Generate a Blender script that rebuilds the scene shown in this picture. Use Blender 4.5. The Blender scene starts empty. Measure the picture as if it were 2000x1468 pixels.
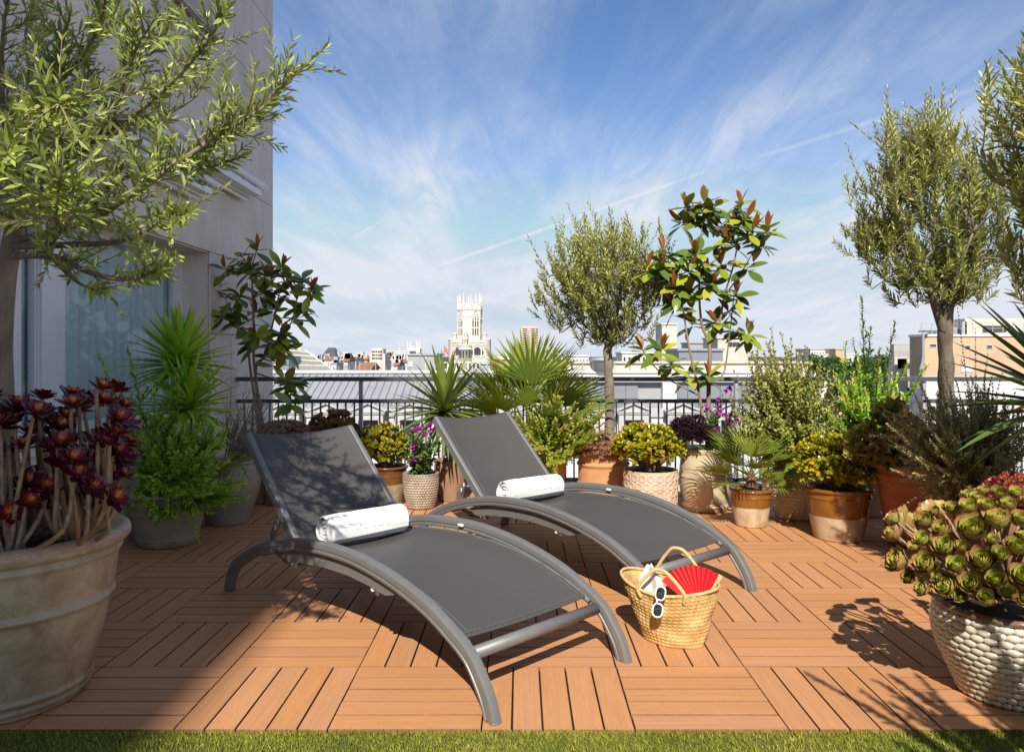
import bpy, math, random
import numpy as np
from mathutils import Vector, Matrix

# ------------------------------------------------------------------ camera, sky, sun, exposure
S = bpy.context.scene
COL = S.collection
F, H, CX, CY = 1500.0, 1.2, 1015.0, 690.0      # focal length and principal point of the photograph (px), eye height (m)
cam = bpy.data.cameras.new("camera"); camo = bpy.data.objects.new("camera", cam); COL.objects.link(camo)
camo.location = (0, 0, H); camo.rotation_euler = (math.pi / 2, 0, 0)
cam.lens = 27.0; cam.sensor_width = 36.0; cam.shift_x = -0.0075; cam.shift_y = -0.022
cam.clip_start = 0.05; cam.clip_end = 8000
S.camera = camo

SUN_AZ, SUN_EL = math.radians(3.7), math.radians(41)
sd = Vector((math.sin(SUN_AZ) * math.cos(SUN_EL), math.cos(SUN_AZ) * math.cos(SUN_EL), -math.sin(SUN_EL)))
sl = bpy.data.lights.new("sun", 'SUN'); so = bpy.data.objects.new("sun", sl); COL.objects.link(so)
sl.energy = 4.2; sl.angle = math.radians(0.53); sl.color = (1.0, 0.93, 0.82)
so.rotation_euler = sd.to_track_quat('-Z', 'Y').to_euler(); so.location = (-2, -20, 20)

vs = S.view_settings
vs.view_transform = 'Standard'; vs.look = 'None'; vs.exposure = 0.64; vs.gamma = 1.0; vs.use_curve_mapping = False
S.render.film_transparent = False
S.cycles.max_bounces = 8; S.cycles.transparent_max_bounces = 12; S.cycles.diffuse_bounces = 4
S.cycles.use_denoising = True; S.cycles.sample_clamp_indirect = 6.0; S.cycles.caustics_reflective = False; S.cycles.caustics_refractive = False

def build_world():
    w = bpy.data.worlds.new("World"); S.world = w; w.use_nodes = True
    n, l = w.node_tree.nodes, w.node_tree.links
    n.clear()
    out = n.new('ShaderNodeOutputWorld'); bg = n.new('ShaderNodeBackground'); l.new(bg.outputs[0], out.inputs[0])
    sky = n.new('ShaderNodeTexSky'); sky.sky_type = 'NISHITA'; sky.sun_disc = False
    sky.sun_elevation = SUN_EL; sky.sun_rotation = math.pi + SUN_AZ; sky.altitude = 600; sky.air_density = 1.0; sky.dust_density = 0.3; sky.ozone_density = 2.5
    bg.inputs[1].default_value = 0.128
    tc = n.new('ShaderNodeTexCoord')
    def vm(op, a, b=None):
        x = n.new('ShaderNodeVectorMath'); x.operation = op
        for i, v in enumerate((a, b)):
            if v is None: continue
            if isinstance(v, tuple): x.inputs[i].default_value = v
            else: l.new(v, x.inputs[i])
        return x
    def mt(op, a, b=None, c=None, clamp=False):
        x = n.new('ShaderNodeMath'); x.operation = op; x.use_clamp = clamp
        for i, v in enumerate((a, b, c)):
            if v is None: continue
            if isinstance(v, (int, float)): x.inputs[i].default_value = v
            else: l.new(v, x.inputs[i])
        return x.outputs[0]
    def ramp(fac, p0, p1):
        x = n.new('ShaderNodeMapRange'); x.interpolation_type = 'SMOOTHSTEP'; l.new(fac, x.inputs[0]); x.inputs[1].default_value = p0; x.inputs[2].default_value = p1
        return x.outputs[0]
    d = vm('NORMALIZE', tc.outputs['Generated']).outputs[0]
    sep = n.new('ShaderNodeSeparateXYZ'); l.new(d, sep.inputs[0])
    zz = mt('ADD', mt('MAXIMUM', sep.outputs[2], 0.0), 0.10)
    cmb = n.new('ShaderNodeCombineXYZ'); l.new(mt('DIVIDE', sep.outputs[0], zz), cmb.inputs[0]); l.new(mt('DIVIDE', sep.outputs[1], zz), cmb.inputs[1])
    def noise(scale, detail, rough, rot, sc, loc=(0, 0, 0), dist=0.0):
        m = n.new('ShaderNodeMapping'); l.new(cmb.outputs[0], m.inputs[0]); m.inputs['Location'].default_value = loc
        m.inputs['Rotation'].default_value = (0, 0, rot); m.inputs['Scale'].default_value = sc
        t = n.new('ShaderNodeTexNoise'); l.new(m.outputs[0], t.inputs[0]); t.inputs['Scale'].default_value = scale; t.inputs['Detail'].default_value = detail
        t.inputs['Roughness'].default_value = rough; t.inputs['Distortion'].default_value = dist
        return t.outputs[0]
    rot = math.radians(-32)
    wisps = noise(1.05, 9, 0.60, rot, (1.35, 0.45, 1), (3.1, 1.7, 0), 0.5)
    fine = noise(3.6, 8, 0.65, rot, (1.7, 0.30, 1), (0.3, 5.2, 0), 0.9)
    veil = noise(0.42, 5, 0.5, rot, (1.0, 0.8, 1), (7.7, 0.6, 0), 0.3)
    c = mt('MULTIPLY', ramp(wisps, 0.31, 0.66), mt('ADD', mt('MULTIPLY', ramp(fine, 0.32, 0.66), 0.65), 0.35))
    c = mt('MULTIPLY', c, mt('ADD', mt('MULTIPLY', ramp(veil, 0.34, 0.58), 0.6), 0.4))
    hz = ramp(sep.outputs[2], 0.42, 0.0)                      # more and longer veils of cloud towards the horizon, seen edge on
    c = mt('MULTIPLY', c, mt('ADD', mt('MULTIPLY', hz, 0.62), 0.50))
    c = mt('ADD', c, mt('ADD', mt('MULTIPLY', mt('MULTIPLY', ramp(sep.outputs[2], 0.36, 0.0), ramp(veil, 0.25, 0.62)), 0.38), mt('MULTIPLY', ramp(sep.outputs[2], 0.12, -0.02), 0.22)))
    def P(px, py): return Vector(((px - CX) / F, 1.0, (CY - py) / F)).normalized()
    def trail(a, b, width, amount, fade=0.02):
        a, b = P(*a), P(*b); nn = a.cross(b).normalized(); mid = (a + b).normalized(); half = math.acos(max(-1, min(1, a.dot(b)))) / 2
        dist = mt('ABSOLUTE', vm('DOT_PRODUCT', d, tuple(nn)).outputs['Value'])
        along = vm('DOT_PRODUCT', d, tuple(mid)).outputs['Value']
        f = mt('MULTIPLY', ramp(dist, width, width * 0.15), ramp(along, math.cos(half + fade), math.cos(max(half - fade, 0.001))))
        f = mt('MULTIPLY', f, mt('ADD', mt('MULTIPLY', ramp(fine, 0.3, 0.7), 0.6), 0.4))
        return mt('MULTIPLY', f, amount)
    for args in (((1885, 180), (1500, 302), .0040, .30), ((1350, 345), (835, 527), .0030, .40, .05), ((1120, 430), (850, 520), .0036, .35), ((745, 432), (692, 462), .0022, .45, .006),
                 ((1060, 500), (660, 565), .010, .35, .05), ((960, 575), (740, 606), .006, .25, .04), ((1690, 492), (1500, 512), .006, .4, .03)):
        c = mt('ADD', c, trail(*args))
    c = mt('MINIMUM', c, 0.9)
    hsv = n.new('ShaderNodeHueSaturation'); hsv.inputs['Saturation'].default_value = 1.15; hsv.inputs['Value'].default_value = .74; hsv.inputs['Hue'].default_value = 0.5; l.new(sky.outputs[0], hsv.inputs['Color'])
    mix = n.new('ShaderNodeMix'); mix.data_type = 'RGBA'; l.new(c, mix.inputs[0]); up = mt('MULTIPLY', mt('MAXIMUM', mt('SUBTRACT', sep.outputs[2], 0.22), 0.0), 40.0)       # limit on sky brightness, low along the horizon and rising above it
    cp = n.new('ShaderNodeCombineXYZ'); [l.new(mt('ADD', up, v), cp.inputs[i]) for i, v in enumerate((2.75, 3.36, 4.0))]
    l.new(vm('MINIMUM', vm('MULTIPLY', hsv.outputs[0], (1.0, .91, .93)).outputs[0], cp.outputs[0]).outputs[0], mix.inputs[6]); mix.inputs[7].default_value = (3.95, 4.12, 4.5, 1)
    l.new(mix.outputs[2], bg.inputs[0])
build_world()

# ------------------------------------------------------------------ helpers
R = random.Random(11)
NR = np.random.default_rng(5)
def at(px, py, Y): return np.array([(px - CX) / F * Y, Y, H - (py - CY) / F * Y])
def gnd(px, py, z=0.0):
    Y = (H - z) * F / (py - CY); return np.array([(px - CX) / F * Y, Y, z])
ORG = {}
def tag(o, label=None, cat=None, group=None, kind=None):
    if label: o['label'] = label
    if cat: o['category'] = cat
    if group: o['group'] = group
    if kind: o['kind'] = kind
    return o
def thing(name, label, cat, loc=(0, 0, 0), group=None, rz=0.0):
    o = bpy.data.objects.new(name, None); COL.objects.link(o); o.empty_display_size = 0.1
    o.location = loc; o.rotation_euler = (0, 0, rz); ORG[o.name] = np.array(loc, float)
    return tag(o, label, cat, group)
def mesh(name, V, Fc, mats=None, smooth=False, midx=None, attrs=None):
    me = bpy.data.meshes.new(name)
    V = np.asarray(V, dtype=np.float32).reshape(-1, 3)
    if isinstance(Fc, np.ndarray):
        k = Fc.shape[1]; nf = len(Fc)
        me.vertices.add(len(V)); me.vertices.foreach_set('co', V.ravel())
        me.loops.add(nf * k); me.loops.foreach_set('vertex_index', Fc.ravel().astype(np.int32))
        me.polygons.add(nf); me.polygons.foreach_set('loop_start', (np.arange(nf) * k).astype(np.int32))
        try: me.polygons.foreach_set('loop_total', np.full(nf, k, np.int32))
        except Exception: pass
        me.update(calc_edges=True); me.validate()
    else:
        me.from_pydata(V.tolist(), [], Fc)
    if mats:
        for m in (mats if isinstance(mats, (list, tuple)) else [mats]): me.materials.append(m)
    if midx is not None: me.polygons.foreach_set('material_index', np.asarray(midx, np.int32))
    if smooth: me.polygons.foreach_set('use_smooth', np.ones(len(me.polygons), bool))
    for an, av in (attrs or {}).items():
        a = me.attributes.new(an, 'FLOAT', 'POINT'); a.data.foreach_set('value', np.asarray(av, np.float32))
    me.update()
    return me
def link(name, me, parent=None, local=False):
    o = bpy.data.objects.new(name, me); COL.objects.link(o)
    if parent is not None:
        o.parent = parent; base = ORG.get(parent.name, np.zeros(3)); ORG[o.name] = base
        if not local and parent.parent is None and parent.type == 'EMPTY': o.location = -base
        if parent.type != 'EMPTY': ORG[o.name] = base
    else: ORG[o.name] = np.zeros(3)
    return o
def mk(name, V, Fc, mats, parent=None, smooth=False, midx=None, attrs=None, local=False, sharp=None):
    "one mesh object; vertices are in world space unless local is set (then in the parent's own space)"
    me = mesh(name, V, Fc, mats, smooth, midx, attrs)
    if sharp: me.set_sharp_from_angle(angle=math.radians(sharp))
    return link(name, me, parent, local)
def inst(name, me, M, parent=None):
    o = bpy.data.objects.new(name, me); COL.objects.link(o)
    if parent is not None:
        o.parent = parent; M = Matrix.Translation(Vector(-ORG.get(parent.name, np.zeros(3)))) @ M if parent.type == 'EMPTY' else M
    o.matrix_local = M
    return o
class MB:
    def __init__(s): s.V = []; s.F = []; s.n = 0; s.A = []; s.mi = []
    def add(s, V, Fc, a=0.5, mi=0):
        V = np.asarray(V, float).reshape(-1, 3); s.V.append(V)
        for f in Fc: s.F.append(tuple(int(i) + s.n for i in f)); s.mi.append(mi)
        s.A.append(np.broadcast_to(np.asarray(a, float), (len(V),))); s.n += len(V); return s
    def box(s, c, d, rz=0.0, a=0.5, mi=0, rx=0.0):
        x, y, z = (k / 2 for k in d)
        V = np.array([[i * x, j * y, k * z] for i in (-1, 1) for j in (-1, 1) for k in (-1, 1)])
        if rx: cr, sr = math.cos(rx), math.sin(rx); V = V @ np.array([[1, 0, 0], [0, cr, sr], [0, -sr, cr]])
        if rz: cr, sr = math.cos(rz), math.sin(rz); V = V @ np.array([[cr, sr, 0], [-sr, cr, 0], [0, 0, 1]])
        return s.add(V + np.asarray(c), BOXF, a, mi)
    def box2(s, p, q, a=0.5, mi=0):
        p, q = np.asarray(p, float), np.asarray(q, float); return s.box((p + q) / 2, np.abs(q - p), 0, a, mi)
    def build(s, name, mats, parent=None, smooth=False, local=False):
        return mk(name, np.concatenate(s.V), s.F, mats, parent, smooth, s.mi, {'rnd': np.concatenate(s.A)}, local)
    def mesh(s, name, mats, smooth=False):
        return mesh(name, np.concatenate(s.V), s.F, mats, smooth, s.mi, {'rnd': np.concatenate(s.A)})
BOXF = [(0, 1, 3, 2), (4, 6, 7, 5), (0, 4, 5, 1), (2, 3, 7, 6), (0, 2, 6, 4), (1, 5, 7, 3)]
def bbox(c, d, bev=0.004):
    "a bevelled box (24 vertices)"
    x, y, z = (k / 2 for k in d); b = min(bev, x * .9, y * .9, z * .9); V = []; idx = {}
    for i in (-1, 1):
        for j in (-1, 1):
            for k in (-1, 1):
                for ax in range(3):
                    v = [i * (x - b), j * (y - b), k * (z - b)]; v[ax] += (i, j, k)[ax] * b; idx[(i, j, k, ax)] = len(V); V.append(v)
    Fs = []
    def q(*ks): Fs.append(tuple(idx[k] for k in ks))
    for sg in (-1, 1):
        o = (-1, 1) if sg > 0 else (1, -1)
        q((sg, -1, -1, 0), (sg, o[1], -o[1] if False else -1, 0) if False else (sg, 1, -1, 0), (sg, 1, 1, 0), (sg, -1, 1, 0))
        q((-1, sg, -1, 1), (1, sg, -1, 1), (1, sg, 1, 1), (-1, sg, 1, 1))
        q((-1, -1, sg, 2), (1, -1, sg, 2), (1, 1, sg, 2), (-1, 1, sg, 2))
    for i in (-1, 1):
        for j in (-1, 1):
            q((i, j, -1, 0), (i, j, 1, 0), (i, j, 1, 1), (i, j, -1, 1))
            q((i, -1, j, 0), (i, 1, j, 0), (i, 1, j, 2), (i, -1, j, 2))
            q((-1, i, j, 1), (1, i, j, 1), (1, i, j, 2), (-1, i, j, 2))
            for k in (-1, 1): q((i, j, k, 0), (i, j, k, 1), (i, j, k, 2))
    return np.array(V) + np.asarray(c), Fs
def unit(v): v = np.asarray(v, float); return v / (np.linalg.norm(v) + 1e-12)
def smooth_path(P, n=6):
    P = [np.asarray(p, float) for p in P]
    if len(P) < 3: return [P[0] + (P[-1] - P[0]) * i / n for i in range(n + 1)]
    out = []; Q = [2 * P[0] - P[1]] + P + [2 * P[-1] - P[-2]]
    for i in range(1, len(Q) - 2):
        a, b, c, d = Q[i - 1], Q[i], Q[i + 1], Q[i + 2]
        for k in range(n):
            t = k / n; out.append(.5 * ((2 * b) + (c - a) * t + (2 * a - 5 * b + 4 * c - d) * t * t + (3 * b - a - 3 * c + d) * t ** 3))
    out.append(P[-1]); return out
def tube(P, r, seg=7, cap=True):
    P = np.array([np.asarray(p, float) for p in P]); n = len(P)
    r = np.broadcast_to(np.asarray(r, float), (n,)) if np.ndim(r) == 0 or len(r) == n else np.interp(np.linspace(0, 1, n), np.linspace(0, 1, len(r)), r)
    T = np.gradient(P, axis=0); T /= np.linalg.norm(T, axis=1)[:, None] + 1e-12
    u = np.cross(T[0], (0, 0, 1.0)); u = u if np.linalg.norm(u) > .05 else np.cross(T[0], (0, 1.0, 0)); u = unit(u)
    V = []; Fs = []
    for i in range(n):
        u = unit(u - T[i] * np.dot(u, T[i])); w = np.cross(T[i], u)
        for k in range(seg):
            a = 2 * math.pi * k / seg; V.append(P[i] + (u * math.cos(a) + w * math.sin(a)) * r[i])
    for i in range(n - 1):
        for k in range(seg):
            k2 = (k + 1) % seg; Fs.append((i * seg + k, i * seg + k2, (i + 1) * seg + k2, (i + 1) * seg + k))
    if cap: Fs.append(tuple(range(seg))[::-1]); Fs.append(tuple((n - 1) * seg + k for k in range(seg)))
    return np.array(V), Fs
def lathe(prof, seg=48, c=(0, 0, 0), fn=None):
    "prof: (radius, z); fn(theta, z, r) -> extra radius"
    prof = np.array(prof, float); th = np.arange(seg) * 2 * math.pi / seg; m = len(prof)
    rr = np.repeat(prof[:, 0][:, None], seg, 1); z = np.repeat(prof[:, 1][:, None], seg, 1); t = np.repeat(th[None], m, 0)
    if fn is not None: rr = rr + fn(t, z, rr)
    V = np.stack([rr * np.cos(t), rr * np.sin(t), z], -1).reshape(-1, 3) + np.asarray(c)
    i = np.arange(m - 1)[:, None] * seg; k = np.arange(seg)[None]; k2 = (k + 1) % seg
    Fs = np.stack([i + k, i + k2, i + seg + k2, i + seg + k], -1).reshape(-1, 4)
    return V, Fs
def prism(poly, h0, h1, axis=2):
    n = len(poly); V = []
    for h in (h0, h1):
        for p in poly:
            v = [p[0], p[1]]; v.insert(axis, h); V.append(v)
    Fs = [tuple(range(n))[::-1], tuple(range(n, 2 * n))] + [(i, (i + 1) % n, n + (i + 1) % n, n + i) for i in range(n)]
    return np.array(V, float), Fs
# ---- leaves
def leaf_base(n=3, w=.25, fold=.12, curl=.08, mid=True, peak=.45, tip=0.0, base=0.06):
    "unit leaf along +X, width along Y, face up +Z"
    V = []; Fs = []; k = 3 if mid else 2
    for i in range(n + 1):
        t = i / n; wd = w / 2 * (math.sin(math.pi * t ** (math.log(.5) / math.log(peak))) ** .8 if 0 < t < 1 else 0) + (base * w if i == 0 else 0) + (tip * w / 2 if i == n else 0)
        z = -curl * t * t
        V += [(t, -wd, z + fold * wd), (t, 0, z), (t, wd, z + fold * wd)] if mid else [(t, -wd, z), (t, wd, z)]
    for i in range(n):
        for j in range(k - 1): Fs.append((i * k + j, (i + 1) * k + j, (i + 1) * k + j + 1, i * k + j + 1))
    return np.array(V, float), np.array(Fs)
def frames(D, U):
    D = D / (np.linalg.norm(D, axis=1)[:, None] + 1e-9); Sd = np.cross(U, D); Sd /= np.linalg.norm(Sd, axis=1)[:, None] + 1e-9; N = np.cross(D, Sd)
    return D, Sd, N
def scatter(base, pos, D, U, size, wsc=None):
    Vb, Fb = base; pos = np.asarray(pos, float); D, Sd, N = frames(np.asarray(D, float), np.asarray(U, float)); size = np.asarray(size, float)
    ws = size if wsc is None else size * wsc
    V = pos[:, None] + Vb[None, :, 0:1] * (D * size[:, None])[:, None] + Vb[None, :, 1:2] * (Sd * ws[:, None])[:, None] + Vb[None, :, 2:3] * (N * size[:, None])[:, None]
    m = len(Vb); Fs = Fb[None] + (np.arange(len(pos)) * m)[:, None, None]
    return V.reshape(-1, 3), Fs.reshape(-1, Fb.shape[1])
def rep(vals, m): return np.repeat(np.asarray(vals, float), m)
class Leaves:
    def __init__(s): s.p = []; s.d = []; s.u = []; s.s = []; s.c = []
    def add(s, p, d, u, size, c): s.p.append(p); s.d.append(d); s.u.append(u); s.s.append(size); s.c.append(c)
    def build(s, name, base, mat, parent, smooth=True, stuff=True):
        V, Fs = scatter(base, s.p, s.d, s.u, s.s)
        o = mk(name, V, Fs, mat, parent, smooth, None, {'rnd': rep(s.c, len(base[0]))})
        if stuff: o['kind'] = 'stuff'
        return o
def perp(d):
    u = np.cross(d, (0, 0, 1.0)); u = u if np.linalg.norm(u) > .1 else np.cross(d, (1.0, 0, 0)); u = unit(u); return u, np.cross(d, u)
def shoot(L, P, n, size, ang=.8, c=(.2, .8), start=.1, taper=.35, rnd=None, whorl=2, droop=0.0, tipc=0.0):
    "leaves along a stem path: whorls with phyllotaxis"
    r = rnd or R; P = np.array(P); m = len(P); ph = r.random() * 6.28; k = 0
    for i in range(n):
        t = start + (1 - start) * (i + .5) / n; f = t * (m - 1); j = min(int(f), m - 2); p = P[j] + (P[j + 1] - P[j]) * (f - j); d = unit(P[j + 1] - P[j]); u, w = perp(d)
        for q in range(whorl):
            a = ph + q * 2 * math.pi / whorl + r.uniform(-.3, .3); o = u * math.cos(a) + w * math.sin(a); an = ang * (1 - .45 * t) * r.uniform(.75, 1.25)
            dd = unit(d * math.cos(an) + o * math.sin(an) + np.array([0, 0, -droop]) * r.random()); nn = unit(d * math.sin(an) - o * math.cos(an) + 0.25 * np.array([r.uniform(-1, 1) for _ in range(3)]))
            L.add(p, dd, nn, size * r.uniform(.7, 1.15) * (1 - taper * t ** 3), min(1, max(0, c[0] + (c[1] - c[0]) * r.random() + tipc * t ** 3)))
        ph += math.pi / 2 if whorl == 2 else 2.4
# ------------------------------------------------------------------ materials
def nm(name):
    m = bpy.data.materials.new(name); m.use_nodes = True; t = m.node_tree; b = t.nodes['Principled BSDF']; return m, t.nodes, t.links, b
def rgba(c): return (c[0], c[1], c[2], 1)
def mixc(n, l, fac, a, b, blend='MIX'):
    x = n.new('ShaderNodeMix'); x.data_type = 'RGBA'; x.blend_type = blend
    for i, v in ((0, fac), (6, a), (7, b)):
        if isinstance(v, (int, float)): x.inputs[i].default_value = v
        elif isinstance(v, tuple): x.inputs[i].default_value = rgba(v)
        else: l.new(v, x.inputs[i])
    return x.outputs[2]
def noise(n, l, vec, scale, detail=4, rough=.55, dist=0.0):
    t = n.new('ShaderNodeTexNoise'); l.new(vec, t.inputs[0]); t.inputs['Scale'].default_value = scale; t.inputs['Detail'].default_value = detail; t.inputs['Roughness'].default_value = rough; t.inputs['Distortion'].default_value = dist
    return t.outputs[0]
def mrange(n, l, f, a, b, c=0.0, d=1.0):
    x = n.new('ShaderNodeMapRange'); l.new(f, x.inputs[0]); x.inputs[1].default_value = a; x.inputs[2].default_value = b; x.inputs[3].default_value = c; x.inputs[4].default_value = d; return x.outputs[0]
def math_(n, l, op, a, b=None):
    x = n.new('ShaderNodeMath'); x.operation = op
    for i, v in enumerate((a, b)):
        if v is None: continue
        if isinstance(v, (int, float)): x.inputs[i].default_value = v
        else: l.new(v, x.inputs[i])
    return x.outputs[0]
def coord(n, l, kind='Object', scale=(1, 1, 1), rot=(0, 0, 0)):
    t = n.new('ShaderNodeTexCoord'); m = n.new('ShaderNodeMapping'); l.new(t.outputs[kind], m.inputs[0]); m.inputs['Scale'].default_value = scale; m.inputs['Rotation'].default_value = rot; return m.outputs[0]
def bump(n, l, b, h, strength, dist=0.01):
    x = n.new('ShaderNodeBump'); x.inputs['Strength'].default_value = strength; x.inputs['Distance'].default_value = dist; l.new(h, x.inputs['Height']); l.new(x.outputs[0], b.inputs['Normal'])
def simple(name, col, rough=.6, metal=0.0, var=.15, scale=6.0, bmp=0.0, bscale=60.0, spec=.5, stretch=(1, 1, 1), coat=0.0, objvar=0.0, dirt=None, dscale=2.5, bdist=.004):
    m, n, l, b = nm(name); v = coord(n, l, 'Object', stretch); f = noise(n, l, v, scale, 6, .6)
    c = mixc(n, l, mrange(n, l, f, .3, .7), tuple(k * (1 - var) for k in col), tuple(min(1, k * (1 + var)) for k in col))
    if dirt: c = mixc(n, l, mrange(n, l, noise(n, l, v, dscale, 8, .7, .6), .47, .68), c, dirt)
    if objvar:
        oi = n.new('ShaderNodeObjectInfo'); h = n.new('ShaderNodeHueSaturation'); l.new(c, h.inputs['Color']); l.new(mrange(n, l, oi.outputs['Random'], 0, 1, 1 - objvar, 1 + objvar), h.inputs['Value']); c = h.outputs[0]
    l.new(c, b.inputs['Base Color']); b.inputs['Roughness'].default_value = rough; b.inputs['Metallic'].default_value = metal
    b.inputs['Specular IOR Level'].default_value = spec; b.inputs['Coat Weight'].default_value = coat
    if coat: b.inputs['Coat Roughness'].default_value = .12
    if bmp: bump(n, l, b, noise(n, l, v, bscale, 5, .6), bmp, bdist)
    return m
def leafm(name, cols, rough=.45, trans=.35, under=None, src='rnd', spec=.4, boost=1.5, noisev=.25):
    "leaf: colour from the per-leaf value, own colour below the blade, light passing through"
    m, n, l, b = nm(name); out = n['Material Output']; cols = [tuple(min(.8, k * boost) for k in c) for c in cols]; under = tuple(k * (1 + (boost - 1) * .5) for k in under) if under else None
    if src == 'obj': f = n.new('ShaderNodeObjectInfo').outputs['Random']
    else: a = n.new('ShaderNodeAttribute'); a.attribute_name = 'rnd'; f = a.outputs['Fac']
    r = n.new('ShaderNodeValToRGB'); e = r.color_ramp.elements; l.new(f, r.inputs[0])
    while len(e) < len(cols): e.new(.5)
    for i, c in enumerate(cols): e[i].position = i / (len(cols) - 1); e[i].color = rgba(c)
    c = r.outputs[0]
    if noisev: c = mixc(n, l, mrange(n, l, noise(n, l, coord(n, l), 30 if src == 'rnd' else 6, 3), .3, .7, 0, noisev), c, tuple(.45 * k for k in cols[len(cols) // 2]))
    top = c
    if under is not None: g = n.new('ShaderNodeNewGeometry'); c = mixc(n, l, g.outputs['Backfacing'], c, under)
    l.new(c, b.inputs['Base Color']); b.inputs['Roughness'].default_value = rough; b.inputs['Specular IOR Level'].default_value = spec
    if trans:
        t = n.new('ShaderNodeBsdfTranslucent'); h = n.new('ShaderNodeHueSaturation'); h.inputs['Value'].default_value = 1.3; h.inputs['Saturation'].default_value = 1.1; l.new(top, h.inputs['Color']); l.new(h.outputs[0], t.inputs[0])
        x = n.new('ShaderNodeMixShader'); x.inputs[0].default_value = trans; l.new(b.outputs[0], x.inputs[1]); l.new(t.outputs[0], x.inputs[2]); l.new(x.outputs[0], out.inputs[0])
    return m
def rosettem(name, cols, edge, rough=.35, edge0=.55, objvar=.12):
    "succulent rosette: 'rnd' runs heart to rim, 'tip' base to margin of each leaf"
    m, n, l, b = nm(name)
    a = n.new('ShaderNodeAttribute'); a.attribute_name = 'rnd'; t = n.new('ShaderNodeAttribute'); t.attribute_name = 'tip'
    r = n.new('ShaderNodeValToRGB'); e = r.color_ramp.elements; l.new(a.outputs['Fac'], r.inputs[0])
    while len(e) < len(cols): e.new(.5)
    for i, c in enumerate(cols): e[i].position = i / (len(cols) - 1); e[i].color = rgba(c)
    k = math_(n, l, 'MULTIPLY', mrange(n, l, t.outputs['Fac'], edge0, 1.0), mrange(n, l, a.outputs['Fac'], .1, .6, .15, 1))
    c = mixc(n, l, k, r.outputs[0], edge)
    oi = n.new('ShaderNodeObjectInfo'); h = n.new('ShaderNodeHueSaturation'); l.new(c, h.inputs['Color']); l.new(mrange(n, l, oi.outputs['Random'], 0, 1, 1 - objvar * 2, 1 + objvar), h.inputs['Value']); l.new(mrange(n, l, oi.outputs['Random'], 0, 1, .485, .51), h.inputs['Hue'])
    l.new(h.outputs[0], b.inputs['Base Color']); b.inputs['Roughness'].default_value = rough; b.inputs['Subsurface Weight'].default_value = 0.0
    return m
def glazed(name, top, low, zsplit, rough=.15, lowrough=.75, wob=.012, streak=None):
    "pot dipped in glaze above zsplit (object z), raw clay below"
    m, n, l, b = nm(name); v = coord(n, l); t = n.new('ShaderNodeTexCoord'); s = n.new('ShaderNodeSeparateXYZ'); l.new(t.outputs['Object'], s.inputs[0])
    z = math_(n, l, 'ADD', s.outputs[2], math_(n, l, 'MULTIPLY', math_(n, l, 'SUBTRACT', noise(n, l, v, 9, 2), .5), wob * 2))
    f = mrange(n, l, z, zsplit - .004, zsplit + .004)
    ct = mixc(n, l, mrange(n, l, noise(n, l, v, 14, 6, .7), .3, .7), tuple(k * .75 for k in top), tuple(k * 1.35 for k in top))
    ct = mixc(n, l, mrange(n, l, noise(n, l, v, 160, 2), .66, .74), ct, tuple(min(1, k * 2.2) for k in top))
    cl = mixc(n, l, mrange(n, l, noise(n, l, v, 7, 7, .7, .5), .42, .66), low, tuple(k * .62 for k in (low[0], low[1] * .85, low[2] * .7)))
    l.new(mixc(n, l, f, cl, ct), b.inputs['Base Color']); l.new(mrange(n, l, f, 0, 1, lowrough, rough), b.inputs['Roughness'])
    bump(n, l, b, noise(n, l, v, 45, 4), .15, .004)
    return m
M = {}
# deck slats: wood-plastic composite with long grain, each board a little different
def deckm():
    m, n, l, b = nm('composite_board'); oi = n.new('ShaderNodeObjectInfo'); t = n.new('ShaderNodeTexCoord'); cb = n.new('ShaderNodeVectorMath'); cb.operation = 'ADD'; l.new(t.outputs['Object'], cb.inputs[0])
    sc = n.new('ShaderNodeVectorMath'); sc.operation = 'SCALE'; l.new(oi.outputs['Location'], sc.inputs[0]); sc.inputs['Scale'].default_value = 7.3; l.new(sc.outputs[0], cb.inputs[1])
    mp = n.new('ShaderNodeMapping'); l.new(cb.outputs[0], mp.inputs[0]); mp.inputs['Scale'].default_value = (2.2, 45, 12)
    g = noise(n, l, mp.outputs[0], 1.6, 6, .65, .4)
    m2 = n.new('ShaderNodeMapping'); l.new(cb.outputs[0], m2.inputs[0]); m2.inputs['Scale'].default_value = (1.5, 6, 4); g2 = noise(n, l, m2.outputs[0], 2.2, 5, .6, .3)
    c = mixc(n, l, mrange(n, l, g, .28, .72), (.48, .225, .095), (.60, .295, .132)); c = mixc(n, l, mrange(n, l, g2, .42, .75, 0, .55), c, (.46, .225, .108))
    h = n.new('ShaderNodeHueSaturation'); l.new(c, h.inputs['Color']); rn = oi.outputs['Random']; l.new(mrange(n, l, rn, 0, 1, .95, 1.05), h.inputs['Value']); rr = math_(n, l, 'FRACT', math_(n, l, 'MULTIPLY', rn, 7.77)); l.new(mrange(n, l, rr, 0, 1, .499, .501), h.inputs['Hue']); l.new(mrange(n, l, rr, 0, 1, .96, 1.03), h.inputs['Saturation'])
    l.new(h.outputs[0], b.inputs['Base Color']); b.inputs['Roughness'].default_value = .62; b.inputs['Specular IOR Level'].default_value = .35
    l.new(mrange(n, l, g2, .3, .7, .5, .72), b.inputs['Roughness']); bump(n, l, b, g, .25, .0015)
    return m
M['board'] = deckm()
M['board_edge'] = simple('dark_board_edge', (.25, .112, .052), .85, 0, .3, 40)  # sides and bevels darker than board tops, so gaps read dark
M['grid'] = simple('black_plastic', (.025, .023, .022), .6)
M['slab'] = simple('terrace_screed', (.16, .15, .14), .9)
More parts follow.
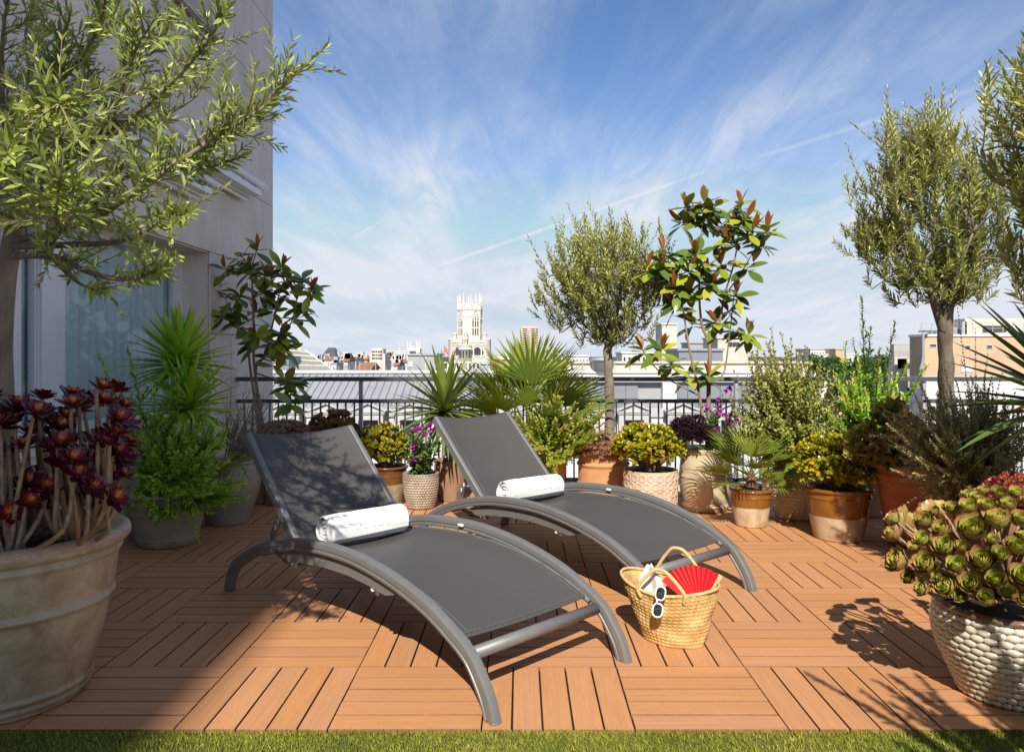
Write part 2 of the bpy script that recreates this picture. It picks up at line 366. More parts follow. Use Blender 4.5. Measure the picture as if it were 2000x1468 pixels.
def stonem(name, col, dark):
    m, n, l, b = nm(name); v = coord(n, l, 'Object', (1, 1, 1)); oi = n.new('ShaderNodeObjectInfo')
    sc = n.new('ShaderNodeVectorMath'); sc.operation = 'SCALE'; l.new(oi.outputs['Location'], sc.inputs[0]); sc.inputs['Scale'].default_value = 3.1; ad = n.new('ShaderNodeVectorMath'); l.new(v, ad.inputs[0]); l.new(sc.outputs[0], ad.inputs[1]); v = ad.outputs[0]
    mp = n.new('ShaderNodeMapping'); l.new(v, mp.inputs[0]); mp.inputs['Scale'].default_value = (1, 3.2, .55); v2 = mp.outputs[0]
    f = noise(n, l, v2, 2.0, 8, .65, .5); pits = noise(n, l, v, 26, 5, .7)
    c = mixc(n, l, mrange(n, l, f, .3, .72), col, dark); c = mixc(n, l, mrange(n, l, pits, .66, .74, 0, .6), c, tuple(k * .5 for k in dark))
    stain = noise(n, l, v, .9, 7, .7); c = mixc(n, l, mrange(n, l, stain, .5, .8, 0, .5), c, (dark[0] * .8, dark[1] * .72, dark[2] * .6))
    h = n.new('ShaderNodeHueSaturation'); l.new(c, h.inputs['Color']); l.new(mrange(n, l, oi.outputs['Random'], 0, 1, .93, 1.06), h.inputs['Value']); l.new(h.outputs[0], b.inputs['Base Color']); b.inputs['Roughness'].default_value = .8
    bump(n, l, b, pits, .25, .004); return m
M['travertine'] = stonem('travertine', (.76, .69, .62), (.62, .55, .49))
M['joint'] = simple('joint_mortar', (.16, .14, .12), .9)
M['white_frame'] = simple('white_aluminium', (.70, .71, .74), .35, 0, .03)
M['curtain'] = simple('curtain_voile', (.62, .70, .71), .9, 0, .06, 3, stretch=(1, 1, .3))
M['dark_room'] = simple('room_plaster', (.10, .10, .10), .9)
def glassm(name, refl, tint=(.75, .85, .88), rough=.01):
    m, n, l, b = nm(name); out = n['Material Output']; tr = n.new('ShaderNodeBsdfTransparent'); tr.inputs[0].default_value = rgba(tint); gl = n.new('ShaderNodeBsdfGlossy'); gl.inputs['Roughness'].default_value = rough
    lw = n.new('ShaderNodeLayerWeight'); lw.inputs[0].default_value = .25; x = n.new('ShaderNodeMixShader'); l.new(mrange(n, l, lw.outputs['Fresnel'], 0, 1, refl, refl + .035), x.inputs[0]); l.new(tr.outputs[0], x.inputs[1]); l.new(gl.outputs[0], x.inputs[2]); l.new(x.outputs[0], out.inputs[0]); return m
M['glass'] = glassm('window_glass', .015, (.93, .96, .97))
M['city_glass'] = simple('city_window', (.05, .06, .07), .15, 0, .2, 3, spec=.6)
M['rail'] = simple('grey_painted_steel', (.10, .10, .105), .38, .35, .05)
M['post'] = simple('light_grey_steel', (.42, .43, .45), .4, .3, .05)
M['frame'] = simple('grey_lacquered_aluminium', (.195, .192, .19), .48, .25, .06, 20, .03, 300)
M['frame_dark'] = simple('bracket_aluminium', (.15, .15, .155), .4, .5, .05)
M['white_plastic'] = simple('white_plastic', (.75, .75, .73), .4, 0, .03)
def slingm():
    m, n, l, b = nm('sling_mesh'); out = n['Material Output']; v = coord(n, l, 'Object'); w1 = n.new('ShaderNodeTexWave'); w1.bands_direction = 'X'; w1.inputs['Scale'].default_value = 40; l.new(v, w1.inputs[0]); w2 = n.new('ShaderNodeTexWave'); w2.bands_direction = 'Y'; w2.inputs['Scale'].default_value = 26; l.new(v, w2.inputs[0])
    h = math_(n, l, 'MULTIPLY', w1.outputs['Fac'], w2.outputs['Fac']); c = mixc(n, l, h, (.066, .062, .058), (.135, .127, .118)); c = mixc(n, l, mrange(n, l, noise(n, l, v, 3, 5), .35, .7, 0, .3), c, (.085, .081, .078))
    l.new(c, b.inputs['Base Color']); b.inputs['Roughness'].default_value = .5; b.inputs['Specular IOR Level'].default_value = .4; bump(n, l, b, h, .35, .001)
    tr = n.new('ShaderNodeBsdfTransparent'); x = n.new('ShaderNodeMixShader'); x.inputs[0].default_value = .09; l.new(b.outputs[0], x.inputs[1]); l.new(tr.outputs[0], x.inputs[2]); l.new(x.outputs[0], out.inputs[0]); return m
M['sling'] = slingm()
M['stitch'] = simple('stitch_thread', (.17, .16, .15), .8)
M['towel'] = simple('white_terry', (.80, .80, .80), .95, 0, .02, 10, .9, 420, .1, bdist=.003)
M['towel_flat'] = simple('white_towel_border', (.80, .80, .80), .9, 0, .02, 10, .3, 200, .1)
M['straw'] = simple('palm_straw', (.62, .42, .17), .65, 0, .3, 35, .3, 120, dirt=(.42, .25, .08), dscale=9)
M['straw_light'] = simple('straw_cord', (.64, .43, .19), .7, 0, .2, 60, .4, 200)
M['fan_red'] = simple('red_fan_cloth', (.62, .022, .030), .6, 0, .1)
M['fan_wood'] = simple('fan_guard_wood', (.66, .42, .20), .5, 0, .1, 20, stretch=(1, 1, 6))
M['cloth'] = simple('white_cloth', (.82, .82, .82), .9, 0, .03, 8, .2, 120)
M['white_gloss'] = simple('white_acetate', (.82, .82, .82), .25, 0, .02)
M['lens'] = simple('dark_lens', (.02, .03, .03), .04, 0, .1, 8, spec=.8)
# pots
M['terracotta'] = simple('terracotta', (.36, .125, .055), .8, 0, .18, 5, .2, 50, dirt=(.40, .20, .12), dscale=4)
M['terracotta_pale'] = simple('pale_terracotta', (.52, .27, .12), .85, 0, .15, 5, .25, 40, dirt=(.42, .26, .15), dscale=3.5)
M['terracotta_dusk'] = simple('dusty_terracotta', (.30, .17, .10), .85, 0, .2, 4, .2, 40, dirt=(.24, .17, .12))
M['stone_pot'] = simple('beige_glazed_stoneware', (.44, .36, .25), .42, 0, .14, 5, .12, 18, dirt=(.24, .15, .075), dscale=3.2, coat=.25)
M['stone_pot'] = None
M['stone_rim'] = simple('worn_rim_glaze', (.42, .28, .18), .4, 0, .25, 8, .15, 30, dirt=(.50, .44, .36), dscale=6, coat=.3)
M['grey_pot'] = simple('greige_stoneware', (.33, .295, .22), .6, 0, .14, 5, .12, 30, dirt=(.20, .17, .12), coat=.1)
M['bowl_pot'] = simple('grey_green_stoneware', (.32, .28, .22), .45, 0, .12, 5, .1, 20, coat=.2)
M['cream_rust'] = simple('cream_glaze_with_rust', (.55, .46, .32), .35, 0, .12, 5, .1, 20, dirt=(.45, .23, .085), dscale=3.0, coat=.3)
M['cream_pot'] = simple('cream_glaze', (.60, .52, .41), .32, 0, .1, 8, .1, 40, dirt=(.40, .30, .20), dscale=7, coat=.3)
M['ring_pot'] = simple('pinkish_cream_clay', (.60, .47, .36), .7, 0, .08, 8, .1, 60, dirt=(.46, .30, .20), dscale=9)
M['bougain_pot'] = simple('mushroom_glaze', (.38, .32, .25), .35, 0, .1, 8, .1, 40, dirt=(.24, .17, .11), dscale=8, coat=.3)
def dimplem():
    m, n, l, b = nm('white_glaze_over_brown_clay'); a = n.new('ShaderNodeAttribute'); a.attribute_name = 'rnd'; v = coord(n, l); k = math_(n, l, 'ADD', a.outputs['Fac'], math_(n, l, 'MULTIPLY', math_(n, l, 'SUBTRACT', noise(n, l, v, 12, 4), .5), .5))
    c = mixc(n, l, mrange(n, l, k, .04, .22), (.16, .075, .04), (.58, .55, .45)); c = mixc(n, l, mrange(n, l, noise(n, l, v, 5, 6), .45, .75, 0, .5), c, (.44, .40, .30)); l.new(c, b.inputs['Base Color']); b.inputs['Roughness'].default_value = .2; b.inputs['Coat Weight'].default_value = .4; b.inputs['Coat Roughness'].default_value = .1; return m
M['dimple'] = dimplem()
M['stone_pot'] = glazed('beige_stoneware_worn_rim', (.37, .245, .16), (.44, .36, .25), .552, .40, .42, .03)
M['soil'] = simple('potting_soil', (.035, .022, .015), .95, 0, .3, 30, .6, 90)
M['bark'] = leafm('bark_mulch', [(.055, .018, .010), (.15, .048, .024), (.26, .105, .055)], .8, 0, boost=1.0)
# wood of plants
M['olive_bark'] = simple('olive_bark', (.23, .19, .15), .9, 0, .3, 14, .6, 60, stretch=(1, 1, .35), dirt=(.13, .10, .075), dscale=6, bdist=.006)
M['twig'] = simple('grey_twig', (.25, .20, .145), .85, 0, .25, 20, .2, 80)
M['brown_twig'] = simple('brown_twig', (.15, .085, .045), .85, 0, .25, 20, .2, 80)
M['magnolia_bark'] = simple('magnolia_bark', (.21, .145, .095), .8, 0, .25, 14, .3, 60, dirt=(.30, .24, .17))
M['aeonium_stem'] = simple('aeonium_stem', (.30, .20, .14), .8, 0, .45, 45, 1.0, 160, dirt=(.42, .27, .10), dscale=7, bdist=.004)
M['silver_twig'] = simple('silver_twig', (.33, .29, .235), .9, 0, .2)
# leaves
M['olive'] = leafm('olive_leaf', [(0.076, 0.094, 0.019), (0.190, 0.208, 0.041), (0.329, 0.336, 0.086), (0.481, 0.484, 0.185)], .42, .24, (.25, .25, .125))
M['olive_near'] = leafm('broad_olive_leaf', [(0.055, 0.087, 0.016), (0.155, 0.207, 0.034), (0.276, 0.328, 0.075), (0.441, 0.485, 0.172)], .36, .26, (.27, .29, .13))
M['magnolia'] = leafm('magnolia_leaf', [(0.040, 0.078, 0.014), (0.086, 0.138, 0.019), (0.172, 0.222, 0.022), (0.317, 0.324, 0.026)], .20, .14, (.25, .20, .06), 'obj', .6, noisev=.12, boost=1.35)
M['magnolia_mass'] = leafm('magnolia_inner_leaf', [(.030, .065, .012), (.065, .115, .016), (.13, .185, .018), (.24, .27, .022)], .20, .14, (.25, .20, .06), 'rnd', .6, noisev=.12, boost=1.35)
M['magnolia_tip'] = leafm('young_magnolia_leaf', [(.17, .19, .02), (.22, .085, .022), (.27, .10, .028)], .35, .15, (.30, .105, .028), 'obj', .5, noisev=.1, boost=1.2)
M['yucca'] = leafm('yucca_blade', [(0.061, 0.108, 0.024), (0.115, 0.169, 0.032), (0.189, 0.236, 0.047)], .34, .12, None, 'obj', .5)
M['yucca_pale'] = leafm('bright_yucca_blade', [(0.162, 0.259, 0.029), (0.259, 0.389, 0.042), (0.406, 0.535, 0.073)], .4, .25, None, 'obj', .4)
M['palm'] = leafm('fan_palm_leaflet', [(0.079, 0.119, 0.020), (0.158, 0.206, 0.029), (0.302, 0.325, 0.051)], .38, .28, None, 'obj', .4)
M['jade'] = leafm('jade_leaf', [(.11, .13, .008), (.20, .205, .010), (.33, .29, .014), (.34, .17, .020)], .22, .10, None, 'rnd', .6, noisev=.2)
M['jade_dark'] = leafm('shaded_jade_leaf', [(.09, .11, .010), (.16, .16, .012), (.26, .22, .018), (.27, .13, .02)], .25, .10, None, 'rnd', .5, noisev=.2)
M['bottlebrush'] = leafm('bottlebrush_leaf', [(0.079, 0.166, 0.021), (0.149, 0.271, 0.031), (0.263, 0.420, 0.049), (0.420, 0.525, 0.088), (0.525, 0.245, 0.131)], .42, .3)
M['bright_shrub'] = leafm('fresh_shrub_leaf', [(0.069, 0.127, 0.014), (0.138, 0.213, 0.021), (0.253, 0.322, 0.030), (0.391, 0.402, 0.081), (0.414, 0.196, 0.103)], .42, .3)
M['silverberry'] = leafm('silverberry_leaf', [(0.089, 0.121, 0.020), (0.164, 0.202, 0.030), (0.278, 0.291, 0.056), (0.417, 0.405, 0.121)], .4, .25, (.30, .28, .19))
M['germander'] = leafm('grey_green_leaf', [(0.073, 0.089, 0.032), (0.162, 0.179, 0.065), (0.308, 0.300, 0.121), (0.486, 0.341, 0.138)], .5, .2, (.26, .25, .17))
M['grey_shrub'] = leafm('dry_grey_leaf', [(0.078, 0.072, 0.042), (0.156, 0.130, 0.085), (0.221, 0.195, 0.130), (0.234, 0.111, 0.078)], .7, .2)
M['sedum'] = leafm('red_sedum_leaf', [(.10, .045, .035), (.20, .095, .065), (.30, .165, .10), (.32, .27, .13)], .45, .1)
M['sedum_red'] = leafm('crimson_sedum_leaf', [(.09, .012, .012), (.19, .028, .022), (.27, .065, .035), (.28, .17, .055)], .35, .1)
M['oxalis'] = leafm('dark_purple_leaf', [(.010, .006, .009), (.022, .012, .017), (.042, .022, .030), (.05, .03, .04)], .28, .06, boost=1.0)
M['bougain_leaf'] = leafm('bougainvillea_leaf', [(.03, .075, .014), (.06, .12, .020), (.10, .18, .025)], .35, .25)
M['bougain_bract'] = leafm('magenta_bract', [(.20, .006, .19), (.36, .015, .32), (.48, .05, .42)], .5, .35, boost=1.15)
M['rosemary'] = leafm('rosemary_needle', [(.09, .075, .045), (.16, .12, .075), (.22, .17, .11)], .6, .2)
M['far_tree'] = leafm('park_tree_leaf', [(.018, .045, .010), (.040, .080, .014), (.075, .125, .022)], .5, .2)
M['turf'] = leafm('turf_blade', [(0.111, 0.150, 0.016), (0.213, 0.246, 0.026), (0.350, 0.351, 0.047), (0.479, 0.404, 0.111)], .6, .2, boost=1.1)
M['bounce_floor'] = simple('pale_bounce_floor', (.62, .58, .52), .8, 0, .08, 3)
M['turf_base'] = simple('turf_backing', (.10, .12, .02), .95, 0, .3, 60)
M['aeo_green'] = rosettem('aeonium_rosette', [(.66, .72, .15), (.50, .58, .09), (.44, .50, .08), (.40, .40, .08), (.36, .22, .08)], (.32, .09, .05), .3, .86)
M['aeo_far'] = rosettem('olive_aeonium_rosette', [(0.468, 0.546, 0.104), (0.364, 0.429, 0.078), (0.390, 0.403, 0.091), (0.351, 0.247, 0.091)], (.24, .11, .05), .4, .8)
M['aeo_brown'] = rosettem('brown_aeonium_rosette', [(0.414, 0.483, 0.092), (0.506, 0.414, 0.138), (0.529, 0.287, 0.138), (0.345, 0.115, 0.057)], (.18, .045, .025), .4, .6)
M['aeo_dark'] = rosettem('burgundy_aeonium_rosette', [(0.800, 0.530, 0.143), (0.583, 0.072, 0.072), (0.269, 0.024, 0.037), (0.112, 0.014, 0.024)], (.045, .006, .011), .22, .45)
# city
M['city_ground'] = simple('street_asphalt', (.06, .06, .06), .9)
def cityw(name, col, var=.08, scale=.35): return simple(name, col, .85, 0, var, scale, dirt=tuple(k * .86 for k in col), dscale=.25)
M['cw_white'] = cityw('white_render', (.70, .67, .63)); M['cw_cream'] = cityw('cream_render', (.60, .53, .44)); M['cw_grey'] = cityw('grey_render', (.36, .36, .37)); M['cw_tan'] = cityw('tan_render', (.54, .39, .25)); M['cw_pink'] = cityw('buff_stone', (.66, .58, .50))
M['palace'] = cityw('white_limestone', (.76, .69, .60), .08, .5)
M['roof_tile'] = simple('clay_tile_roof', (.30, .13, .08), .85, 0, .25, .6)
M['roof_dark'] = simple('slate_roof', (.075, .08, .095), .6, 0, .2, .5)
M['zinc'] = simple('zinc_sheet', (.33, .34, .36), .5, .15, .06, .8)
M['seam'] = simple('zinc_seam', (.17, .175, .19), .5, .2, .05)
M['panel'] = simple('grey_metal_cladding', (.24, .26, .29), .5, .2, .06, .6)
M['roof_green'] = simple('patinated_metal_roof', (.27, .28, .245), .6, .1, .1, .6)
M['stonewhite'] = simple('white_painted_brick', (.64, .63, .62), .8, 0, .06, 1.2)
def brickm(name, col, mortar, sx, sy, rotx=True):
    m, n, l, b = nm(name); v = coord(n, l, 'Object', (1, 1, 1), (math.pi / 2 if rotx else 0, 0, 0)); t = n.new('ShaderNodeTexBrick'); l.new(v, t.inputs[0]); t.inputs['Scale'].default_value = 1; t.inputs['Brick Width'].default_value = sx; t.inputs['Row Height'].default_value = sy; t.inputs['Mortar Size'].default_value = .03 * sy
    t.inputs['Color1'].default_value = rgba(col); t.inputs['Color2'].default_value = rgba(tuple(k * .86 for k in col)); t.inputs['Mortar'].default_value = rgba(mortar); l.new(t.outputs[0], b.inputs['Base Color']); b.inputs['Roughness'].default_value = .85; return m
M['brick_red'] = brickm('orange_brick', (.48, .17, .085), (.40, .20, .13), 1.2, .35)
M['brick_white'] = brickm('white_brick', (.64, .63, .62), (.50, .50, .50), .55, .22)
M['block_grey'] = brickm('concrete_block', (.42, .41, .39), (.30, .29, .28), 1.6, .7)
M['stone_trim'] = simple('pale_stone_trim', (.46, .455, .45), .8, 0, .06, 1.5)
M['tan_frame'] = simple('tan_joinery', (.36, .28, .19), .6)
M['flag_red'] = simple('flag_cloth_red', (.50, .03, .03), .8); M['flag_yellow'] = simple('flag_cloth_yellow', (.70, .42, .03), .8)
# ------------------------------------------------------------------ terrace, deck, turf
T0, TW = 2.452, 0.492           # front edge of the deck, size of a deck tile
X0 = -0.1226                    # a joint line between tile columns
WX = -2.5                       # face of the house wall
WY = 7.78                       # its far corner
b = MB(); b.box2((WX - .4, -8, -.40), (5.6, 7.0, -.034)); tag(b.build('terrace_floor', M['slab']), kind='structure')
deck_mb = MB(); deck_mb.box2((WX + .012, T0, -.0335), (4.9, T0 + 9 * TW, -.027))
deck = tag(deck_mb.build('deck', M['grid']), kind='structure')
def slat_mesh(L, W, name):
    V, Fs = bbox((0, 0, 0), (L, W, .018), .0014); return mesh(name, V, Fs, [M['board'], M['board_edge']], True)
GAP = .0055; SL = TW - .004; SW = (TW - .004 - 4 * GAP) / 5
slat_me = slat_mesh(SL, SW, 'slat')
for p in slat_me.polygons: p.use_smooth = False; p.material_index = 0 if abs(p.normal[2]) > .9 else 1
tile_mb = MB()
for i in range(9): tile_mb.box((0, -SL / 2 + .027 + i * (SL - .054) / 8, -.004), (SL, .010, .010))
for i in range(5): tile_mb.box((-SL / 2 + .03 + i * (SL - .06) / 4, 0, -.004), (.012, SL, .008))
tile_me = tile_mb.mesh('deck_tile', M['grid'])
cells = []
for j in range(9):
    for i in range(-6, 11):
        cx, cy = X0 + (i + .5) * TW, T0 + (j + .5) * TW
        if cx - TW / 2 < WX + .02 or cx + TW / 2 > 4.85: continue
        px = CX + cx * F / cy
        if px < -140 or px > 2160: continue
        cells.append((i, j, cx, cy))
# what the pots, loungers and plants leave to be seen: nearest rows first, the rest joined
shown = [c for c in cells if c[1] <= 5 and 120 < CX + (c[2] + (.3 if c[2] < 0 else -.3)) * F / c[3] < 1990]
shown.sort(key=lambda c: c[3] + .15 * abs(c[2])); shown = set(shown[:60])
rest = MB(); rr = random.Random(3)
for j in range(9):                                    # cut tiles along the house wall
    xb, xa = X0 - 4 * TW - .002, WX + .016; cy = T0 + (j + .5) * TW
    for k in range(5):
        off = -SL / 2 + SW / 2 + k * (SW + GAP)
        if (-5 + j) % 2 == 1: V, Fs = bbox(((xa + xb) / 2, cy + off, -.009), (xb - xa, SW, .018), .0025); rest.add(V, Fs)
        else:
            x2 = xb - SW / 2 - k * (SW + GAP)
            if x2 - SW / 2 > xa: V, Fs = bbox((x2, cy, -.009), (SW, SL, .018), .0025); rest.add(V, Fs)
for c in cells:
    i, j, cx, cy = c; hor = (i + j) % 2 == 1
    jz = rr.uniform(-.0012, .0012); ja = rr.uniform(-.004, .004)
    if c in shown:
        t = inst('deck_tile', tile_me, Matrix.Translation((cx, cy, -.0225)) @ Matrix.Rotation((0 if hor else math.pi / 2) + ja, 4, 'Z'), deck)
        for k in range(5):
            o = inst('slat', slat_me, Matrix.Translation((rr.uniform(-.001, .001), -SL / 2 + SW / 2 + k * (SW + GAP), .0135 + jz + rr.uniform(-.0006, .0006))) @ Matrix.Rotation(rr.uniform(-.0012, .0012) + (math.pi if rr.random() < .5 else 0), 4, 'Z'), t)
    else:
        for k in range(5):
            off = -SL / 2 + SW / 2 + k * (SW + GAP); c2 = (cx, cy + off, -.009 + jz) if hor else (cx + off, cy, -.009 + jz)
            V, Fs = bbox(c2, (SL, SW, .018) if hor else (SW, SL, .018), .0025); rest.add(V, Fs)
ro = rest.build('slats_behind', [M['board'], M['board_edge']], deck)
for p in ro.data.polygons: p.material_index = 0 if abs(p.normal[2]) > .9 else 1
tag(ro, kind='stuff')
ro.name = 'far_slats'

# artificial turf in front of the deck
b = MB(); b.box2((WX + .01, .9, -.0335), (5.4, T0 - .004, -.012)); tag(b.build('turf_ground', M['turf_base']), kind='structure')
b = MB(); b.box2((WX + .01, -7.9, -.0335), (5.5, .895, -.010)); tag(b.build('added_bounce_floor', M['bounce_floor']), kind='structure')  # pale floor added behind the camera to bounce light onto the left side
nb = 70000
bx = NR.uniform(-2.1, 2.35, nb); by = T0 - .002 - NR.random(nb) ** 1.2 * .50 + NR.normal(0, .003, nb) * 0
pos = np.stack([bx, by, np.full(nb, -.012)], 1); az = NR.uniform(0, 6.283, nb); tl = np.abs(NR.normal(0, .45, nb)) + .1
D = np.stack([np.cos(az) * np.sin(tl), np.sin(az) * np.sin(tl), np.cos(tl)], 1); U = np.stack([-np.sin(az), np.cos(az), np.zeros(nb)], 1) + NR.normal(0, .5, (nb, 3))
tb = leaf_base(2, .16, 0, .25, False, .4)
V, Fs = scatter(tb, pos, D, U, NR.uniform(.011, .021, nb))
tag(mk('turf_blades', V, Fs, M['turf'], None, False, None, {'rnd': rep(np.clip(NR.normal(.45, .25, nb) + .18 * np.sin(bx * 9) * np.sin(by * 13 + bx * 3), 0, 1), len(tb[0]))}), 'short green artificial turf along the front of the wooden deck', 'turf', kind='stuff')

# ------------------------------------------------------------------ the house on the left
house = thing('apartment_building', 'pale travertine clad building with recessed window at left of the terrace', 'building', (WX - .3, 5, 0))
OPEN = [(3.45, 6.20, .70, 2.02), (4.55, 6.25, 3.80, 5.25)]       # y0 y1 z0 z1 of the window openings
REC = .22
b = MB(); xin, xo = WX - .55, WX - .014
ys = sorted({-30, WY - .014} | {o[0] for o in OPEN} | {o[1] for o in OPEN}); zs = sorted({-26, 19.0} | {o[2] for o in OPEN} | {o[3] for o in OPEN})
for i in range(len(ys) - 1):
    for j in range(len(zs) - 1):
        ym, zm = (ys[i] + ys[i + 1]) / 2, (zs[j] + zs[j + 1]) / 2
        if any(o[0] < ym < o[1] and o[2] < zm < o[3] for o in OPEN): continue
        b.box2((xin, ys[i], zs[j]), (xo, ys[i + 1], zs[j + 1]))
b.box2((xin - 7, -30, -26), (xin - .9, WY - .014, 19)); b.box2((xin - .9, -30, 19.01), (xo - .01, WY - .02, 19.2)); b.box2((xin - .9, WY - .3, -26), (xin, WY - .02, 19)); b.box2((xin - .9, -30, -26), (xin, -29.7, 19))
wall = b.build('wall', M['joint'], house)
# stone slabs, each its own piece
rs = random.Random(5)
def slab(y0, y1, z0, z1, x=WX, th=.014):
    g = .0028; V, Fs = bbox((0, 0, 0), (th + rs.uniform(-.0012, .0012), y1 - y0 - 2 * g, z1 - z0 - 2 * g), .0015)
    o = inst('stone_slab', mesh('stone_slab', V, Fs, M['travertine']), Matrix.Translation((x - th / 2, (y0 + y1) / 2, (z0 + z1) / 2)), wall)
zrow = [-.03, .34, .70, 1.36, 2.02, 2.68, 3.30, 3.80, 4.50, 5.25, 6.0]
for r in range(len(zrow) - 1):
    z0, z1 = zrow[r], zrow[r + 1]; edges = [WY]; y = WY - (.62 if r % 2 else 1.12)
    while y > 2.2: edges.append(y); y -= 1.05
    edges.append(2.2); edges = edges[::-1]
    for k in range(len(edges) - 1):
        y0, y1 = edges[k], edges[k + 1]; segs = [(y0, y1)]
        for o in OPEN:
            if o[2] < (z0 + z1) / 2 < o[3]:
                ns = []
                for a, c in segs:
                    if c <= o[0] or a >= o[1]: ns.append((a, c)); continue
                    if a < o[0] - .03: ns.append((a, o[0]))
                    if c > o[1] + .03: ns.append((o[1], c))
                segs = ns
        for a, c in segs:
            if c - a > .04: slab(a, c, z0, z1)
b = MB(); b.box2((xin - 1, WY - .0135, -26), (WX - .0005, WY, 6.0)); b.build('end_cladding', M['travertine'], wall)
# stone lining of the reveals
for o in OPEN:
    b = MB(); b.box2((WX - REC - .02, o[1] - .012, o[2]), (WX - .015, o[1] + .002, o[3])); b.box2((WX - REC - .02, o[0], o[3] - .012), (WX - .015, o[1] - .013, o[3] + .002)); b.box2((WX - REC - .02, o[0], o[2] - .03), (WX + .022 if o[2] > 3 else WX + .015, o[1] + .03, o[2] + .010))
    b.build('window_surround', M['travertine'], wall)
def window(name, y0, y1, z0, z1, panes, xf):
    "panes: list of (ya, yb) glass spans; frame fills the rest"
    f = MB(); fw = .055
    ed = [y0] + [v for p in panes for v in p] + [y1]
    for k in range(0, len(ed), 2):
        f.box2((xf - .06, ed[k], z0), (xf, ed[k + 1], z1))
        if ed[k + 1] - ed[k] > .15:
            f.box2((xf - .01, ed[k] + .012, z0 + .02), (xf + .014, ed[k] + (ed[k + 1] - ed[k]) * .62, z1 - .02)); f.box2((xf - .01, ed[k] + (ed[k + 1] - ed[k]) * .66, z0 + .02), (xf + .008, ed[k + 1] - .01, z1 - .02))
    for a, c in panes:
        f.box2((xf - .06, a, z0), (xf, c, z0 + fw)); f.box2((xf - .06, a, z1 - fw), (xf, c, z1))
        f.box2((xf - .045, a, z0 + fw), (xf - .012, a + .014, z1 - fw)); f.box2((xf - .045, c - .014, z0 + fw), (xf - .012, c, z1 - fw)); f.box2((xf - .045, a + .014, z0 + fw), (xf - .012, c - .014, z0 + fw + .014))
    fr = f.build(name, M['white_frame'], house)
    for a, c in panes:
        g = MB(); g.box2((xf - .034, a + .013, z0 + fw), (xf - .028, c - .013, z1 - fw)); g.build('pane', M['glass'], fr)
    # pleated curtain behind the glass
    n = int((y1 - y0) / .012); yy = np.linspace(y0 + .01, y1 - .01, n); ph = 0; V = []; Fs = []
    for k, y in enumerate(yy):
        s = (y - y0) / .105; fr_ = s - math.floor(s); dx = .055 * (1 - abs(2 * fr_ - 1) ** 2.2) + .006 * math.sin(y * 23)
        for z in (z0, z1): V.append((xf - .135 + dx, y, z))
        if k: Fs.append((2 * k - 2, 2 * k, 2 * k + 1, 2 * k - 1))
    mk('curtain', V, Fs, M['curtain'], fr, True)
    return fr
XF = WX - REC
window('window', 3.45, 6.188, .705, 2.008, [(3.56, 4.06), (4.19, 4.336), (4.594, 6.075)], XF)
window('window', 4.55, 6.236, 3.812, 5.238, [(4.62, 6.16)], XF)
b = MB(); b.box2((WX - .005, 4.4, 3.74), (WX + .035, 6.30, 3.785)); b.build('window_sill', simple('weathered_sill', (.20, .15, .11), .8, 0, .3, 9), wall)

# rolled-up awnings on the wall
def awning(p0, p1, label, dz=0.0, out=.16, r=.034):
    y0, y1, z = p0, p1, dz
    t = thing('awning', label, 'awning', (WX + out / 2, (y0 + y1) / 2, z), 'awnings folded above the window')
    V, Fs = tube([(WX + out, y0, z), (WX + out, y1, z)], r, 16); mk('roller_tube', V, Fs, M['white_frame'], t, True)
    b = MB(); b.box2((WX + .03, y0 + .02, z - .105), (WX + out + .01, y1 - .12, z - .055)); b.box2((WX + .05, y0 + .02, z - .13), (WX + .085, y1 - .13, z - .1055)); b.build('front_bar', M['white_frame'], t)
    for y in (y0 + .05, y1 - .16):
        b = MB(); b.box2((WX + .0005, y, z - .10), (WX + .03, y + .06, z + .05)); b.box2((WX + .03, y + .012, z - .02), (WX + out, y + .048, z + .012)); b.build('bracket', M['post'], t)
    V, Fs = tube([(WX + .055, y0 + .06, z - .145), (WX + .055, y1 - .2, z - .145)], .018, 10); mk('arm', V, Fs, M['white_frame'], t, True)
awning(4.9, 7.05, 'white rolled awning on the stone wall reaching nearest the building corner', 2.72)
awning(3.6, 6.02, 'white rolled awning on the stone wall half hidden by the olive branches', 2.52, .13, .028)

# ------------------------------------------------------------------ railing
RY = 6.8
rail = thing('railing', 'dark grey steel railing with vertical bars along the far terrace edge', 'railing', (1.2, RY, 0))
def bar(name, p, q, m): V, Fs = bbox((np.add(p, q)) / 2, np.abs(np.subtract(q, p)), .003); return mk(name, V, Fs, m, rail)
RX0, RX1 = WX + .004, 5.3
bar('top_rail', (RX0, RY - .045, .955), (RX1, RY + .045, .992), M['rail'])
bar('middle_rail', (RX0, RY - .022, .762), (RX1, RY + .022, .795), M['rail'])
bar('bottom_rail', (RX0, RY - .022, .07), (RX1, RY + .022, .10), M['rail'])
pick_V, pick_F = bbox((0, 0, 0), (.014, .014, .662), .002); pick = mesh('picket', pick_V, pick_F, M['rail'])
posts = [-1.405 + 1.66 * k for k in range(-0, 5)]
for x in posts: V, Fs = bbox((x, RY, .46), (.032, .044, .985), .004); mk('post', V, Fs, M['post'], rail)
x = RX0 + .06
while x < RX1 - .03:
    if min(abs(x - p) for p in posts) > .026: inst('picket', pick, Matrix.Translation((x, RY, .431)), rail)
    x += .0748
b = MB(); b.box2((RX0, RY - .09, -.03), (RX1, RY + .2, .035)); tag(b.build('terrace_kerb', M['stone_trim']), kind='structure')
# ------------------------------------------------------------------ the town beyond the railing
GZ = -26.0
b = MB(); b.box2((-3000, 7.1, GZ - 1), (3000, 6000, GZ)); b.box2((-3000, -300, GZ - 1), (3000, 7.1, GZ)); tag(b.build('street_ground', M['city_ground']), kind='structure')
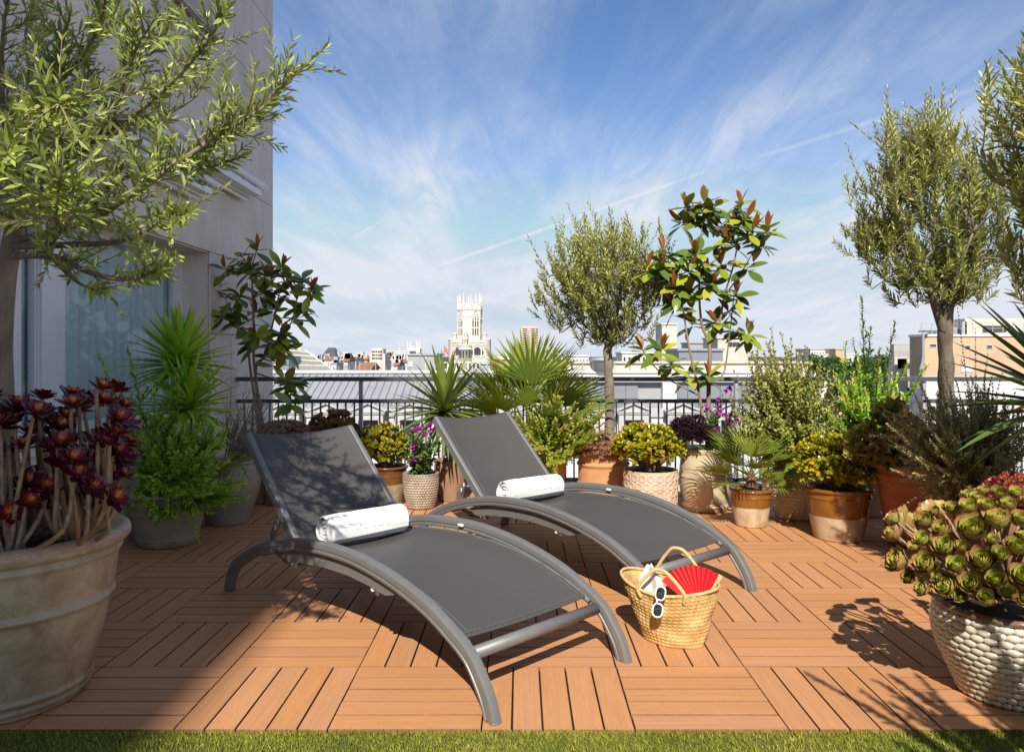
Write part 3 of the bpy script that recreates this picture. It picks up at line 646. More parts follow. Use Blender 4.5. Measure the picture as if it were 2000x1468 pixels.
# --- the house opposite: zinc roof, pedimented windows, painted brick
opp = thing('mansard_building', 'long white brick building with grey zinc roof just across the street', 'building', (-2, 60, GZ))
EY, EZ, RYY, RZ = 55.0, -2.62, 60.6, -.42      # eave and ridge
OX0, OX1 = -30.0, 4.6
b = MB(); b.add([(OX0, EY, EZ), (OX1, EY, EZ), (OX1, RYY, RZ), (OX0, RYY, RZ), (OX0, EY, EZ - .12), (OX1, EY, EZ - .12), (OX1, RYY, RZ - .12), (OX0, RYY, RZ - .12)], [(0, 1, 2, 3), (7, 6, 5, 4), (0, 4, 5, 1), (1, 5, 6, 2), (2, 6, 7, 3), (3, 7, 4, 0)])
roof = b.build('roof', M['zinc'], opp)
sl_ = math.hypot(RYY - EY, RZ - EZ); sa = math.atan2(RZ - EZ, RYY - EY)
V, Fs = bbox((0, 0, .02), (.05, sl_ - .02, .05), .008); seam_me = mesh('seam', V, Fs, M['seam'])
x = OX0 + .2
while x < OX1: inst('seam', seam_me, Matrix.Translation((x, (EY + RYY) / 2, (EZ + RZ) / 2 + .01)) @ Matrix.Rotation(sa, 4, 'X'), roof); x += .555
b = MB(); b.box2((OX0, RYY + .02, -4), (OX1 + 14, RYY + .5, -.34)); b.box2((OX0, RYY - .12, -.34), (OX1 + 14, RYY + .62, -.20)); b.box2((OX0, RYY - .02, -.20), (OX1 + 14, RYY + .5, -.14)); par = b.build('parapet', M['stonewhite'], opp)
# iron finials along the parapet
fv = MB(); fv.box((0, 0, .30), (.05, .05, .60)); fv.box((0, 0, .42), (.16, .03, .03)); fv.add(*prism([(-.05, -.05), (.05, -.05), (.05, .05), (-.05, .05)], .6, .68)); fin = fv.mesh('finial', M['post'])
f2 = MB(); f2.box((0, 0, .17), (.03, .03, .34)); fin2 = f2.mesh('finial', M['post'])
x = OX0 + 6; k = 0
while x < 17.5: inst('finial', fin if k % 3 == 0 else fin2, Matrix.Translation((x, RYY + .2, -.14)), par); x += .42; k += 1
b = MB(); b.box2((OX0, EY + .25, GZ), (OX1 + 14, EY + .8, EZ - .75)); wal = b.build('wall', M['brick_white'], opp)
b = MB(); b.box2((OX0, EY + .12, EZ - .75), (OX1 + 14, EY + .82, EZ - .13)); b.box2((OX0, EY - .05, EZ - .13 - .16), (OX1 + .02, EY + .12, EZ - .13)); b.build('cornice', M['stone_trim'], opp)
def aedicule(xc):
    "pedimented stone window standing proud of the facade"
    t = MB(); y0 = EY - .55; z1 = EZ - .05; w = 1.05
    t.box2((xc - w, y0, z1 - .85), (xc - w + .34, EY + .249, z1 - .9 - 2.6)); t.box2((xc + w - .34, y0, z1 - .85), (xc + w, EY + .249, z1 - .9 - 2.6))
    t.box2((xc - w - .10, y0 - .08, z1 - .45), (xc + w + .10, EY + .2, z1 - .33)); t.box2((xc - w, y0, z1 - .85), (xc + w, EY + .2, z1 - .45)); t.box2((xc - w - .16, y0 - .14, z1 - .33), (xc + w + .16, EY + .2, z1 - .22))
    p = t.build('window_surround', M['stone_trim'], wal)
    V, Fs = prism([(xc - w - .2, z1 - .22), (xc + w + .2, z1 - .22), (xc, z1 + .30)], y0 - .02, EY + .2, 1); mk('pediment', V, Fs, M['stone_trim'], wal)
    q = MB()
    for s in (-1, 1):
        L = math.hypot(w + .24, .58); a = math.atan2(.56, w + .24); c = (xc + s * (w + .22) / 2, y0 - .07, z1 + .09); V = np.array([[i * L / 2, j * .15, k * .06] for i in (-1, 1) for j in (-1, 1) for k in (-1, 1)]); ca, sn = math.cos(a), math.sin(-s * -1 * -a if False else (-s * a)); V = V @ np.array([[math.cos(-s * a), 0, math.sin(-s * a)], [0, 1, 0], [-math.sin(-s * a), 0, math.cos(-s * a)]]); q.add(V + np.array(c), BOXF)
    q.build('raking_cornice', M['stone_trim'], wal)
    f = MB(); f.box2((xc - w + .34, EY - .1, z1 - .85), (xc - w + .46, EY + .24, z1 - 3.4)); f.box2((xc + w - .46, EY - .1, z1 - .85), (xc + w - .34, EY + .24, z1 - 3.4)); f.box2((xc - w + .46, EY - .1, z1 - 1.0), (xc + w - .46, EY + .24, z1 - .85)); f.box2((xc - .05, EY, z1 - 1.0), (xc + .05, EY + .24, z1 - 3.4))
    fr = f.build('window', M['tan_frame'], wal); g = MB(); g.box2((xc - w + .46, EY + .12, z1 - 1.0), (xc + w - .46, EY + .2, z1 - 3.4)); g.build('pane', M['city_glass'], fr)
for pxx in (478, 559.5, 641, 722, 803, 884, 965, 1046, 1127, 1236, 1330, 1424, 1520): aedicule((pxx - CX) / F * EY)
# right wing of the same street front: flat metal panels and a white pier
wing = thing('clad_rooftop_storey', 'grey metal clad rooftop storey behind the olive trunk and magnolia', 'building', (12, 57, GZ))
for (pa, pb, yy) in ((1128, 1246, 57.5), (1246, 1294, 58.4), (1322, 1470, 57.5), (1470, 1600, 57.9)):
    xa, xb = (pa - CX) / F * yy, (pb - CX) / F * yy; n = max(1, int(round((xb - xa) / .85)))
    for k in range(n):
        for (za, zb) in ((-3.3, -2.22), (-2.20, -.98)) if pa in (1128, 1322) else ((-3.3, -.98),):
            V, Fs = bbox((xa + (k + .5) * (xb - xa) / n, yy + .1, (za + zb) / 2), ((xb - xa) / n - .03, .2, zb - za), .01); mk('panel', V, Fs, M['panel'], wing)
b = MB(); x0, x1 = (1126 - CX) / F * 57.5, (1605 - CX) / F * 57.5; b.box2((x0, 57.72, -9), (x1, 60.3, -.98)); b.box2((x0, 57.2, -.96), (x1, 57.75, -.80)); b.build('core', M['cw_grey'], wing)
b = MB(); b.box2(((1294 - CX) / F * 57, 56.9, -3.4), ((1321 - CX) / F * 57, 57.71, -.97)); b.build('pier', M['stonewhite'], wing)
b = MB(); b.box2((x0, 61.2, -2), ((1580 - CX) / F * 61, 64, .42)); b.box2((x0 - .2, 61.0, .42), ((1582 - CX) / F * 61, 64.2, .56)); b.build('cream_parapet', M['cw_cream'], wing)
V, Fs = lathe([(0, 0), (.75, 0), (.75, .75), (.95, .8), (.9, .95), (0, 1.05)], 20, ((1172 - CX) / F * 62, 60.85, -.15)); mk('vent_cowl', V, Fs, M['zinc'], wing, True)

def bld(name, label, px0, px1, pyt, Y, mat, depth=12, rows=None, roof=None, cat='building', group=None, wcol=None, pyb=None):
    "a block of the town: walls, roof slab, window bands; rows = (storeys, bays)"
    xa, xb = (px0 - CX) / F * Y, (px1 - CX) / F * Y; zt = H - (pyt - CY) / F * Y
    t = thing(name, label, cat, ((xa + xb) / 2, Y + depth / 2, GZ), group)
    b = MB(); b.box2((xa, Y, GZ), (xb, Y + depth, zt)); b.build('wall', mat, t)
    if roof == 'gable':
        V, Fs = prism([(Y - .4, zt), (Y + depth + .4, zt), (Y + depth / 2, zt + depth * .14)], xa - .3, xb + .3, 0); mk('roof', V, Fs, M['roof_tile'], t)
    elif roof == 'hip':
        c = (xa + xb) / 2; mk('roof', [(xa - .3, Y - .3, zt), (xb + .3, Y - .3, zt), (xb + .3, Y + depth, zt), (xa - .3, Y + depth, zt), (xa + (xb - xa) * .25, Y + depth * .4, zt + depth * .28), (xb - (xb - xa) * .25, Y + depth * .4, zt + depth * .28)], [(0, 1, 5, 4), (1, 2, 5), (2, 3, 4, 5), (3, 0, 4), (3, 2, 1, 0)], M['roof_dark'], t)
    else:
        b = MB(); b.box2((xa - .25, Y - .25, zt), (xb + .25, Y + depth + .2, zt + .35)); b.build('roof', roof if roof else mat, t)
    if group:
        b = MB(); q = random.Random(int(px0 * 7))
        for _ in range(q.randint(2, 4)): xx_ = q.uniform(xa + .5, xb - .5); w_ = q.uniform(.4, 1.6); b.box2((xx_ - w_ / 2, Y + 2, zt), (xx_ + w_ / 2, Y + 4, zt + q.uniform(.6, 2.4)))
        if q.random() < .5: xx_ = q.uniform(xa, xb); b.box2((xx_ - .06, Y + 1, zt), (xx_ + .06, Y + 1.1, zt + q.uniform(2, 4)))
        b.build('chimneys', q.choice([mat, M['cw_grey'], M['cw_pink']]), t)
    if rows:
        r, c = rows; b = MB(); fh = min(3.1, (zt - GZ) / r); bw = (xb - xa) / c
        for i in range(r):
            for k in range(c): b.box((xa + (k + .5) * bw, Y - .005, zt - fh * (i + .55)), (bw * .42, .12, fh * .52))
        o = b.build('windows', wcol or M['city_glass'], t); o['kind'] = 'stuff'
    return t
# named houses of the skyline
bld('grey_block', 'blank grey rendered block with one white panel left of the tower', 796, 851, 694, 150, M['cw_grey'], 14)
b = MB(); xx = (798 - CX) / F * 149.9; b.box2((xx, 149.85, H - (716 - CY) / F * 150), ((806 - CX) / F * 149.9, 149.98, H - (706 - CY) / F * 150)); b.box2(((831 - CX) / F * 150, 149.8, -6), ((832.5 - CX) / F * 150, 149.98, .6)); o = b.build('wall_panel', M['stonewhite'], bpy.data.objects['grey_block'])
bld('brick_block', 'orange brick block with white roof slab right of the palace tower', 959, 1098, 702, 130, M['brick_red'], 16, None, M['cw_white'])
b = MB(); b.box2(((985 - CX) / F * 129.6, 129.2, -10), ((999 - CX) / F * 129.6, 129.95, H - (709 - CY) / F * 129.6)); b.build('white_annex', M['cw_white'], bpy.data.objects['brick_block'])
for pxm in (989, 1073): V, Fs = tube([((pxm - CX) / F * 129, 129.1, -8), ((pxm - CX) / F * 129, 129.1, .6)], .12, 8); mk('flue', V, Fs, M['zinc'], bpy.data.objects['brick_block'], True)
bld('glass_link', 'low pale glazed roof between the palace and the orange brick block', 938, 958.5, 711, 131, simple('pale_glazing', (.45, .52, .54), .2), 10)
bld('long_terrace_block', 'long white block of flats behind the round fronted building', 746, 800, 686.5, 330, M['cw_white'], 20, (5, 11))
bld('dark_roof_block', 'distant low block with slate dark roof at skyline left of the dome', 627, 655, 698, 430, M['cw_cream'], 20, (3, 8), 'hip')
bld('red_gable_house', 'white house with red tiled gable roof below the round fronted building', 697, 722, 722, 120, M['cw_white'], 8, None, 'gable')
bld('cream_block', 'cream block with flat roof right of the palace tower', 955, 984, 693, 300, M['cw_cream'], 16, (4, 6))
bld('pale_store_block', 'wide pale block with dark windows beside the palace base', 984, 1018, 691, 340, M['cw_white'], 16, (4, 8))
bld('beige_low_block', 'beige block at the skyline between palm and olive trunk', 1050, 1100, 698, 320, M['cw_cream'], 16, (3, 9))
bld('white_roof_block', 'white flat roofed block behind the railing left of the olive trunk', 1098, 1150, 696, 210, M['cw_white'], 14, (3, 8))
bld('silver_plant_room', 'silver metal clad plant room on a roof behind the magnolia stem', 1326, 1412, 685, 110, M['panel'], 10, None, M['zinc'])
bld('cream_stair_tower', 'cream rooftop block right of the magnolia trunk', 1402, 1462, 661, 150, M['cw_cream'], 12)
b = MB(); 
for k in range(3): b.box2(((1425 + k * 7 - CX) / F * 149.5, 149.7, H - (675 - CY) / F * 149.5), ((1431 + k * 7 - CX) / F * 149.5, 149.98, H - (668 - CY) / F * 149.5))
b.build('grille', M['city_glass'], bpy.data.objects['cream_stair_tower'])
bld('tan_chimney_block', 'narrow tan rooftop tower seen through the magnolia leaves', 1293, 1322, 634, 170, M['cw_pink'], 8)
bld('louvre_block', 'grey rooftop box with louvres behind the magnolia leaves', 1345, 1383, 671, 180, M['cw_grey'], 8)
bld('white_office_block', 'white block behind the magnolia lower leaves', 1215, 1300, 690, 190, M['cw_white'], 12, (3, 9))
bld('brown_roof_block', 'distant pale block with brown ribbed roof right of the shrubs', 1583, 1616, 683, 260, M['cw_white'], 14, (3, 6), M['cw_tan'])
bld('white_terrace_block', 'long low white block above the park trees at right', 1590, 1680, 693, 240, M['cw_white'], 14, (2, 12))
bld('peach_house', 'small peach coloured rooftop house above the park trees', 1632, 1648, 683, 235, M['cw_tan'], 8)
# small white houses that fill the middle distance, none to be told from the next
rc = random.Random(21)
for k in range(76):
    px = 585 + 215 * rc.random() if k < 62 else 1000 + 130 * rc.random(); w = rc.uniform(6, 17); Y = rc.uniform(170, 480); top = rc.uniform(697, 722) - (8 if Y > 380 else 0) * rc.random()
    if 716 < px < 756 and Y < 300: Y += 160
    top = max(top, 694.5)
    wm, rf = rc.choice(['cw_white', 'cw_white', 'cw_white', 'cw_cream']), rc.choice([None, None, None, None, 'cw_grey', 'gable'])
    side = 'left of the round fronted building' if px < 722 else ('between round fronted building and palace' if px < 900 else 'right of the palace')
    lab = 'small %s house with %s roof in the distance %s' % ('white' if wm == 'cw_white' else 'cream', {None: 'plain flat', 'cw_grey': 'grey flat', 'gable': 'red gabled'}[rf], side)
    bld('distant_house', lab, px - w / 2, px + w / 2, top, Y, M[wm], 9, (rc.choice([2, 3, 4]), rc.choice([2, 3, 4, 5])), M[rf] if rf == 'cw_grey' else rf, 'house', 'small pale houses of the middle distance')
# dome with a spire, two thin spires
Y = 440; c = at(660, 694, Y); t = thing('domed_church', 'small grey dome with thin dark spire on the left skyline', 'church', (c[0], Y, GZ))
V, Fs = lathe([(3.4, GZ), (3.4, c[2] - 1.2), (3.6, c[2] - 1), (3.4, c[2] - .6), (2.7, c[2] + 1.2), (1.5, c[2] + 2.4), (.5, c[2] + 2.9), (.25, c[2] + 3.2), (.14, c[2] + 7.2), (0, c[2] + 7.5)], 24, (c[0], Y, 0)); mk('dome', V, Fs, M['zinc'], t, True)
b = MB(); b.box2((c[0] - 4.5, Y + .5, GZ), (c[0] + 4.5, Y + 9, c[2] - .9)); b.build('nave', M['cw_white'], t)
Y = 620; c = at(585.5, 688, Y); t = thing('slender_spire', 'slender white spire standing over the sloped roof', 'spire', (c[0], Y, GZ)); V, Fs = lathe([(2.2, GZ), (2.2, c[2]), (1.3, c[2] + .5), (1.3, c[2] + 4), (.6, c[2] + 4.4), (.5, c[2] + 7.6), (.12, c[2] + 8), (0, c[2] + 9.8)], 8, (c[0], Y, 0)); mk('shaft', V, Fs, M['palace'], t)
Y = 520; c = at(673, 697, Y); t = thing('stepped_white_tower', 'stepped white rooftop tower with thin mast on the left skyline', 'tower', (c[0], Y, GZ)); b = MB(); b.box2((c[0] - 3.5, Y, GZ), (c[0] + 3.5, Y + 7, c[2] + 1)); b.box2((c[0] - 1.9, Y + 1, c[2] + 1), (c[0] + 2.1, Y + 5, c[2] + 3.2)); b.build('wall', M['cw_white'], t); V, Fs = tube([(c[0] + .3, Y + 2, c[2] + 3), (c[0] + .3, Y + 2, c[2] + 6.3)], .16, 6); mk('mast', V, Fs, M['post'], t)
# building with a sloping ribbed roof at far left
Y = 92; t = thing('sloped_roof_hall', 'large hall with grey green sloping ribbed roof beside the wall corner', 'building', ((560 - CX) / F * Y, Y, GZ))
P0, P1, P2, P3 = at(430, 724, Y), at(651, 724, Y), at(596, 684, Y + 7), at(430, 670, Y + 7)
mk('roof', [P0, P1, P2, P3, P1 * np.array([1.08, 1.08, 1]), P0 * np.array([1.08, 1.08, 1])], [(0, 1, 2, 3), (1, 4, 2), (3, 2, 4, 5)], M['roof_green'], t)
for f in (.22, .45, .68, .9):
    V, Fs = tube([P0 + (P3 - P0) * f + (0, -.03, .03), P1 + (P2 - P1) * f + (0, -.03, .03)], .09, 6); mk('roof_rib', V, Fs, M['cw_pink'], t)
V, Fs = tube([P1 + (0, -.05, .05), P2 + (0, -.05, .05)], .1, 6); mk('hip_edge', V, Fs, M['stonewhite'], t)
b = MB(); b.box2((P0[0], Y + .1, GZ), (P1[0] - .8, Y + 2.5, P1[2])); b.build('wall', M['cw_cream'], t)
c0, c1 = at(546, 722, Y - 2), at(564, 696, Y - 2); b = MB(); b.box2((c0[0], Y - 2, c0[2]), (c1[0], Y + 3, c1[2])); d = b.build('dormer', M['panel'], t); b = MB(); b.box2((c0[0] + .2, Y - 2.06, c0[2] + .55), (c1[0] - .25, Y - 2.01, c1[2] - .5)); b.build('pane', M['city_glass'], d)
# round-fronted building
Y = 210; c = at(737, 690, Y); t = thing('round_fronted_building', 'pale building with rounded glazed bay and flat top left of the yucca', 'building', (c[0], Y, GZ)); k = Y / F
zt = H - (680 - CY) * k; zm = H - (690.5 - CY) * k
b = MB(); b.box2((c[0] - 15 * k, Y, GZ), (c[0] + 15 * k, Y + 6, zm)); b.box2((c[0] - 12 * k, Y + .5, zm), (c[0] + 11 * k, Y + 5, zt - 1.2 * k)); b.build('wall', M['cw_pink'], t)
V, Fs = lathe([(0, GZ), (11 * k, GZ), (11 * k, zt), (10.2 * k, zt), (10.2 * k, zt - .15), (0, zt - .15)], 40, (c[0], Y + 2.0 * k, 0)); mk('round_bay', V, Fs, M['cw_cream'], t, True)
for py in (686.5, 693, 699.5):
    for a in range(-3, 4):
        th = -math.pi / 2 + a * .30; V, Fs = bbox((0, 0, 0), (2.3 * k, .2, 3.6 * k), .02); o = inst('window', mesh('window', V, Fs, M['city_glass']), Matrix.Translation((c[0] + 11 * k * math.cos(th), Y + 2 * k + 11 * k * math.sin(th), H - (py - CY) * k)) @ Matrix.Rotation(th + math.pi / 2, 4, 'Z'), t)
b = MB(); b.box2((c[0] - 11 * k, Y - .15, H - (715 - CY) * k), (c[0] - 8.5 * k, Y - .01, H - (710 - CY) * k)); b.build('window', M['city_glass'], t)
# far tower block
Y = 900; k = Y / F; c = at(1034, 637, Y); t = thing('high_rise', 'distant beige high rise tower with stacked balconies above the fan palm', 'tower', (c[0], Y, GZ)); b = MB()
zt = c[2]; b.box2((c[0] - 17 * k, Y, GZ), (c[0] + 17 * k, Y + 18, zt - 1.2)); b.box2((c[0] - 12 * k, Y + 1, zt - 1.2), (c[0] + 16 * k, Y + 15, zt)); TB = cityw('beige_tower_stone', (.54, .44, .36)); b.build('wall', TB, t)
for (xa, xb) in ((-13, -4.5), (3.5, 10.5), (12.5, 16.5)):
    b = MB(); b.box2((c[0] + xa * k, Y - .3, GZ), (c[0] + xb * k, Y + .4, zt - 2.2)); b.build('loggia', simple('shaded_loggia', (.16, .14, .13), .8), t)
    for i in range(20):
        V, Fs = bbox((c[0] + (xa + xb) / 2 * k, Y - .75, zt - 2.4 - i * 2.05), ((xb - xa) * k, .9, .95), .05); mk('balcony', V, Fs, TB, t)
# --- the palace with its tall white clock tower
Y = 390.0; k = Y / F; pc = at(915.5, 690, Y); t = pal = thing('palace', 'ornate white stone palace with tall clock tower and pinnacles', 'building', (pc[0], Y + 10, GZ))
zz = lambda py: H - (py - CY) * k
def octo(wm, wc, rot):
    s = wm / 2; q = wm / 2 + wc * .7071; P = [(q, -s), (q, s), (s, q), (-s, q), (-q, s), (-q, -s), (-s, -q), (s, -q)]; c_, s_ = math.cos(rot), math.sin(rot); return [(pc[0] + x * c_ - y * s_, Y + 8 + x * s_ + y * c_) for x, y in P]
RT = math.radians(35)      # a main face turns 35 degrees off the line of sight to the right
def stage(name, py0, py1, g, par=None): V, Fs = prism(octo(5.5 * g, 4.0 * g, RT), zz(py0), zz(py1)); return mk(name, V, Fs, M['palace'], par or t)
tower = stage('tower_shaft', 700, 618, 1.0)
for py0, py1, g in ((618, 615.5, 1.06), (626.5, 625.5, 1.03), (604.5, 602.3, 1.10)): stage('string_course', py0, py1, g, tower)
clk = stage('clock_stage', 615.5, 604.5, 1.045, tower)
stage('parapet', 602.3, 599.5, 1.0, tower); stage('lantern', 599.5, 595.5, .86, tower)
def on_face(fi, u, z, dist, g=1.0):
    "point on main face fi of the shaft: u across, z height"
    a = RT + (-math.pi / 2) + fi * math.pi / 2; nx, ny = math.cos(a), math.sin(a); q = (5.5 / 2 + 4.0 * .7071) * g + dist; return (pc[0] + nx * q - ny * u, Y + 8 + ny * q + nx * u, z), a
for fi in (0, -1, 1):
    for u in (-1.45, 0, 1.45):
        for (pa, pb) in ((637.5, 625.8), (654, 641)):
            p, a = on_face(fi, u, (zz(pa) + zz(pb)) / 2, .02); V, Fs = bbox((0, 0, 0), (.3, .62, abs(zz(pa) - zz(pb))), .02); o = inst('window', mesh('window', V, Fs, M['city_glass']), Matrix.Translation(p) @ Matrix.Rotation(a, 4, 'Z'), tower)
        p, a = on_face(fi, u, zz(622), .05); V, Fs = bbox((0, 0, 0), (.4, .5, 1.0), .1); inst('window', mesh('window', V, Fs, M['city_glass']), Matrix.Translation(p) @ Matrix.Rotation(a, 4, 'Z'), tower)
    for u in (-2.55, -.72, .72, 2.55):
        p, a = on_face(fi, u, zz(638), .12); V, Fs = bbox((0, 0, 0), (.35, .45, 10.5), .05); inst('pilaster', mesh('pilaster', V, Fs, M['palace']), Matrix.Translation(p) @ Matrix.Rotation(a, 4, 'Z'), tower)
    p, a = on_face(fi, 0, zz(609.8), .16, 1.045); V, Fs = lathe([(0, 0), (1.25, 0), (1.25, .14), (1.08, .18), (1.05, .08), (0, .08)], 28); o = mk('clock', V, Fs, [M['stonewhite']], tower, True); o.matrix_local = Matrix.Translation(p) @ Matrix.Rotation(a, 4, 'Z') @ Matrix.Rotation(math.pi / 2, 4, 'Y')
    h = MB(); h.box((-.28, 0, .12), (.62, .14, .05)); h.box((0, .34, .12), (.14, .78, .05)); hd = h.build('hands', M['roof_dark'], None); hd.parent = tower; hd.matrix_local = o.matrix_local.copy()
# pinnacles of the crown
pin = MB(); V, Fs = lathe([(.62, 0), (.62, 2.0), (.78, 2.1), (.78, 2.4), (.45, 2.6), (.42, 4.0), (.58, 4.1), (.32, 4.6), (.24, 6.6), (.36, 6.8), (.14, 7.2), (.06, 8.6), (0, 9.0)], 8); pin.add(V, Fs.tolist()); pin_me = pin.mesh('pinnacle', M['palace'])
for i, (x, y) in enumerate(octo(5.5, 4.0, RT)): inst('pinnacle', pin_me, Matrix.Translation((x * .97 + pc[0] * .03, y * .97 + (Y + 8) * .03, zz(602))) @ Matrix.Scale(1.0 if i % 2 else .95, 4), tower)
oc = octo(5.5, 4.0, RT)
for i in range(8):
    x, y = (oc[i][0] + oc[(i + 1) % 8][0]) / 2, (oc[i][1] + oc[(i + 1) % 8][1]) / 2; inst('pinnacle', pin_me, Matrix.Translation((x, y, zz(600.5))) @ Matrix.Scale(.62, 4), tower)
    for s in (.28, .72): inst('pinnacle', pin_me, Matrix.Translation((oc[i][0] + (oc[(i + 1) % 8][0] - oc[i][0]) * s, oc[i][1] + (oc[(i + 1) % 8][1] - oc[i][1]) * s, zz(602))) @ Matrix.Diagonal((.5, .5, .36, 1)), tower)
    for s in (.2, .4, .6, .8):
        x, y = oc[i][0] + (oc[(i + 1) % 8][0] - oc[i][0]) * s, oc[i][1] + (oc[(i + 1) % 8][1] - oc[i][1]) * s; V, Fs = bbox((0, 0, 0), (.35, .35, 1.3), .06); inst('corbel', mesh('corbel', V, Fs, M['palace']), Matrix.Translation((pc[0] + (x - pc[0]) * 1.03, Y + 8 + (y - Y - 8) * 1.03, zz(619.6))), tower)
# body under the tower: square block turned with it, arched openings
def turned(u, v): a = RT - math.pi / 2 + math.pi / 2; c_, s_ = math.cos(RT), math.sin(RT); return (pc[0] + u * c_ - v * s_, Y + 8 + u * s_ + v * c_)
def sq(h, z0, z1, name, par=t, m='palace'): V, Fs = prism([turned(-h, -h), turned(h, -h), turned(h, h), turned(-h, h)], z0, z1); return mk(name, V, Fs, M[m], par)
body = sq(7.3, GZ, zz(666), 'tower_base'); sq(7.55, zz(669), zz(667.4), 'cornice', body); sq(7.5, zz(673.5), zz(672.6), 'cornice', body); sq(6.6, zz(666) + .001, zz(664.3), 'parapet', body)
for su, sv in ((-1, -1), (1, -1), (1, 1), (-1, 1)):
    x, y = turned(su * 6.9, sv * 6.9); V, Fs = lathe([(1.5, GZ), (1.5, zz(662.5)), (1.7, zz(662)), (1.7, zz(661)), (1.2, zz(660.5)), (0, zz(660.2))], 12, (x, y, 0)); mk('corner_turret', V, Fs, M['palace'], body)
    x, y = turned(su * 5.6, sv * 5.6); V, Fs = lathe([(1.1, zz(667)), (1.1, zz(651)), (1.3, zz(650.4)), (1.0, zz(649.4)), (0, zz(648.6))], 12, (x, y, 0)); mk('turret', V, Fs, M['palace'], body)
for s in (0, -1):       # the two faces that look this way: great arch with columns
    a = RT - math.pi / 2 + s * math.pi / 2; R3 = Matrix.Translation((pc[0], Y + 8, 0)) @ Matrix.Rotation(a, 4, 'Z')
    n = 18; rO, rI = 4.5, 3.9; V = []; zc = zz(687)
    for kx in (0, 1):
        for q in range(n + 1):
            an = math.pi * q / n
            for r_ in (rI, rO): V.append((7.3 + .35 * kx - .2, r_ * math.cos(an), zc + r_ * math.sin(an)))
    m_ = 2 * (n + 1); Fs = [(m_ + 2 * q, m_ + 2 * q + 1, m_ + 2 * q + 3, m_ + 2 * q + 2) for q in range(n)] + [(2 * q + 1, 2 * q + 3, m_ + 2 * q + 3, m_ + 2 * q + 1) for q in range(n)] + [(2 * q, m_ + 2 * q, m_ + 2 * q + 2, 2 * q + 2) for q in range(n)]
    o = mk('great_arch', V, Fs, M['palace'], body); o.matrix_local = R3
    V = [(7.34, -3.85, zc - 3)] + [(7.34, 3.85 * math.cos(math.pi * q / n), zc + 3.85 * math.sin(math.pi * q / n)) for q in range(n + 1)][::-1] + [(7.34, 3.85, zc - 3)]; Vt = [tuple(v) for v in V]; o = mk('tympanum', Vt, [tuple(range(len(Vt)))], M['cw_pink'], body); o.matrix_local = R3
    V = [(7.40, -2.0, zc - 2.6)] + [(7.40, 2.0 * math.cos(math.pi * q / n), zc + .4 + 2.0 * math.sin(math.pi * q / n)) for q in range(n + 1)][::-1] + [(7.40, 2.0, zc - 2.6)]; o = mk('arched_window', V, [tuple(range(len(V)))], M['city_glass'], body); o.matrix_local = R3
    for u in (-2.35, 2.35):
        V, Fs = lathe([(.42, zc - 3), (.42, zc - 2.6), (.3, zc - 2.5), (.28, zc + 1.2), (.45, zc + 1.5), (.45, zc + 1.8), (0, zc + 1.8)], 12, (7.6, u, 0)); o = mk('column', V, Fs, M['palace'], body, True); o.matrix_local = R3
    for u in (-3.2, 3.2): V, Fs = bbox((7.42, u, zc - .8), (.1, .9, 2.6), .02); o = mk('side_light', V, Fs, M['city_glass'], body); o.matrix_local = R3
    for q in range(9): V, Fs = bbox((7.55, -3.6 + q * .9, zz(697.5)), (.5, .3, 1.5), .05); o = mk('baluster', V, Fs, M['palace'], body); o.matrix_local = R3
    V, Fs = bbox((7.6, 0, zz(694.8)), (.7, 8.6, .5), .05); o = mk('balustrade', V, Fs, M['palace'], body); o.matrix_local = R3
# projecting corner bay with gable ornament in front of the tower base
V, Fs = lathe([(3.3, GZ), (3.3, zz(683)), (3.6, zz(682.4)), (3.6, zz(681)), (3.1, zz(680.6)), (3.0, zz(676)), (3.3, zz(675.6)), (2.4, zz(674)), (0, zz(673))], 8, (*turned(-6.6, -6.6), 0)); bay = mk('corner_bay', V, Fs, M['palace'], t)
for q in range(6):
    a = -math.pi / 2 + (q - 2.5) * .5; x, y = turned(-6.6, -6.6); V, Fs = bbox((0, 0, 0), (.2, .7, 3.6), .05); inst('window', mesh('window', V, Fs, M['city_glass']), Matrix.Translation((x + 3.2 * math.cos(a), y + 3.2 * math.sin(a), zz(691.5))) @ Matrix.Rotation(a, 4, 'Z'), bay)
    inst('pinnacle', pin_me, Matrix.Translation((x + 3.0 * math.cos(a), y + 3.0 * math.sin(a), zz(675))) @ Matrix.Scale(.42, 4), bay)
inst('pinnacle', pin_me, Matrix.Translation((*turned(-5.2, -5.2), zz(674))) @ Matrix.Diagonal((1.7, 1.7, 1.0, 1)), bay)
b = MB(); b.box2((pc[0] - 17, Y - 4, GZ), (pc[0] + 9, Y + 3, zz(707))); b.box2((pc[0] - 17.3, Y - 4.3, zz(707) - .5), (pc[0] + 9.3, Y - 4.01, zz(706.4))); low = b.build('lower_wing', M['palace'], t)
b = MB()
for q in range(12): b.box((pc[0] - 15.5 + q * 2.05, Y - 4.02, zz(714)), (.9, .1, 2.6))
o = b.build('wing_windows', M['city_glass'], low); o['kind'] = 'stuff'
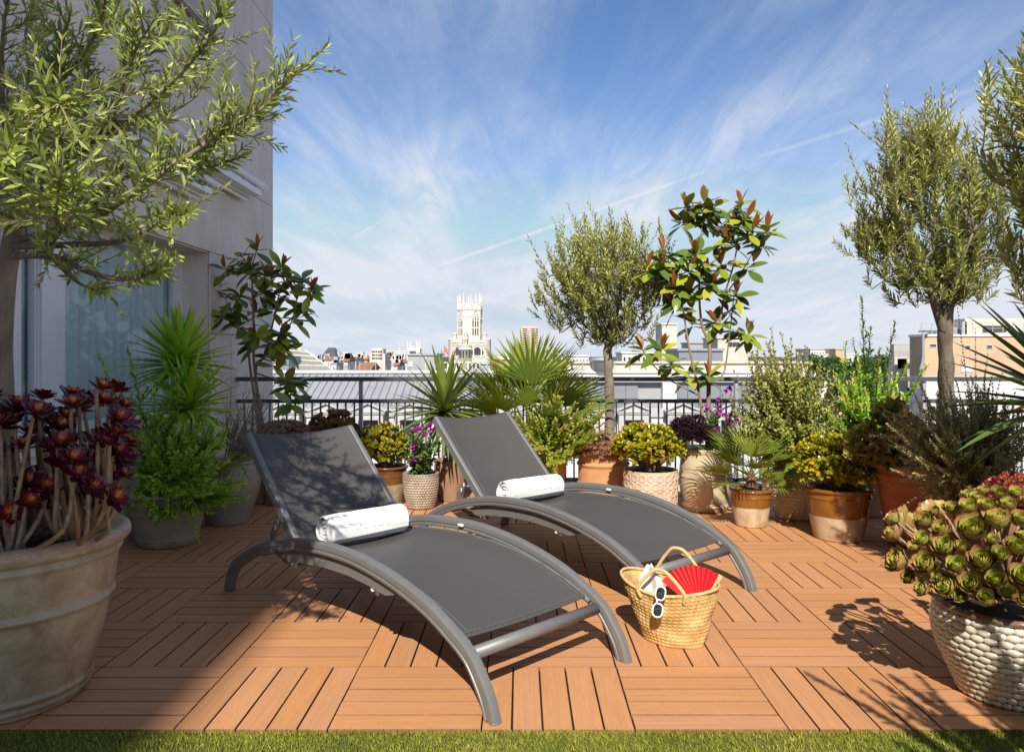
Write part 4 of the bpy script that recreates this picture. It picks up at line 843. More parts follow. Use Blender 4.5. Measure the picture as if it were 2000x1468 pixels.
# flag on its pole
fp = at(868, 690, 380); t = thing('flag', 'red and yellow flag on a pole left of the palace tower', 'flag', (fp[0], 380, zz(700))); V, Fs = tube([(fp[0], 380, GZ), (fp[0], 380, 1.2 - (674 - CY) / F * 380)], .09, 6); mk('pole', V, Fs, M['roof_dark'], t)
for i, mm in enumerate(('flag_red', 'flag_yellow', 'flag_red')):
    V = []; Fs = []
    for q in range(7):
        for s in (0, 1): V.append((fp[0] + .1 + q * .30, 380 + .25 * math.sin(q * 1.1), 1.2 - (677 - CY) / F * 380 - (i + s) * .75 - q * .30 + (0)))
        if q: Fs.append((2 * q - 2, 2 * q, 2 * q + 1, 2 * q - 1))
    mk('flag_stripe', V, Fs, M[mm], t)
# second crown of pinnacles
Y2 = 420.0; c = at(808, 688, Y2); k2 = Y2 / F; t = thing('pinnacled_turret', 'white crown of gothic pinnacles on the skyline left of the tower', 'tower', (c[0], Y2, GZ)); b = MB(); b.box2((c[0] - 12 * k2, Y2, GZ), (c[0] + 12 * k2, Y2 + 7, H - (680 - CY) * k2)); b.box2((c[0] - 13 * k2, Y2 - .3, H - (688.5 - CY) * k2), (c[0] + 13 * k2, Y2 - .01, H - (687 - CY) * k2)); b.build('wall', M['palace'], t)
for px, s in ((796, .62), (800.5, .5), (813, .6), (816.5, .55), (820, .6), (802, .62)): inst('pinnacle', pin_me, Matrix.Translation(((px - CX) / F * Y2, Y2 + .8, H - (681.5 - CY) * k2)) @ Matrix.Scale(s, 4), t)
V, Fs = prism([(c[0] - 1.6, H - (681 - CY) * k2), (c[0] + 1.2, H - (681 - CY) * k2), (c[0] - 1.4, H - (675 - CY) * k2)], Y2 + .4, Y2 + 1, 1); mk('gable', V, Fs, M['palace'], t)
# --- right hand buildings
Y = 75; t = thing('tan_building', 'tan rendered building with flat roof, duct and small windows at far right', 'building', (at(1900, 700, Y)[0], Y, GZ)); xl, xr = at(1801, 700, Y)[0], at(2350, 700, Y)[0]; zr = at(0, 657, Y)[2]
b = MB(); b.box2((xl, Y, at(0, 733, Y)[2]), (xr, Y + 2.4, zr)); b.build('wall', M['cw_tan'], t); b = MB(); b.box2((xl - .1, Y - .12, zr), (xr, Y + 2.5, zr + .22)); b.build('roof_edge', M['cw_white'], t)
b = MB(); b.box2((xl + .02, Y + .02, GZ), (xr, Y + 2.4, at(0, 733, Y)[2])); b.build('base_wall', M['brick_white'], t)
for (pa, pb, ya, yb) in ((1815, 1829, 671, 678), (1884, 1895, 674, 681), (1926, 1938, 673, 681), (1876, 1900, 714, 727)):
    b = MB(); b.box2((at(pa, 0, Y)[0], Y - .05, at(0, yb, Y)[2]), (at(pb, 0, Y)[0], Y + .03, at(0, ya, Y)[2])); fr = b.build('window', M['stone_trim'], t); b = MB(); b.box2((at(pa, 0, Y)[0] + .07, Y - .07, at(0, yb, Y)[2] + .07), (at(pb, 0, Y)[0] - .07, Y - .055, at(0, ya, Y)[2] - .07)); b.build('pane', M['city_glass'] if pa != 1876 else M['white_frame'], fr)
V, Fs = tube(smooth_path([at(1812, 653, Y - .3), at(1805, 651, Y - .3), at(1803, 660, Y - .3), at(1803, 700, Y - .3), at(1797, 725, Y - .3)], 5), .14, 10); mk('duct', V, Fs, M['zinc'], t, True)
b = MB(); b.box2(at(1812, 658, Y + 1), at(1819, 648, Y + 2)); b.box2(at(1808, 648, Y + .8), at(1823, 645.5, Y + 2.2)); b.build('chimney', M['zinc'], t)
rl = MB()
for q in range(26): x = xl + .2 + q * 1.0; rl.box((x, Y + .5, zr + .75), (.05, .05, 1.1))
rl.box2((xl, Y + .47, zr + 1.28), (xr, Y + .53, zr + 1.33)); rl.box2((xl, Y + .47, zr + .8), (xr, Y + .53, zr + .84)); rl.build('roof_railing', M['post'], t)
b = MB(); b.box2(at(1885, 660, Y + 3), at(2150, 624, Y + 5)); b.build('rooftop_house', M['cw_cream'], t); b = MB(); b.box2(at(1920, 648, Y + 2.9), at(1965, 636, Y + 2.99)); b.build('opening', M['city_glass'], t)
b = MB(); b.box2(at(1862, 657, Y + 4), at(1878, 640, Y + 6)); b.box2(at(1880, 657, Y + 3), at(1884, 628, Y + 3.4)); b.build('rooftop_unit', M['post'], t)
Y = 84; t = thing('concrete_block_wall', 'grey concrete block gable wall beside the tan building', 'building', (at(1775, 0, Y)[0], Y, GZ)); b = MB(); b.box2((at(1746, 0, Y)[0], Y, GZ), (at(1815, 0, Y)[0], Y + .8, at(0, 672, Y)[2])); b.build('wall', M['block_grey'], t)
b = MB(); b.box2(at(1747, 770, Y - 3), at(1753, 697, Y - 1)); b.box2(at(1753, 720, Y - 3), at(1790, 700, Y - 2.2)); b.build('buttress', M['cw_cream'], t); b = MB(); b.box2(at(1757, 768, Y - .5), at(1772, 756, Y - .1)); b.build('window', M['city_glass'], t)
# park trees over the railing at right
def far_tree(px, py, w, h, Y, label, seed):
    r = random.Random(seed); c = at(px, py, Y); k = Y / F; t = thing('park_tree', label, 'tree', (c[0], Y, GZ), 'park trees beyond the railing'); V, Fs = tube([(c[0], Y, GZ), (c[0] + .3, Y, c[2] - h * k * .6), (c[0], Y, c[2])], [.45, .3, .12], 8); mk('trunk', V, Fs, M['brown_twig'], t, True)
    L = Leaves(); cl = [(r.uniform(-.75, .75), r.uniform(-.6, .6), r.uniform(-.7, .8), r.uniform(.25, .5)) for _ in range(26)]
    for _ in range(2600):
        x, y, z, rad = r.choice(cl); d = unit([r.gauss(0, 1) for _ in range(3)]); q = d * rad * r.uniform(.6, 1.05); p = np.array([c[0] + (x + q[0]) * w * k / 2, Y + (y + q[1]) * w * k / 2, c[2] + (z + q[2]) * h * k / 2]); L.add(p, unit([r.gauss(0, 1) for _ in range(3)]), unit(d + np.array([r.gauss(0, .5) for _ in range(3)])), r.uniform(.35, .7), r.random())
    L.build('crown', leaf_base(2, .6, .1, .1, False), M['far_tree'], t)
far_tree(1618, 722, 70, 50, 120, 'dark green park tree just right of the silverberry shrub', 1); far_tree(1670, 728, 64, 60, 112, 'dark green park tree behind the railing left of the block wall', 2); far_tree(1722, 724, 66, 56, 124, 'dark green park tree touching the grey block wall', 3); far_tree(1660, 770, 90, 70, 105, 'dark green park tree seen below the top rail', 4)
# ------------------------------------------------------------------ sun loungers
LW = .70
prof = [(-.045, 0), (-.036, .03), (-.010, .089), (.055, .178), (.111, .222), (.180, .258), (.277, .302), (.392, .339), (.542, .373), (.704, .396), (.863, .406), (1.053, .401), (1.24, .383), (1.442, .343), (1.64, .283), (1.78, .222), (1.885, .160), (1.945, .090), (1.975, 0)]
def ftop(s):
    a = np.array(prof[2:-1]); return float(np.interp(s, a[:, 0], a[:, 1]))
def sweep(P2, y, hw, hn, outer=1):
    "sweep a rounded channel section along a path in the x-z plane; P2 is the outer edge"
    P = np.array(smooth_path([np.array([p[0], 0, p[1]]) for p in P2], 4)); P[0, 2] = 0; P[-1, 2] = 0
    T = np.gradient(P, axis=0); T /= np.linalg.norm(T, axis=1)[:, None]; N = np.stack([-T[:, 2], T[:, 1] * 0, T[:, 0]], 1)
    # section: (lateral, inward from the outer edge)
    w, h = hw, hn; sec = [(-w * .80, 0), (-w * .25, -.0015), (w * .25, -.0015), (w * .80, 0), (w * .97, .0045), (w, .008), (w, h * .55), (w * .82, h * .60), (w * .82, h * .74), (w, h * .79), (w, h - .004), (w * .9, h), (-w * .9, h), (-w, h - .004), (-w, h * .79), (-w * .82, h * .74), (-w * .82, h * .60), (-w, h * .55), (-w, .008), (-w * .97, .0045)]
    V = []; n = len(P); m = len(sec)
    for i in range(n):
        for a, b_ in sec: q = P[i] - N[i] * b_; V.append((q[0], y + a, max(q[2], 0.0)))
    Fs = [(i * m + k, i * m + (k + 1) % m, (i + 1) * m + (k + 1) % m, (i + 1) * m + k) for i in range(n - 1) for k in range(m)] + [tuple(range(m)), tuple((n - 1) * m + k for k in range(m))[::-1]]
    return V, Fs
HS, TS, HZ, TZ = 1.325, 1.862, .292, .782     # backrest hinge and top in the side view
def make_lounger():
    t = thing('sun_lounger', 'x', 'sun lounger', (0, 0, 0))
    L = dict(parent=t, local=True)
    for y in (0.0, -LW):
        V, Fs = sweep(prof, y, .0195, .050); mk('side_frame', V, Fs, M['frame'], smooth=True, sharp=32, **L)
        for q in (prof[0][0] + .022, prof[-1][0] - .022): V, Fs = bbox((q, y, .0035), (.040, .037, .007), .002); mk('foot_cap', V, Fs, M['frame_dark'], **L)
        # apron under the arch
        ss = np.linspace(.52, 1.42, 26); V = []; sg = 1 if y == 0 else -1
        for s in ss:
            e = min(1, (s - .50) / .10, (1.44 - s) / .09); top = ftop(s) - .058; lo = top - .052 * max(.15, e) ** .7
            for yy in (y - sg * .006, y - sg * .028):
                V += [(s, yy, top), (s, yy, lo)]
        Fs = []
        for i in range(25): a, c = 4 * i, 4 * i + 4; Fs += [(a, a + 1, c + 1, c), (a + 2, c + 2, c + 3, a + 3), (a + 1, a + 3, c + 3, c + 1), (a, c, c + 2, a + 2)]
        Fs += [(0, 2, 3, 1), (100, 101, 103, 102)]; ap = mk('side_apron', V, Fs, M['frame'], **L)
        for s in (.66, 1.30):
            V, Fs = lathe([(.011, -.022), (.011, -.006), (.016, 0), (0, 0)], 10, (s, y - sg * .017, ftop(s) - .108)); mk('stop_peg', V, Fs, M['frame_dark'], ap)
            V, Fs = bbox((s + .035, y - sg * .017, ftop(s) - .118), (.016, .012, .018), .004); mk('bumper', V, Fs, M['white_plastic'], ap)
        # clips inside the frame
        for s in (1.355, .93):
            V, Fs = bbox((s, y - sg * .030, ftop(s) - .020), (.034, .016, .014), .004); mk('clip', V, Fs, M['white_plastic'], **L)
        # sling holder rail along the seat
        sh = np.linspace(.135, 1.34, 22); P = [(s, y - sg * .030, ftop(s) - drop(s)) for s in sh]; V, Fs = tube(P, .011, 8); mk('sling_rail', V, Fs, M['frame'], smooth=True, **L)
    # sling of the seat
    nu, nv = 40, 14; V = []
    for dz in (0, -.003):
        for i in range(nu + 1):
            s = .150 + (1.335 - .150) * i / nu
            for j in range(nv + 1):
                v = j / nv; V.append((s, -.026 - (LW - .052) * v, ftop(s) - drop(s) + .010 - .026 * (1 - (2 * v - 1) ** 2) * min(1, .35 + i / 6) + dz))
    k = (nu + 1) * (nv + 1); I = lambda i, j, q: q * k + i * (nv + 1) + j
    Fs = [(I(i, j, 0), I(i + 1, j, 0), I(i + 1, j + 1, 0), I(i, j + 1, 0)) for i in range(nu) for j in range(nv)] + [(I(i, j, 1), I(i, j + 1, 1), I(i + 1, j + 1, 1), I(i + 1, j, 1)) for i in range(nu) for j in range(nv)] + [(I(0, j, 0), I(0, j + 1, 0), I(0, j + 1, 1), I(0, j, 1)) for j in range(nv)]
    seat = mk('seat_sling', V, Fs, M['sling'], smooth=True, **L)
    # seams sewn along the edges
    P = [(.165, -.030 - (LW - .06) * j / 20, ftop(.165) - drop(.165) + .0125 - .026 * (1 - (2 * j / 20 - 1) ** 2) * .38) for j in range(21)]; V, Fs = tube(P, .0012, 5); mk('seam', V, Fs, M['stitch'], seat)
    for vv in (.045, .955):
        P = [(s, -.026 - (LW - .052) * vv, ftop(s) - drop(s) + .012 - .026 * (1 - (2 * vv - 1) ** 2) * min(1, .35 + (s - .15) / .18)) for s in np.linspace(.17, 1.32, 30)]; V, Fs = tube(P, .0010, 5); mk('seam', V, Fs, M['stitch'], seat)
    # cross bars
    V, Fs = tube([(.112, -.015, .178), (.112, -LW + .015, .178)], [.023, .023], 18); mk('front_crossbar', V, Fs, M['frame'], smooth=True, **L)
    V, Fs = tube([(1.62, -.015, .245), (1.62, -LW + .015, .245)], [.017, .017], 14); mk('rear_crossbar', V, Fs, M['frame'], smooth=True, **L)
    V, Fs = tube([(1.36, -.02, .285), (1.36, -LW + .02, .285)], [.014, .014], 12); mk('hinge_bar', V, Fs, M['frame_dark'], smooth=True, **L)
    # backrest
    bt = unit((TS - HS, 0, TZ - HZ)); bn = np.array([-bt[2], 0, bt[0]]); A, B = np.array([HS, 0, HZ]), np.array([TS, 0, TZ])
    back = None
    for y in (-.055, -LW + .055):
        sec = [(-.015, -.022), (.015, -.022), (.015, .020), (.008, .024), (-.008, .024), (-.015, .020)]; V = []
        for p in (A, B):
            for a, c in sec: V.append(p + bn * c + np.array([0, y + a, 0]))
        m = len(sec); Fs = [(k, (k + 1) % m, m + (k + 1) % m, m + k) for k in range(m)] + [tuple(range(m))[::-1], tuple(range(m, 2 * m))]; mk('back_frame', V, Fs, M['frame'], **L)
    nu, nv = 26, 14; V = []; y0, wd = -.062, LW - .124
    for dz in (0, -.003):
        for i in range(nu + 1):
            p = A + (B - A) * (.03 + .975 * i / nu)
            for j in range(nv + 1):
                v = j / nv; sag = .034 * (1 - (2 * v - 1) ** 2) * min(1, .45 + i / 12); V.append(p + np.array([0, y0 - wd * v, 0]) + bn * (.022 - sag + dz))
    k = (nu + 1) * (nv + 1)
    Fs = [(I2(i, j, 0, nv, k), I2(i + 1, j, 0, nv, k), I2(i + 1, j + 1, 0, nv, k), I2(i, j + 1, 0, nv, k)) for i in range(nu) for j in range(nv)] + [(I2(i, j, 1, nv, k), I2(i, j + 1, 1, nv, k), I2(i + 1, j + 1, 1, nv, k), I2(i + 1, j, 1, nv, k)) for i in range(nu) for j in range(nv)] + [(I2(nu, j, 0, nv, k), I2(nu, j, 1, nv, k), I2(nu, j + 1, 1, nv, k), I2(nu, j + 1, 0, nv, k)) for j in range(nv)]
    bs = mk('back_sling', V, Fs, M['sling'], smooth=True, **L)
    for vv in (.05, .95):
        P = [A + (B - A) * (.04 + .95 * i / 14) + np.array([0, y0 - wd * vv, 0]) + bn * (.024 - .034 * (1 - (2 * vv - 1) ** 2) * min(1, .45 + i / 7)) for i in range(15)]; V, Fs = tube(P, .0010, 5); mk('seam', V, Fs, M['stitch'], bs)
    # slotted adjuster plates and the folding strut
    for y in (-.075, -LW + .075):
        poly = [(1.515, .452), (1.545, .462), (1.655, .330), (1.650, .285), (1.600, .232), (1.540, .225), (1.535, .245), (1.585, .262), (1.615, .300), (1.610, .322)]
        V, Fs = prism(poly, y - .004, y + .004, 1); pl = mk('adjuster_plate', V, Fs, M['frame'], **L)
        for q in (.2, .45, .7):
            p = np.array([1.530, .457]) + (np.array([1.632, .322]) - np.array([1.530, .457])) * q; V, Fs = bbox((p[0], y, p[1]), (.012, .012, .026), .003); mk('slot', V, Fs, M['white_plastic'], pl)
        V, Fs = tube(smooth_path([(1.60, y - .012, .262), (1.555, y - .012, .222), (1.50, y - .012, .212), (1.36, y - .012, .228)], 5), .0095, 8); mk('strut', V, Fs, M['frame_dark'], smooth=True, **L)
    V, Fs = tube([(1.52, -.07, .232), (1.52, -LW + .07, .232)], .009, 10); mk('strut_bar', V, Fs, M['frame_dark'], smooth=True, **L)
    return t
def drop(s): return float(np.interp(s, [.1, .16, .35, .8, 1.2, 1.34], [.030, .030, .040, .060, .064, .058]))
def I2(i, j, q, nv, k): return q * k + i * (nv + 1) + j
def copy_tree(o, parent=None):
    c = o.copy(); COL.objects.link(c)
    if parent is not None: c.parent = parent
    for ch in list(o.children): copy_tree(ch, c)
    return c
def towel(lou_loc, rz, label, w0, w1, seed, s0=1.268):
    "rolled towel lying across the seat; built in the lounger's space, standing on its own"
    t = thing('rolled_towel', label, 'towel', lou_loc, 'rolled towels on the loungers', rz); r = random.Random(seed); rad = .069; zc = ftop(s0) - drop(s0) + .004 + rad * .93; L = dict(parent=t, local=True)
    na, nl = 44, 30; V = []; ang0 = -1.9
    def ring(y, shrink=1.0):
        out = []
        for a in range(na):
            th = 2 * math.pi * a / na; rr = rad * (1 + .045 * math.sin(2 * th + seed + y * 3) + .03 * math.sin(3 * th + y * 11) + .012 * math.sin(7 * th + y * 37) + .010 * math.sin(5 * th - y * 61)) * shrink
            zz_ = math.sin(th) * rr; zz_ = max(zz_, -rad * .84) ; x_ = math.cos(th) * rr * 1.03; out.append((s0 + x_, y, zc + zz_))
        return out
    ys = list(np.linspace(-w0, -w1, nl)); rings = []
    for i, y in enumerate(ys): e = min(i, nl - 1 - i); rings.append(ring(y + .004 * math.sin(i * 1.7), 1 - .10 * math.exp(-e * 1.2)))
    for q in rings: V += q
    Fs = [(i * na + k, i * na + (k + 1) % na, (i + 1) * na + (k + 1) % na, (i + 1) * na + k) for i in range(nl - 1) for k in range(na)]
    body = mk('roll', V, Fs, M['towel'], smooth=True, **L)
    # spiral of the rolled layers at both ends
    for y, sg in ((-w0, 1), (-w1, -1)):
        V = []; n = 120; turns = 3.1
        for i in range(n + 1):
            f = i / n; th = .8 + f * turns * 2 * math.pi; rr = rad * (.16 + .84 * f) * (1 + .05 * math.sin(th * 2 + seed))
            lay = rad * .86 / turns * 1.12; dep = .012 * (1 - f) + .003 * math.sin(th * 3)
            for q, (dr, dy) in enumerate(((-lay * .5, -.030), (-lay * .32, .002), (0, .009), (lay * .32, .002), (lay * .5, -.030))): V.append((s0 + math.cos(th) * (rr + dr - lay * .35), y + sg * (dy - dep), zc + max(math.sin(th) * (rr + dr - lay * .35), -rad * .9)))
        Fs = [(i * 5 + k, i * 5 + 5 + k, i * 5 + 6 + k, i * 5 + 1 + k) for i in range(n) for k in range(4)]; mk('rolled_end', V, Fs, M['towel'], body, True)
        V = [(s0 + math.cos(6.283 * k / 32) * rad * .88, y - sg * .016, zc + max(math.sin(6.283 * k / 32) * rad * .88, -rad * .85)) for k in range(32)]; mk('rolled_core', V, [tuple(range(32))], M['towel'], body)
    # woven border band and the raised lettering
    V = []; na2 = 26
    for i in range(24):
        y = -w0 - .006 - (w1 - w0 - .012) * i / 23
        for k in range(na2): th = math.radians(203) - math.radians(108) * k / (na2 - 1); rr = rad * 1.030 * (1 + .045 * math.sin(2 * th + seed + y * 3) + .03 * math.sin(3 * th + y * 11)) + .0012 + (.0022 if k < 2 else 0); V.append((s0 + math.cos(th) * rr * 1.03, y, zc + math.sin(th) * rr))
    Fs = [(i * na2 + k, i * na2 + k + 1, (i + 1) * na2 + k + 1, (i + 1) * na2 + k) for i in range(23) for k in range(na2 - 1)]; mk('border_band', V, Fs, M['towel_flat'], body, True)
    def arc(cx, cy, rx, ry, a0, a1, n=18): return [(cx + rx * math.cos(a0 + (a1 - a0) * i / n), cy + ry * math.sin(a0 + (a1 - a0) * i / n)) for i in range(n + 1)]
    def seg(*p):
        out = []
        for a, c in zip(p[:-1], p[1:]): out += [(a[0] + (c[0] - a[0]) * i / 8, a[1] + (c[1] - a[1]) * i / 8) for i in range(8)]
        return out + [p[-1]]
    glyph = {'C': [arc(.34, .5, .34, .5, .75, 5.55)], 'O': [arc(.36, .5, .36, .5, 0, 6.283, 28)], 'L': [seg((.05, 1), (.05, 0), (.5, 0))], 'E': [seg((.5, 1), (.05, 1), (.05, 0), (.5, 0)), seg((.05, .52), (.42, .52))]}
    adv = {'C': .86, 'O': .92, 'L': .66, 'E': .68}; hgt = .066; cur = w0 + .052
    for ch in 'COLLEC':
        m = MB()
        for st in glyph[ch]:
            P = []
            for gx, gy in st:
                yy = -(cur + gx * hgt * .92); th = math.radians(178) - gy * hgt / rad; rr = rad * 1.030 * (1 + .045 * math.sin(2 * th + seed + yy * 3) + .03 * math.sin(3 * th + yy * 11)) + .0014; P.append((s0 + math.cos(th) * rr * 1.03, yy, zc + math.sin(th) * rr))
            V, Fs = tube(P, .0023, 6); m.add(V, Fs)
        m.build('raised_letter', M['towel_flat'], body, True); cur += adv[ch] * hgt * .92
    return t
d1 = (-.7045, .7097); rz1 = math.atan2(d1[1], d1[0]); loc1 = (-.1007, 2.517, .0005)
d2 = (-.651, .759); rz2 = math.atan2(d2[1], d2[0]); loc2 = (.630, 3.457, .0005)
l1 = make_lounger(); l1['group'] = 'sun loungers on the deck'
l2 = copy_tree(l1)
l1.location = loc1; l1.rotation_euler = (0, 0, rz1); l1['label'] = 'front grey sling sun lounger, nearer the turf, backrest in shade'
l2.location = loc2; l2.rotation_euler = (0, 0, rz2); l2['label'] = 'rear grey sling sun lounger behind the straw basket'
towel(loc1, rz1, 'rolled white towel with raised letters on the front lounger', .140, .570, 1.0)
towel(loc2, rz2, 'rolled white towel with raised letters on the rear lounger', .135, .560, 2.3)

# ------------------------------------------------------------------ straw basket and what is in it
bc = np.array([.648, 3.215, 0]); ba = math.radians(-31); bu = np.array([math.cos(ba), math.sin(ba), 0]); bv = np.array([math.sin(ba), -math.cos(ba), 0])   # bv points to the camera
BH = .236
def bsurf(th, f, off=0.0):
    "basket wall: angle, height fraction"
    a = .118 + .088 * f ** .85 + off; b_ = .088 + .040 * f ** .8 + off; e = 2 / 2.15; c, s = math.cos(th), math.sin(th)
    x = a * abs(c) ** e * (1 if c > 0 else -1); y = b_ * abs(s) ** e * (1 if s > 0 else -1); lean = -.020 * f
    z = f * (BH + .016 * c * c - .016 * max(0, s) * (1 - abs(c)) + (.014 if c < 0 else 0) * c * c)
    return bc + bu * (x + lean) + bv * (y + .010 * f) + np.array([0, 0, z])
bas = thing('straw_basket', 'woven straw beach basket with two handles beside the rear lounger', 'basket', tuple(bc)); na, nz = 240, 92; V = []
rows = 15
for i in range(nz + 1):
    f = i / nz; rf = f * rows; fr_ = rf - math.floor(rf)
    for k in range(na):
        th = 2 * math.pi * k / na; sgn = 1 if fr_ < .5 else -1
        chev = math.sin(th * 46 + sgn * (fr_ - .5) * 5.2 + math.floor(rf) * .9); rel = .0030 * (math.sin(math.pi * fr_) ** .6) + .0022 * chev * math.sin(math.pi * fr_) + .0022 * math.sin(th * 5 + rf * .7) + .002 * math.sin(th * 3 - rf)
        V.append(bsurf(th, f, rel))
Fs = np.array([(i * na + k, i * na + (k + 1) % na, (i + 1) * na + (k + 1) % na, (i + 1) * na + k) for i in range(nz) for k in range(na)])
mk('woven_body', V, Fs, M['straw'], bas, True)
V = [bsurf(2 * math.pi * k / 48, .0) for k in range(48)]; mk('base', [v + np.array([0, 0, .002]) for v in V], [tuple(range(48))], M['straw'], bas)
P = [bsurf(2 * math.pi * k / 72, 1.0, .001 + .0012 * (k % 2)) for k in range(73)]; V, Fs = tube(P, .0066, 8); rim = mk('rim', V, Fs, M['straw_light'], bas, True)
V = [bsurf(2 * math.pi * k / 60, .97, -.010) for k in range(60)] + [bsurf(2 * math.pi * k / 60, .2, -.010) for k in range(60)]; mk('lining', V, [(k, 60 + k, 60 + (k + 1) % 60, (k + 1) % 60) for k in range(60)] + [tuple(range(60, 120))], M['straw'], bas, True)
def handle(tA, tB, up, lean):
    a, c = bsurf(tA, .86, .004), bsurf(tB, .86, .004); a1, c1 = bsurf(tA, 1.05, .006), bsurf(tB, 1.05, .006); top = (a1 + c1) / 2 + np.array([0, 0, up]) + np.asarray(lean)
    P = smooth_path([a, a1, a1 + (top - a1) * .62 + np.array([0, 0, up * .22]), top, c1 + (top - c1) * .62 + np.array([0, 0, up * .22]), c1, c], 8); n = len(P); V, Fs = tube(P, [.0072 + .0007 * (k % 2) for k in range(n)], 10); mk('handle', V, Fs, M['straw_light'], bas, True)
handle(math.radians(112), math.radians(62), .078, bu * -.012 + bv * -.012)
handle(math.radians(-116), math.radians(-62), .105, bu * -.012 + bv * .0)
# white cloth
cl = thing('white_cloth', 'folded white cloth sticking out of the straw basket', 'cloth', tuple(bc + (0, 0, .2))); r = random.Random(8); V = []; Fs = []; nx, ny = 16, 12
pA, pB, pC, pD = bsurf(math.radians(150), .55, -.02), bsurf(math.radians(88), .55, -.012), None, None
o0 = bsurf(math.radians(165), .7, -.04); 
for lay in (0, 1):
    for i in range(nx + 1):
        for j in range(ny + 1):
            u, v = i / nx, j / ny; top = .165 * (.55 + .45 * math.sin(.5 + 2.0 * u)) * (1 - .35 * max(0, u - .45)) ; q = o0 + bu * (.135 * u + .03 * v * (1 - u)) + bv * (.035 + .030 * u + .012 * math.sin(u * 7 + v * 3) * v - lay * .010 * (1 - v * .65)) + np.array([0, 0, -.06 + top * v * 1.25 + .006 * math.sin(u * 19 + v * 4) * v - lay * .012 * v]); V.append(q)
m = (nx + 1) * (ny + 1)
for lay in (0, 1):
    for i in range(nx):
        for j in range(ny): a = lay * m + i * (ny + 1) + j; Fs.append((a, a + ny + 1, a + ny + 2, a + 1))
for i in range(nx): a = i * (ny + 1) + ny; Fs.append((a, a + ny + 1, m + a + ny + 1, m + a))
mk('fold', V, Fs, M['cloth'], cl, True)
# red folding fan
fan = thing('folding_fan', 'open red pleated folding fan standing in the straw basket', 'fan', tuple(bc + (.06, 0, .15))); pv = at(1367, 1188, 3.17); ex = unit(bu * .96 + np.array([0, .10, 0])); ez = unit(np.array([-.04, .22, 1.0])); en = np.cross(ex, ez); RF = .172; a0, a1, NP = math.radians(143), math.radians(58), 11
for k in range(NP):
    V = []; 
    for q, off in ((0, .006), (1, -.006), (2, .006)):
        a = a0 + (a1 - a0) * (k + q / 2) / NP
        for rr in (.045, RF): V.append(pv + ex * math.cos(a) * rr + ez * math.sin(a) * rr + en * off * (rr / RF) * 1.3)
    mk('pleat', V, [(0, 2, 3, 1), (2, 4, 5, 3)], M['fan_red'], fan)
    a = a0 + (a1 - a0) * k / NP; d = ex * math.cos(a) + ez * math.sin(a); sd_ = np.cross(d, en); V, Fs = tube([pv + en * .008, pv + d * .06 + en * .008], .002, 5); mk('stick', V, Fs, M['fan_wood'], fan)
for a, mm, off in ((a1 - .035, 'fan_wood', -.010), (a0 + .03, 'fan_red', .010)):
    d = ex * math.cos(a) + ez * math.sin(a); s_ = np.cross(en, d); V = []
    for rr, w in ((0, .006), (RF * 1.01, .0105)):
        for sx in (-1, 1):
            for so_ in (0, .003): V.append(pv + d * rr + s_ * w * sx + en * (off + so_))
    mk('guard', V, [(0, 2, 6, 4), (1, 5, 7, 3), (0, 4, 5, 1), (2, 3, 7, 6), (4, 6, 7, 5), (0, 1, 3, 2)], M[mm], fan)
# sunglasses hooked on the rim
sg = thing('sunglasses', 'white framed sunglasses hanging on the front of the basket', 'sunglasses', tuple(at(1287, 1175, 3.08)))
c1_, c2_ = at(1290, 1158, 3.066), at(1284.5, 1191, 3.062); gd = unit(c2_ - c1_); gn = unit(np.array([-.28, -1, .05])); gn = unit(gn - gd * np.dot(gn, gd)); gs = np.cross(gd, gn)
fr_mb = MB()
for c in (c1_, c2_):
    n = 28; ring = []
    for rr, dn in ((1.0, 0), (1.0, .004), (1.32, .004), (1.32, 0)):
        for k in range(n):
            a = 2 * math.pi * k / n; e = 2 / 2.8; cc, ss = math.cos(a), math.sin(a); x = .0235 * (abs(cc) ** e) * (1 if cc > 0 else -1); y = .0165 * (abs(ss) ** e) * (1 if ss > 0 else -1); g = rr if rr == 1 else 1; ex_ = .0058 if rr > 1 else 0
            ring.append(c + gd * (x + ex_ * cc) + gs * (y + ex_ * ss) + gn * dn)
    Fs = [(q * n + k, q * n + (k + 1) % n, ((q + 1) % 4) * n + (k + 1) % n, ((q + 1) % 4) * n + k) for q in range(4) for k in range(n)]; fr_mb.add(ring, Fs)
    V = [c + gd * .0245 * math.cos(6.283 * k / 24) * 1.0 + gs * .0172 * math.sin(6.283 * k / 24) + gn * (.0022) for k in range(24)] + [c + gn * .0045]; mk('lens', V, [(k, (k + 1) % 24, 24) for k in range(24)], M['lens'], sg, True)
mid = (c1_ + c2_) / 2
V, Fs = tube([mid - gd * .009 + gs * .008 + gn * .002, mid + gs * .0085 + gn * .003, mid + gd * .009 + gs * .008 + gn * .002], .0038, 8); fr_mb.add(V, Fs); fr_mb.build('frame', M['white_gloss'], sg, True)
for c, s in ((c1_, -1), (c2_, 1)):
    q = c + gd * s * .027; V, Fs = tube(smooth_path([q, q - gn * .010, q - gn * .05 - gd * .012 * (s if s < 0 else -.2), q - gn * .085 + np.array([0, 0, -.02])], 4), .0028, 6); mk('temple', V, Fs, M['white_gloss'], sg, True)
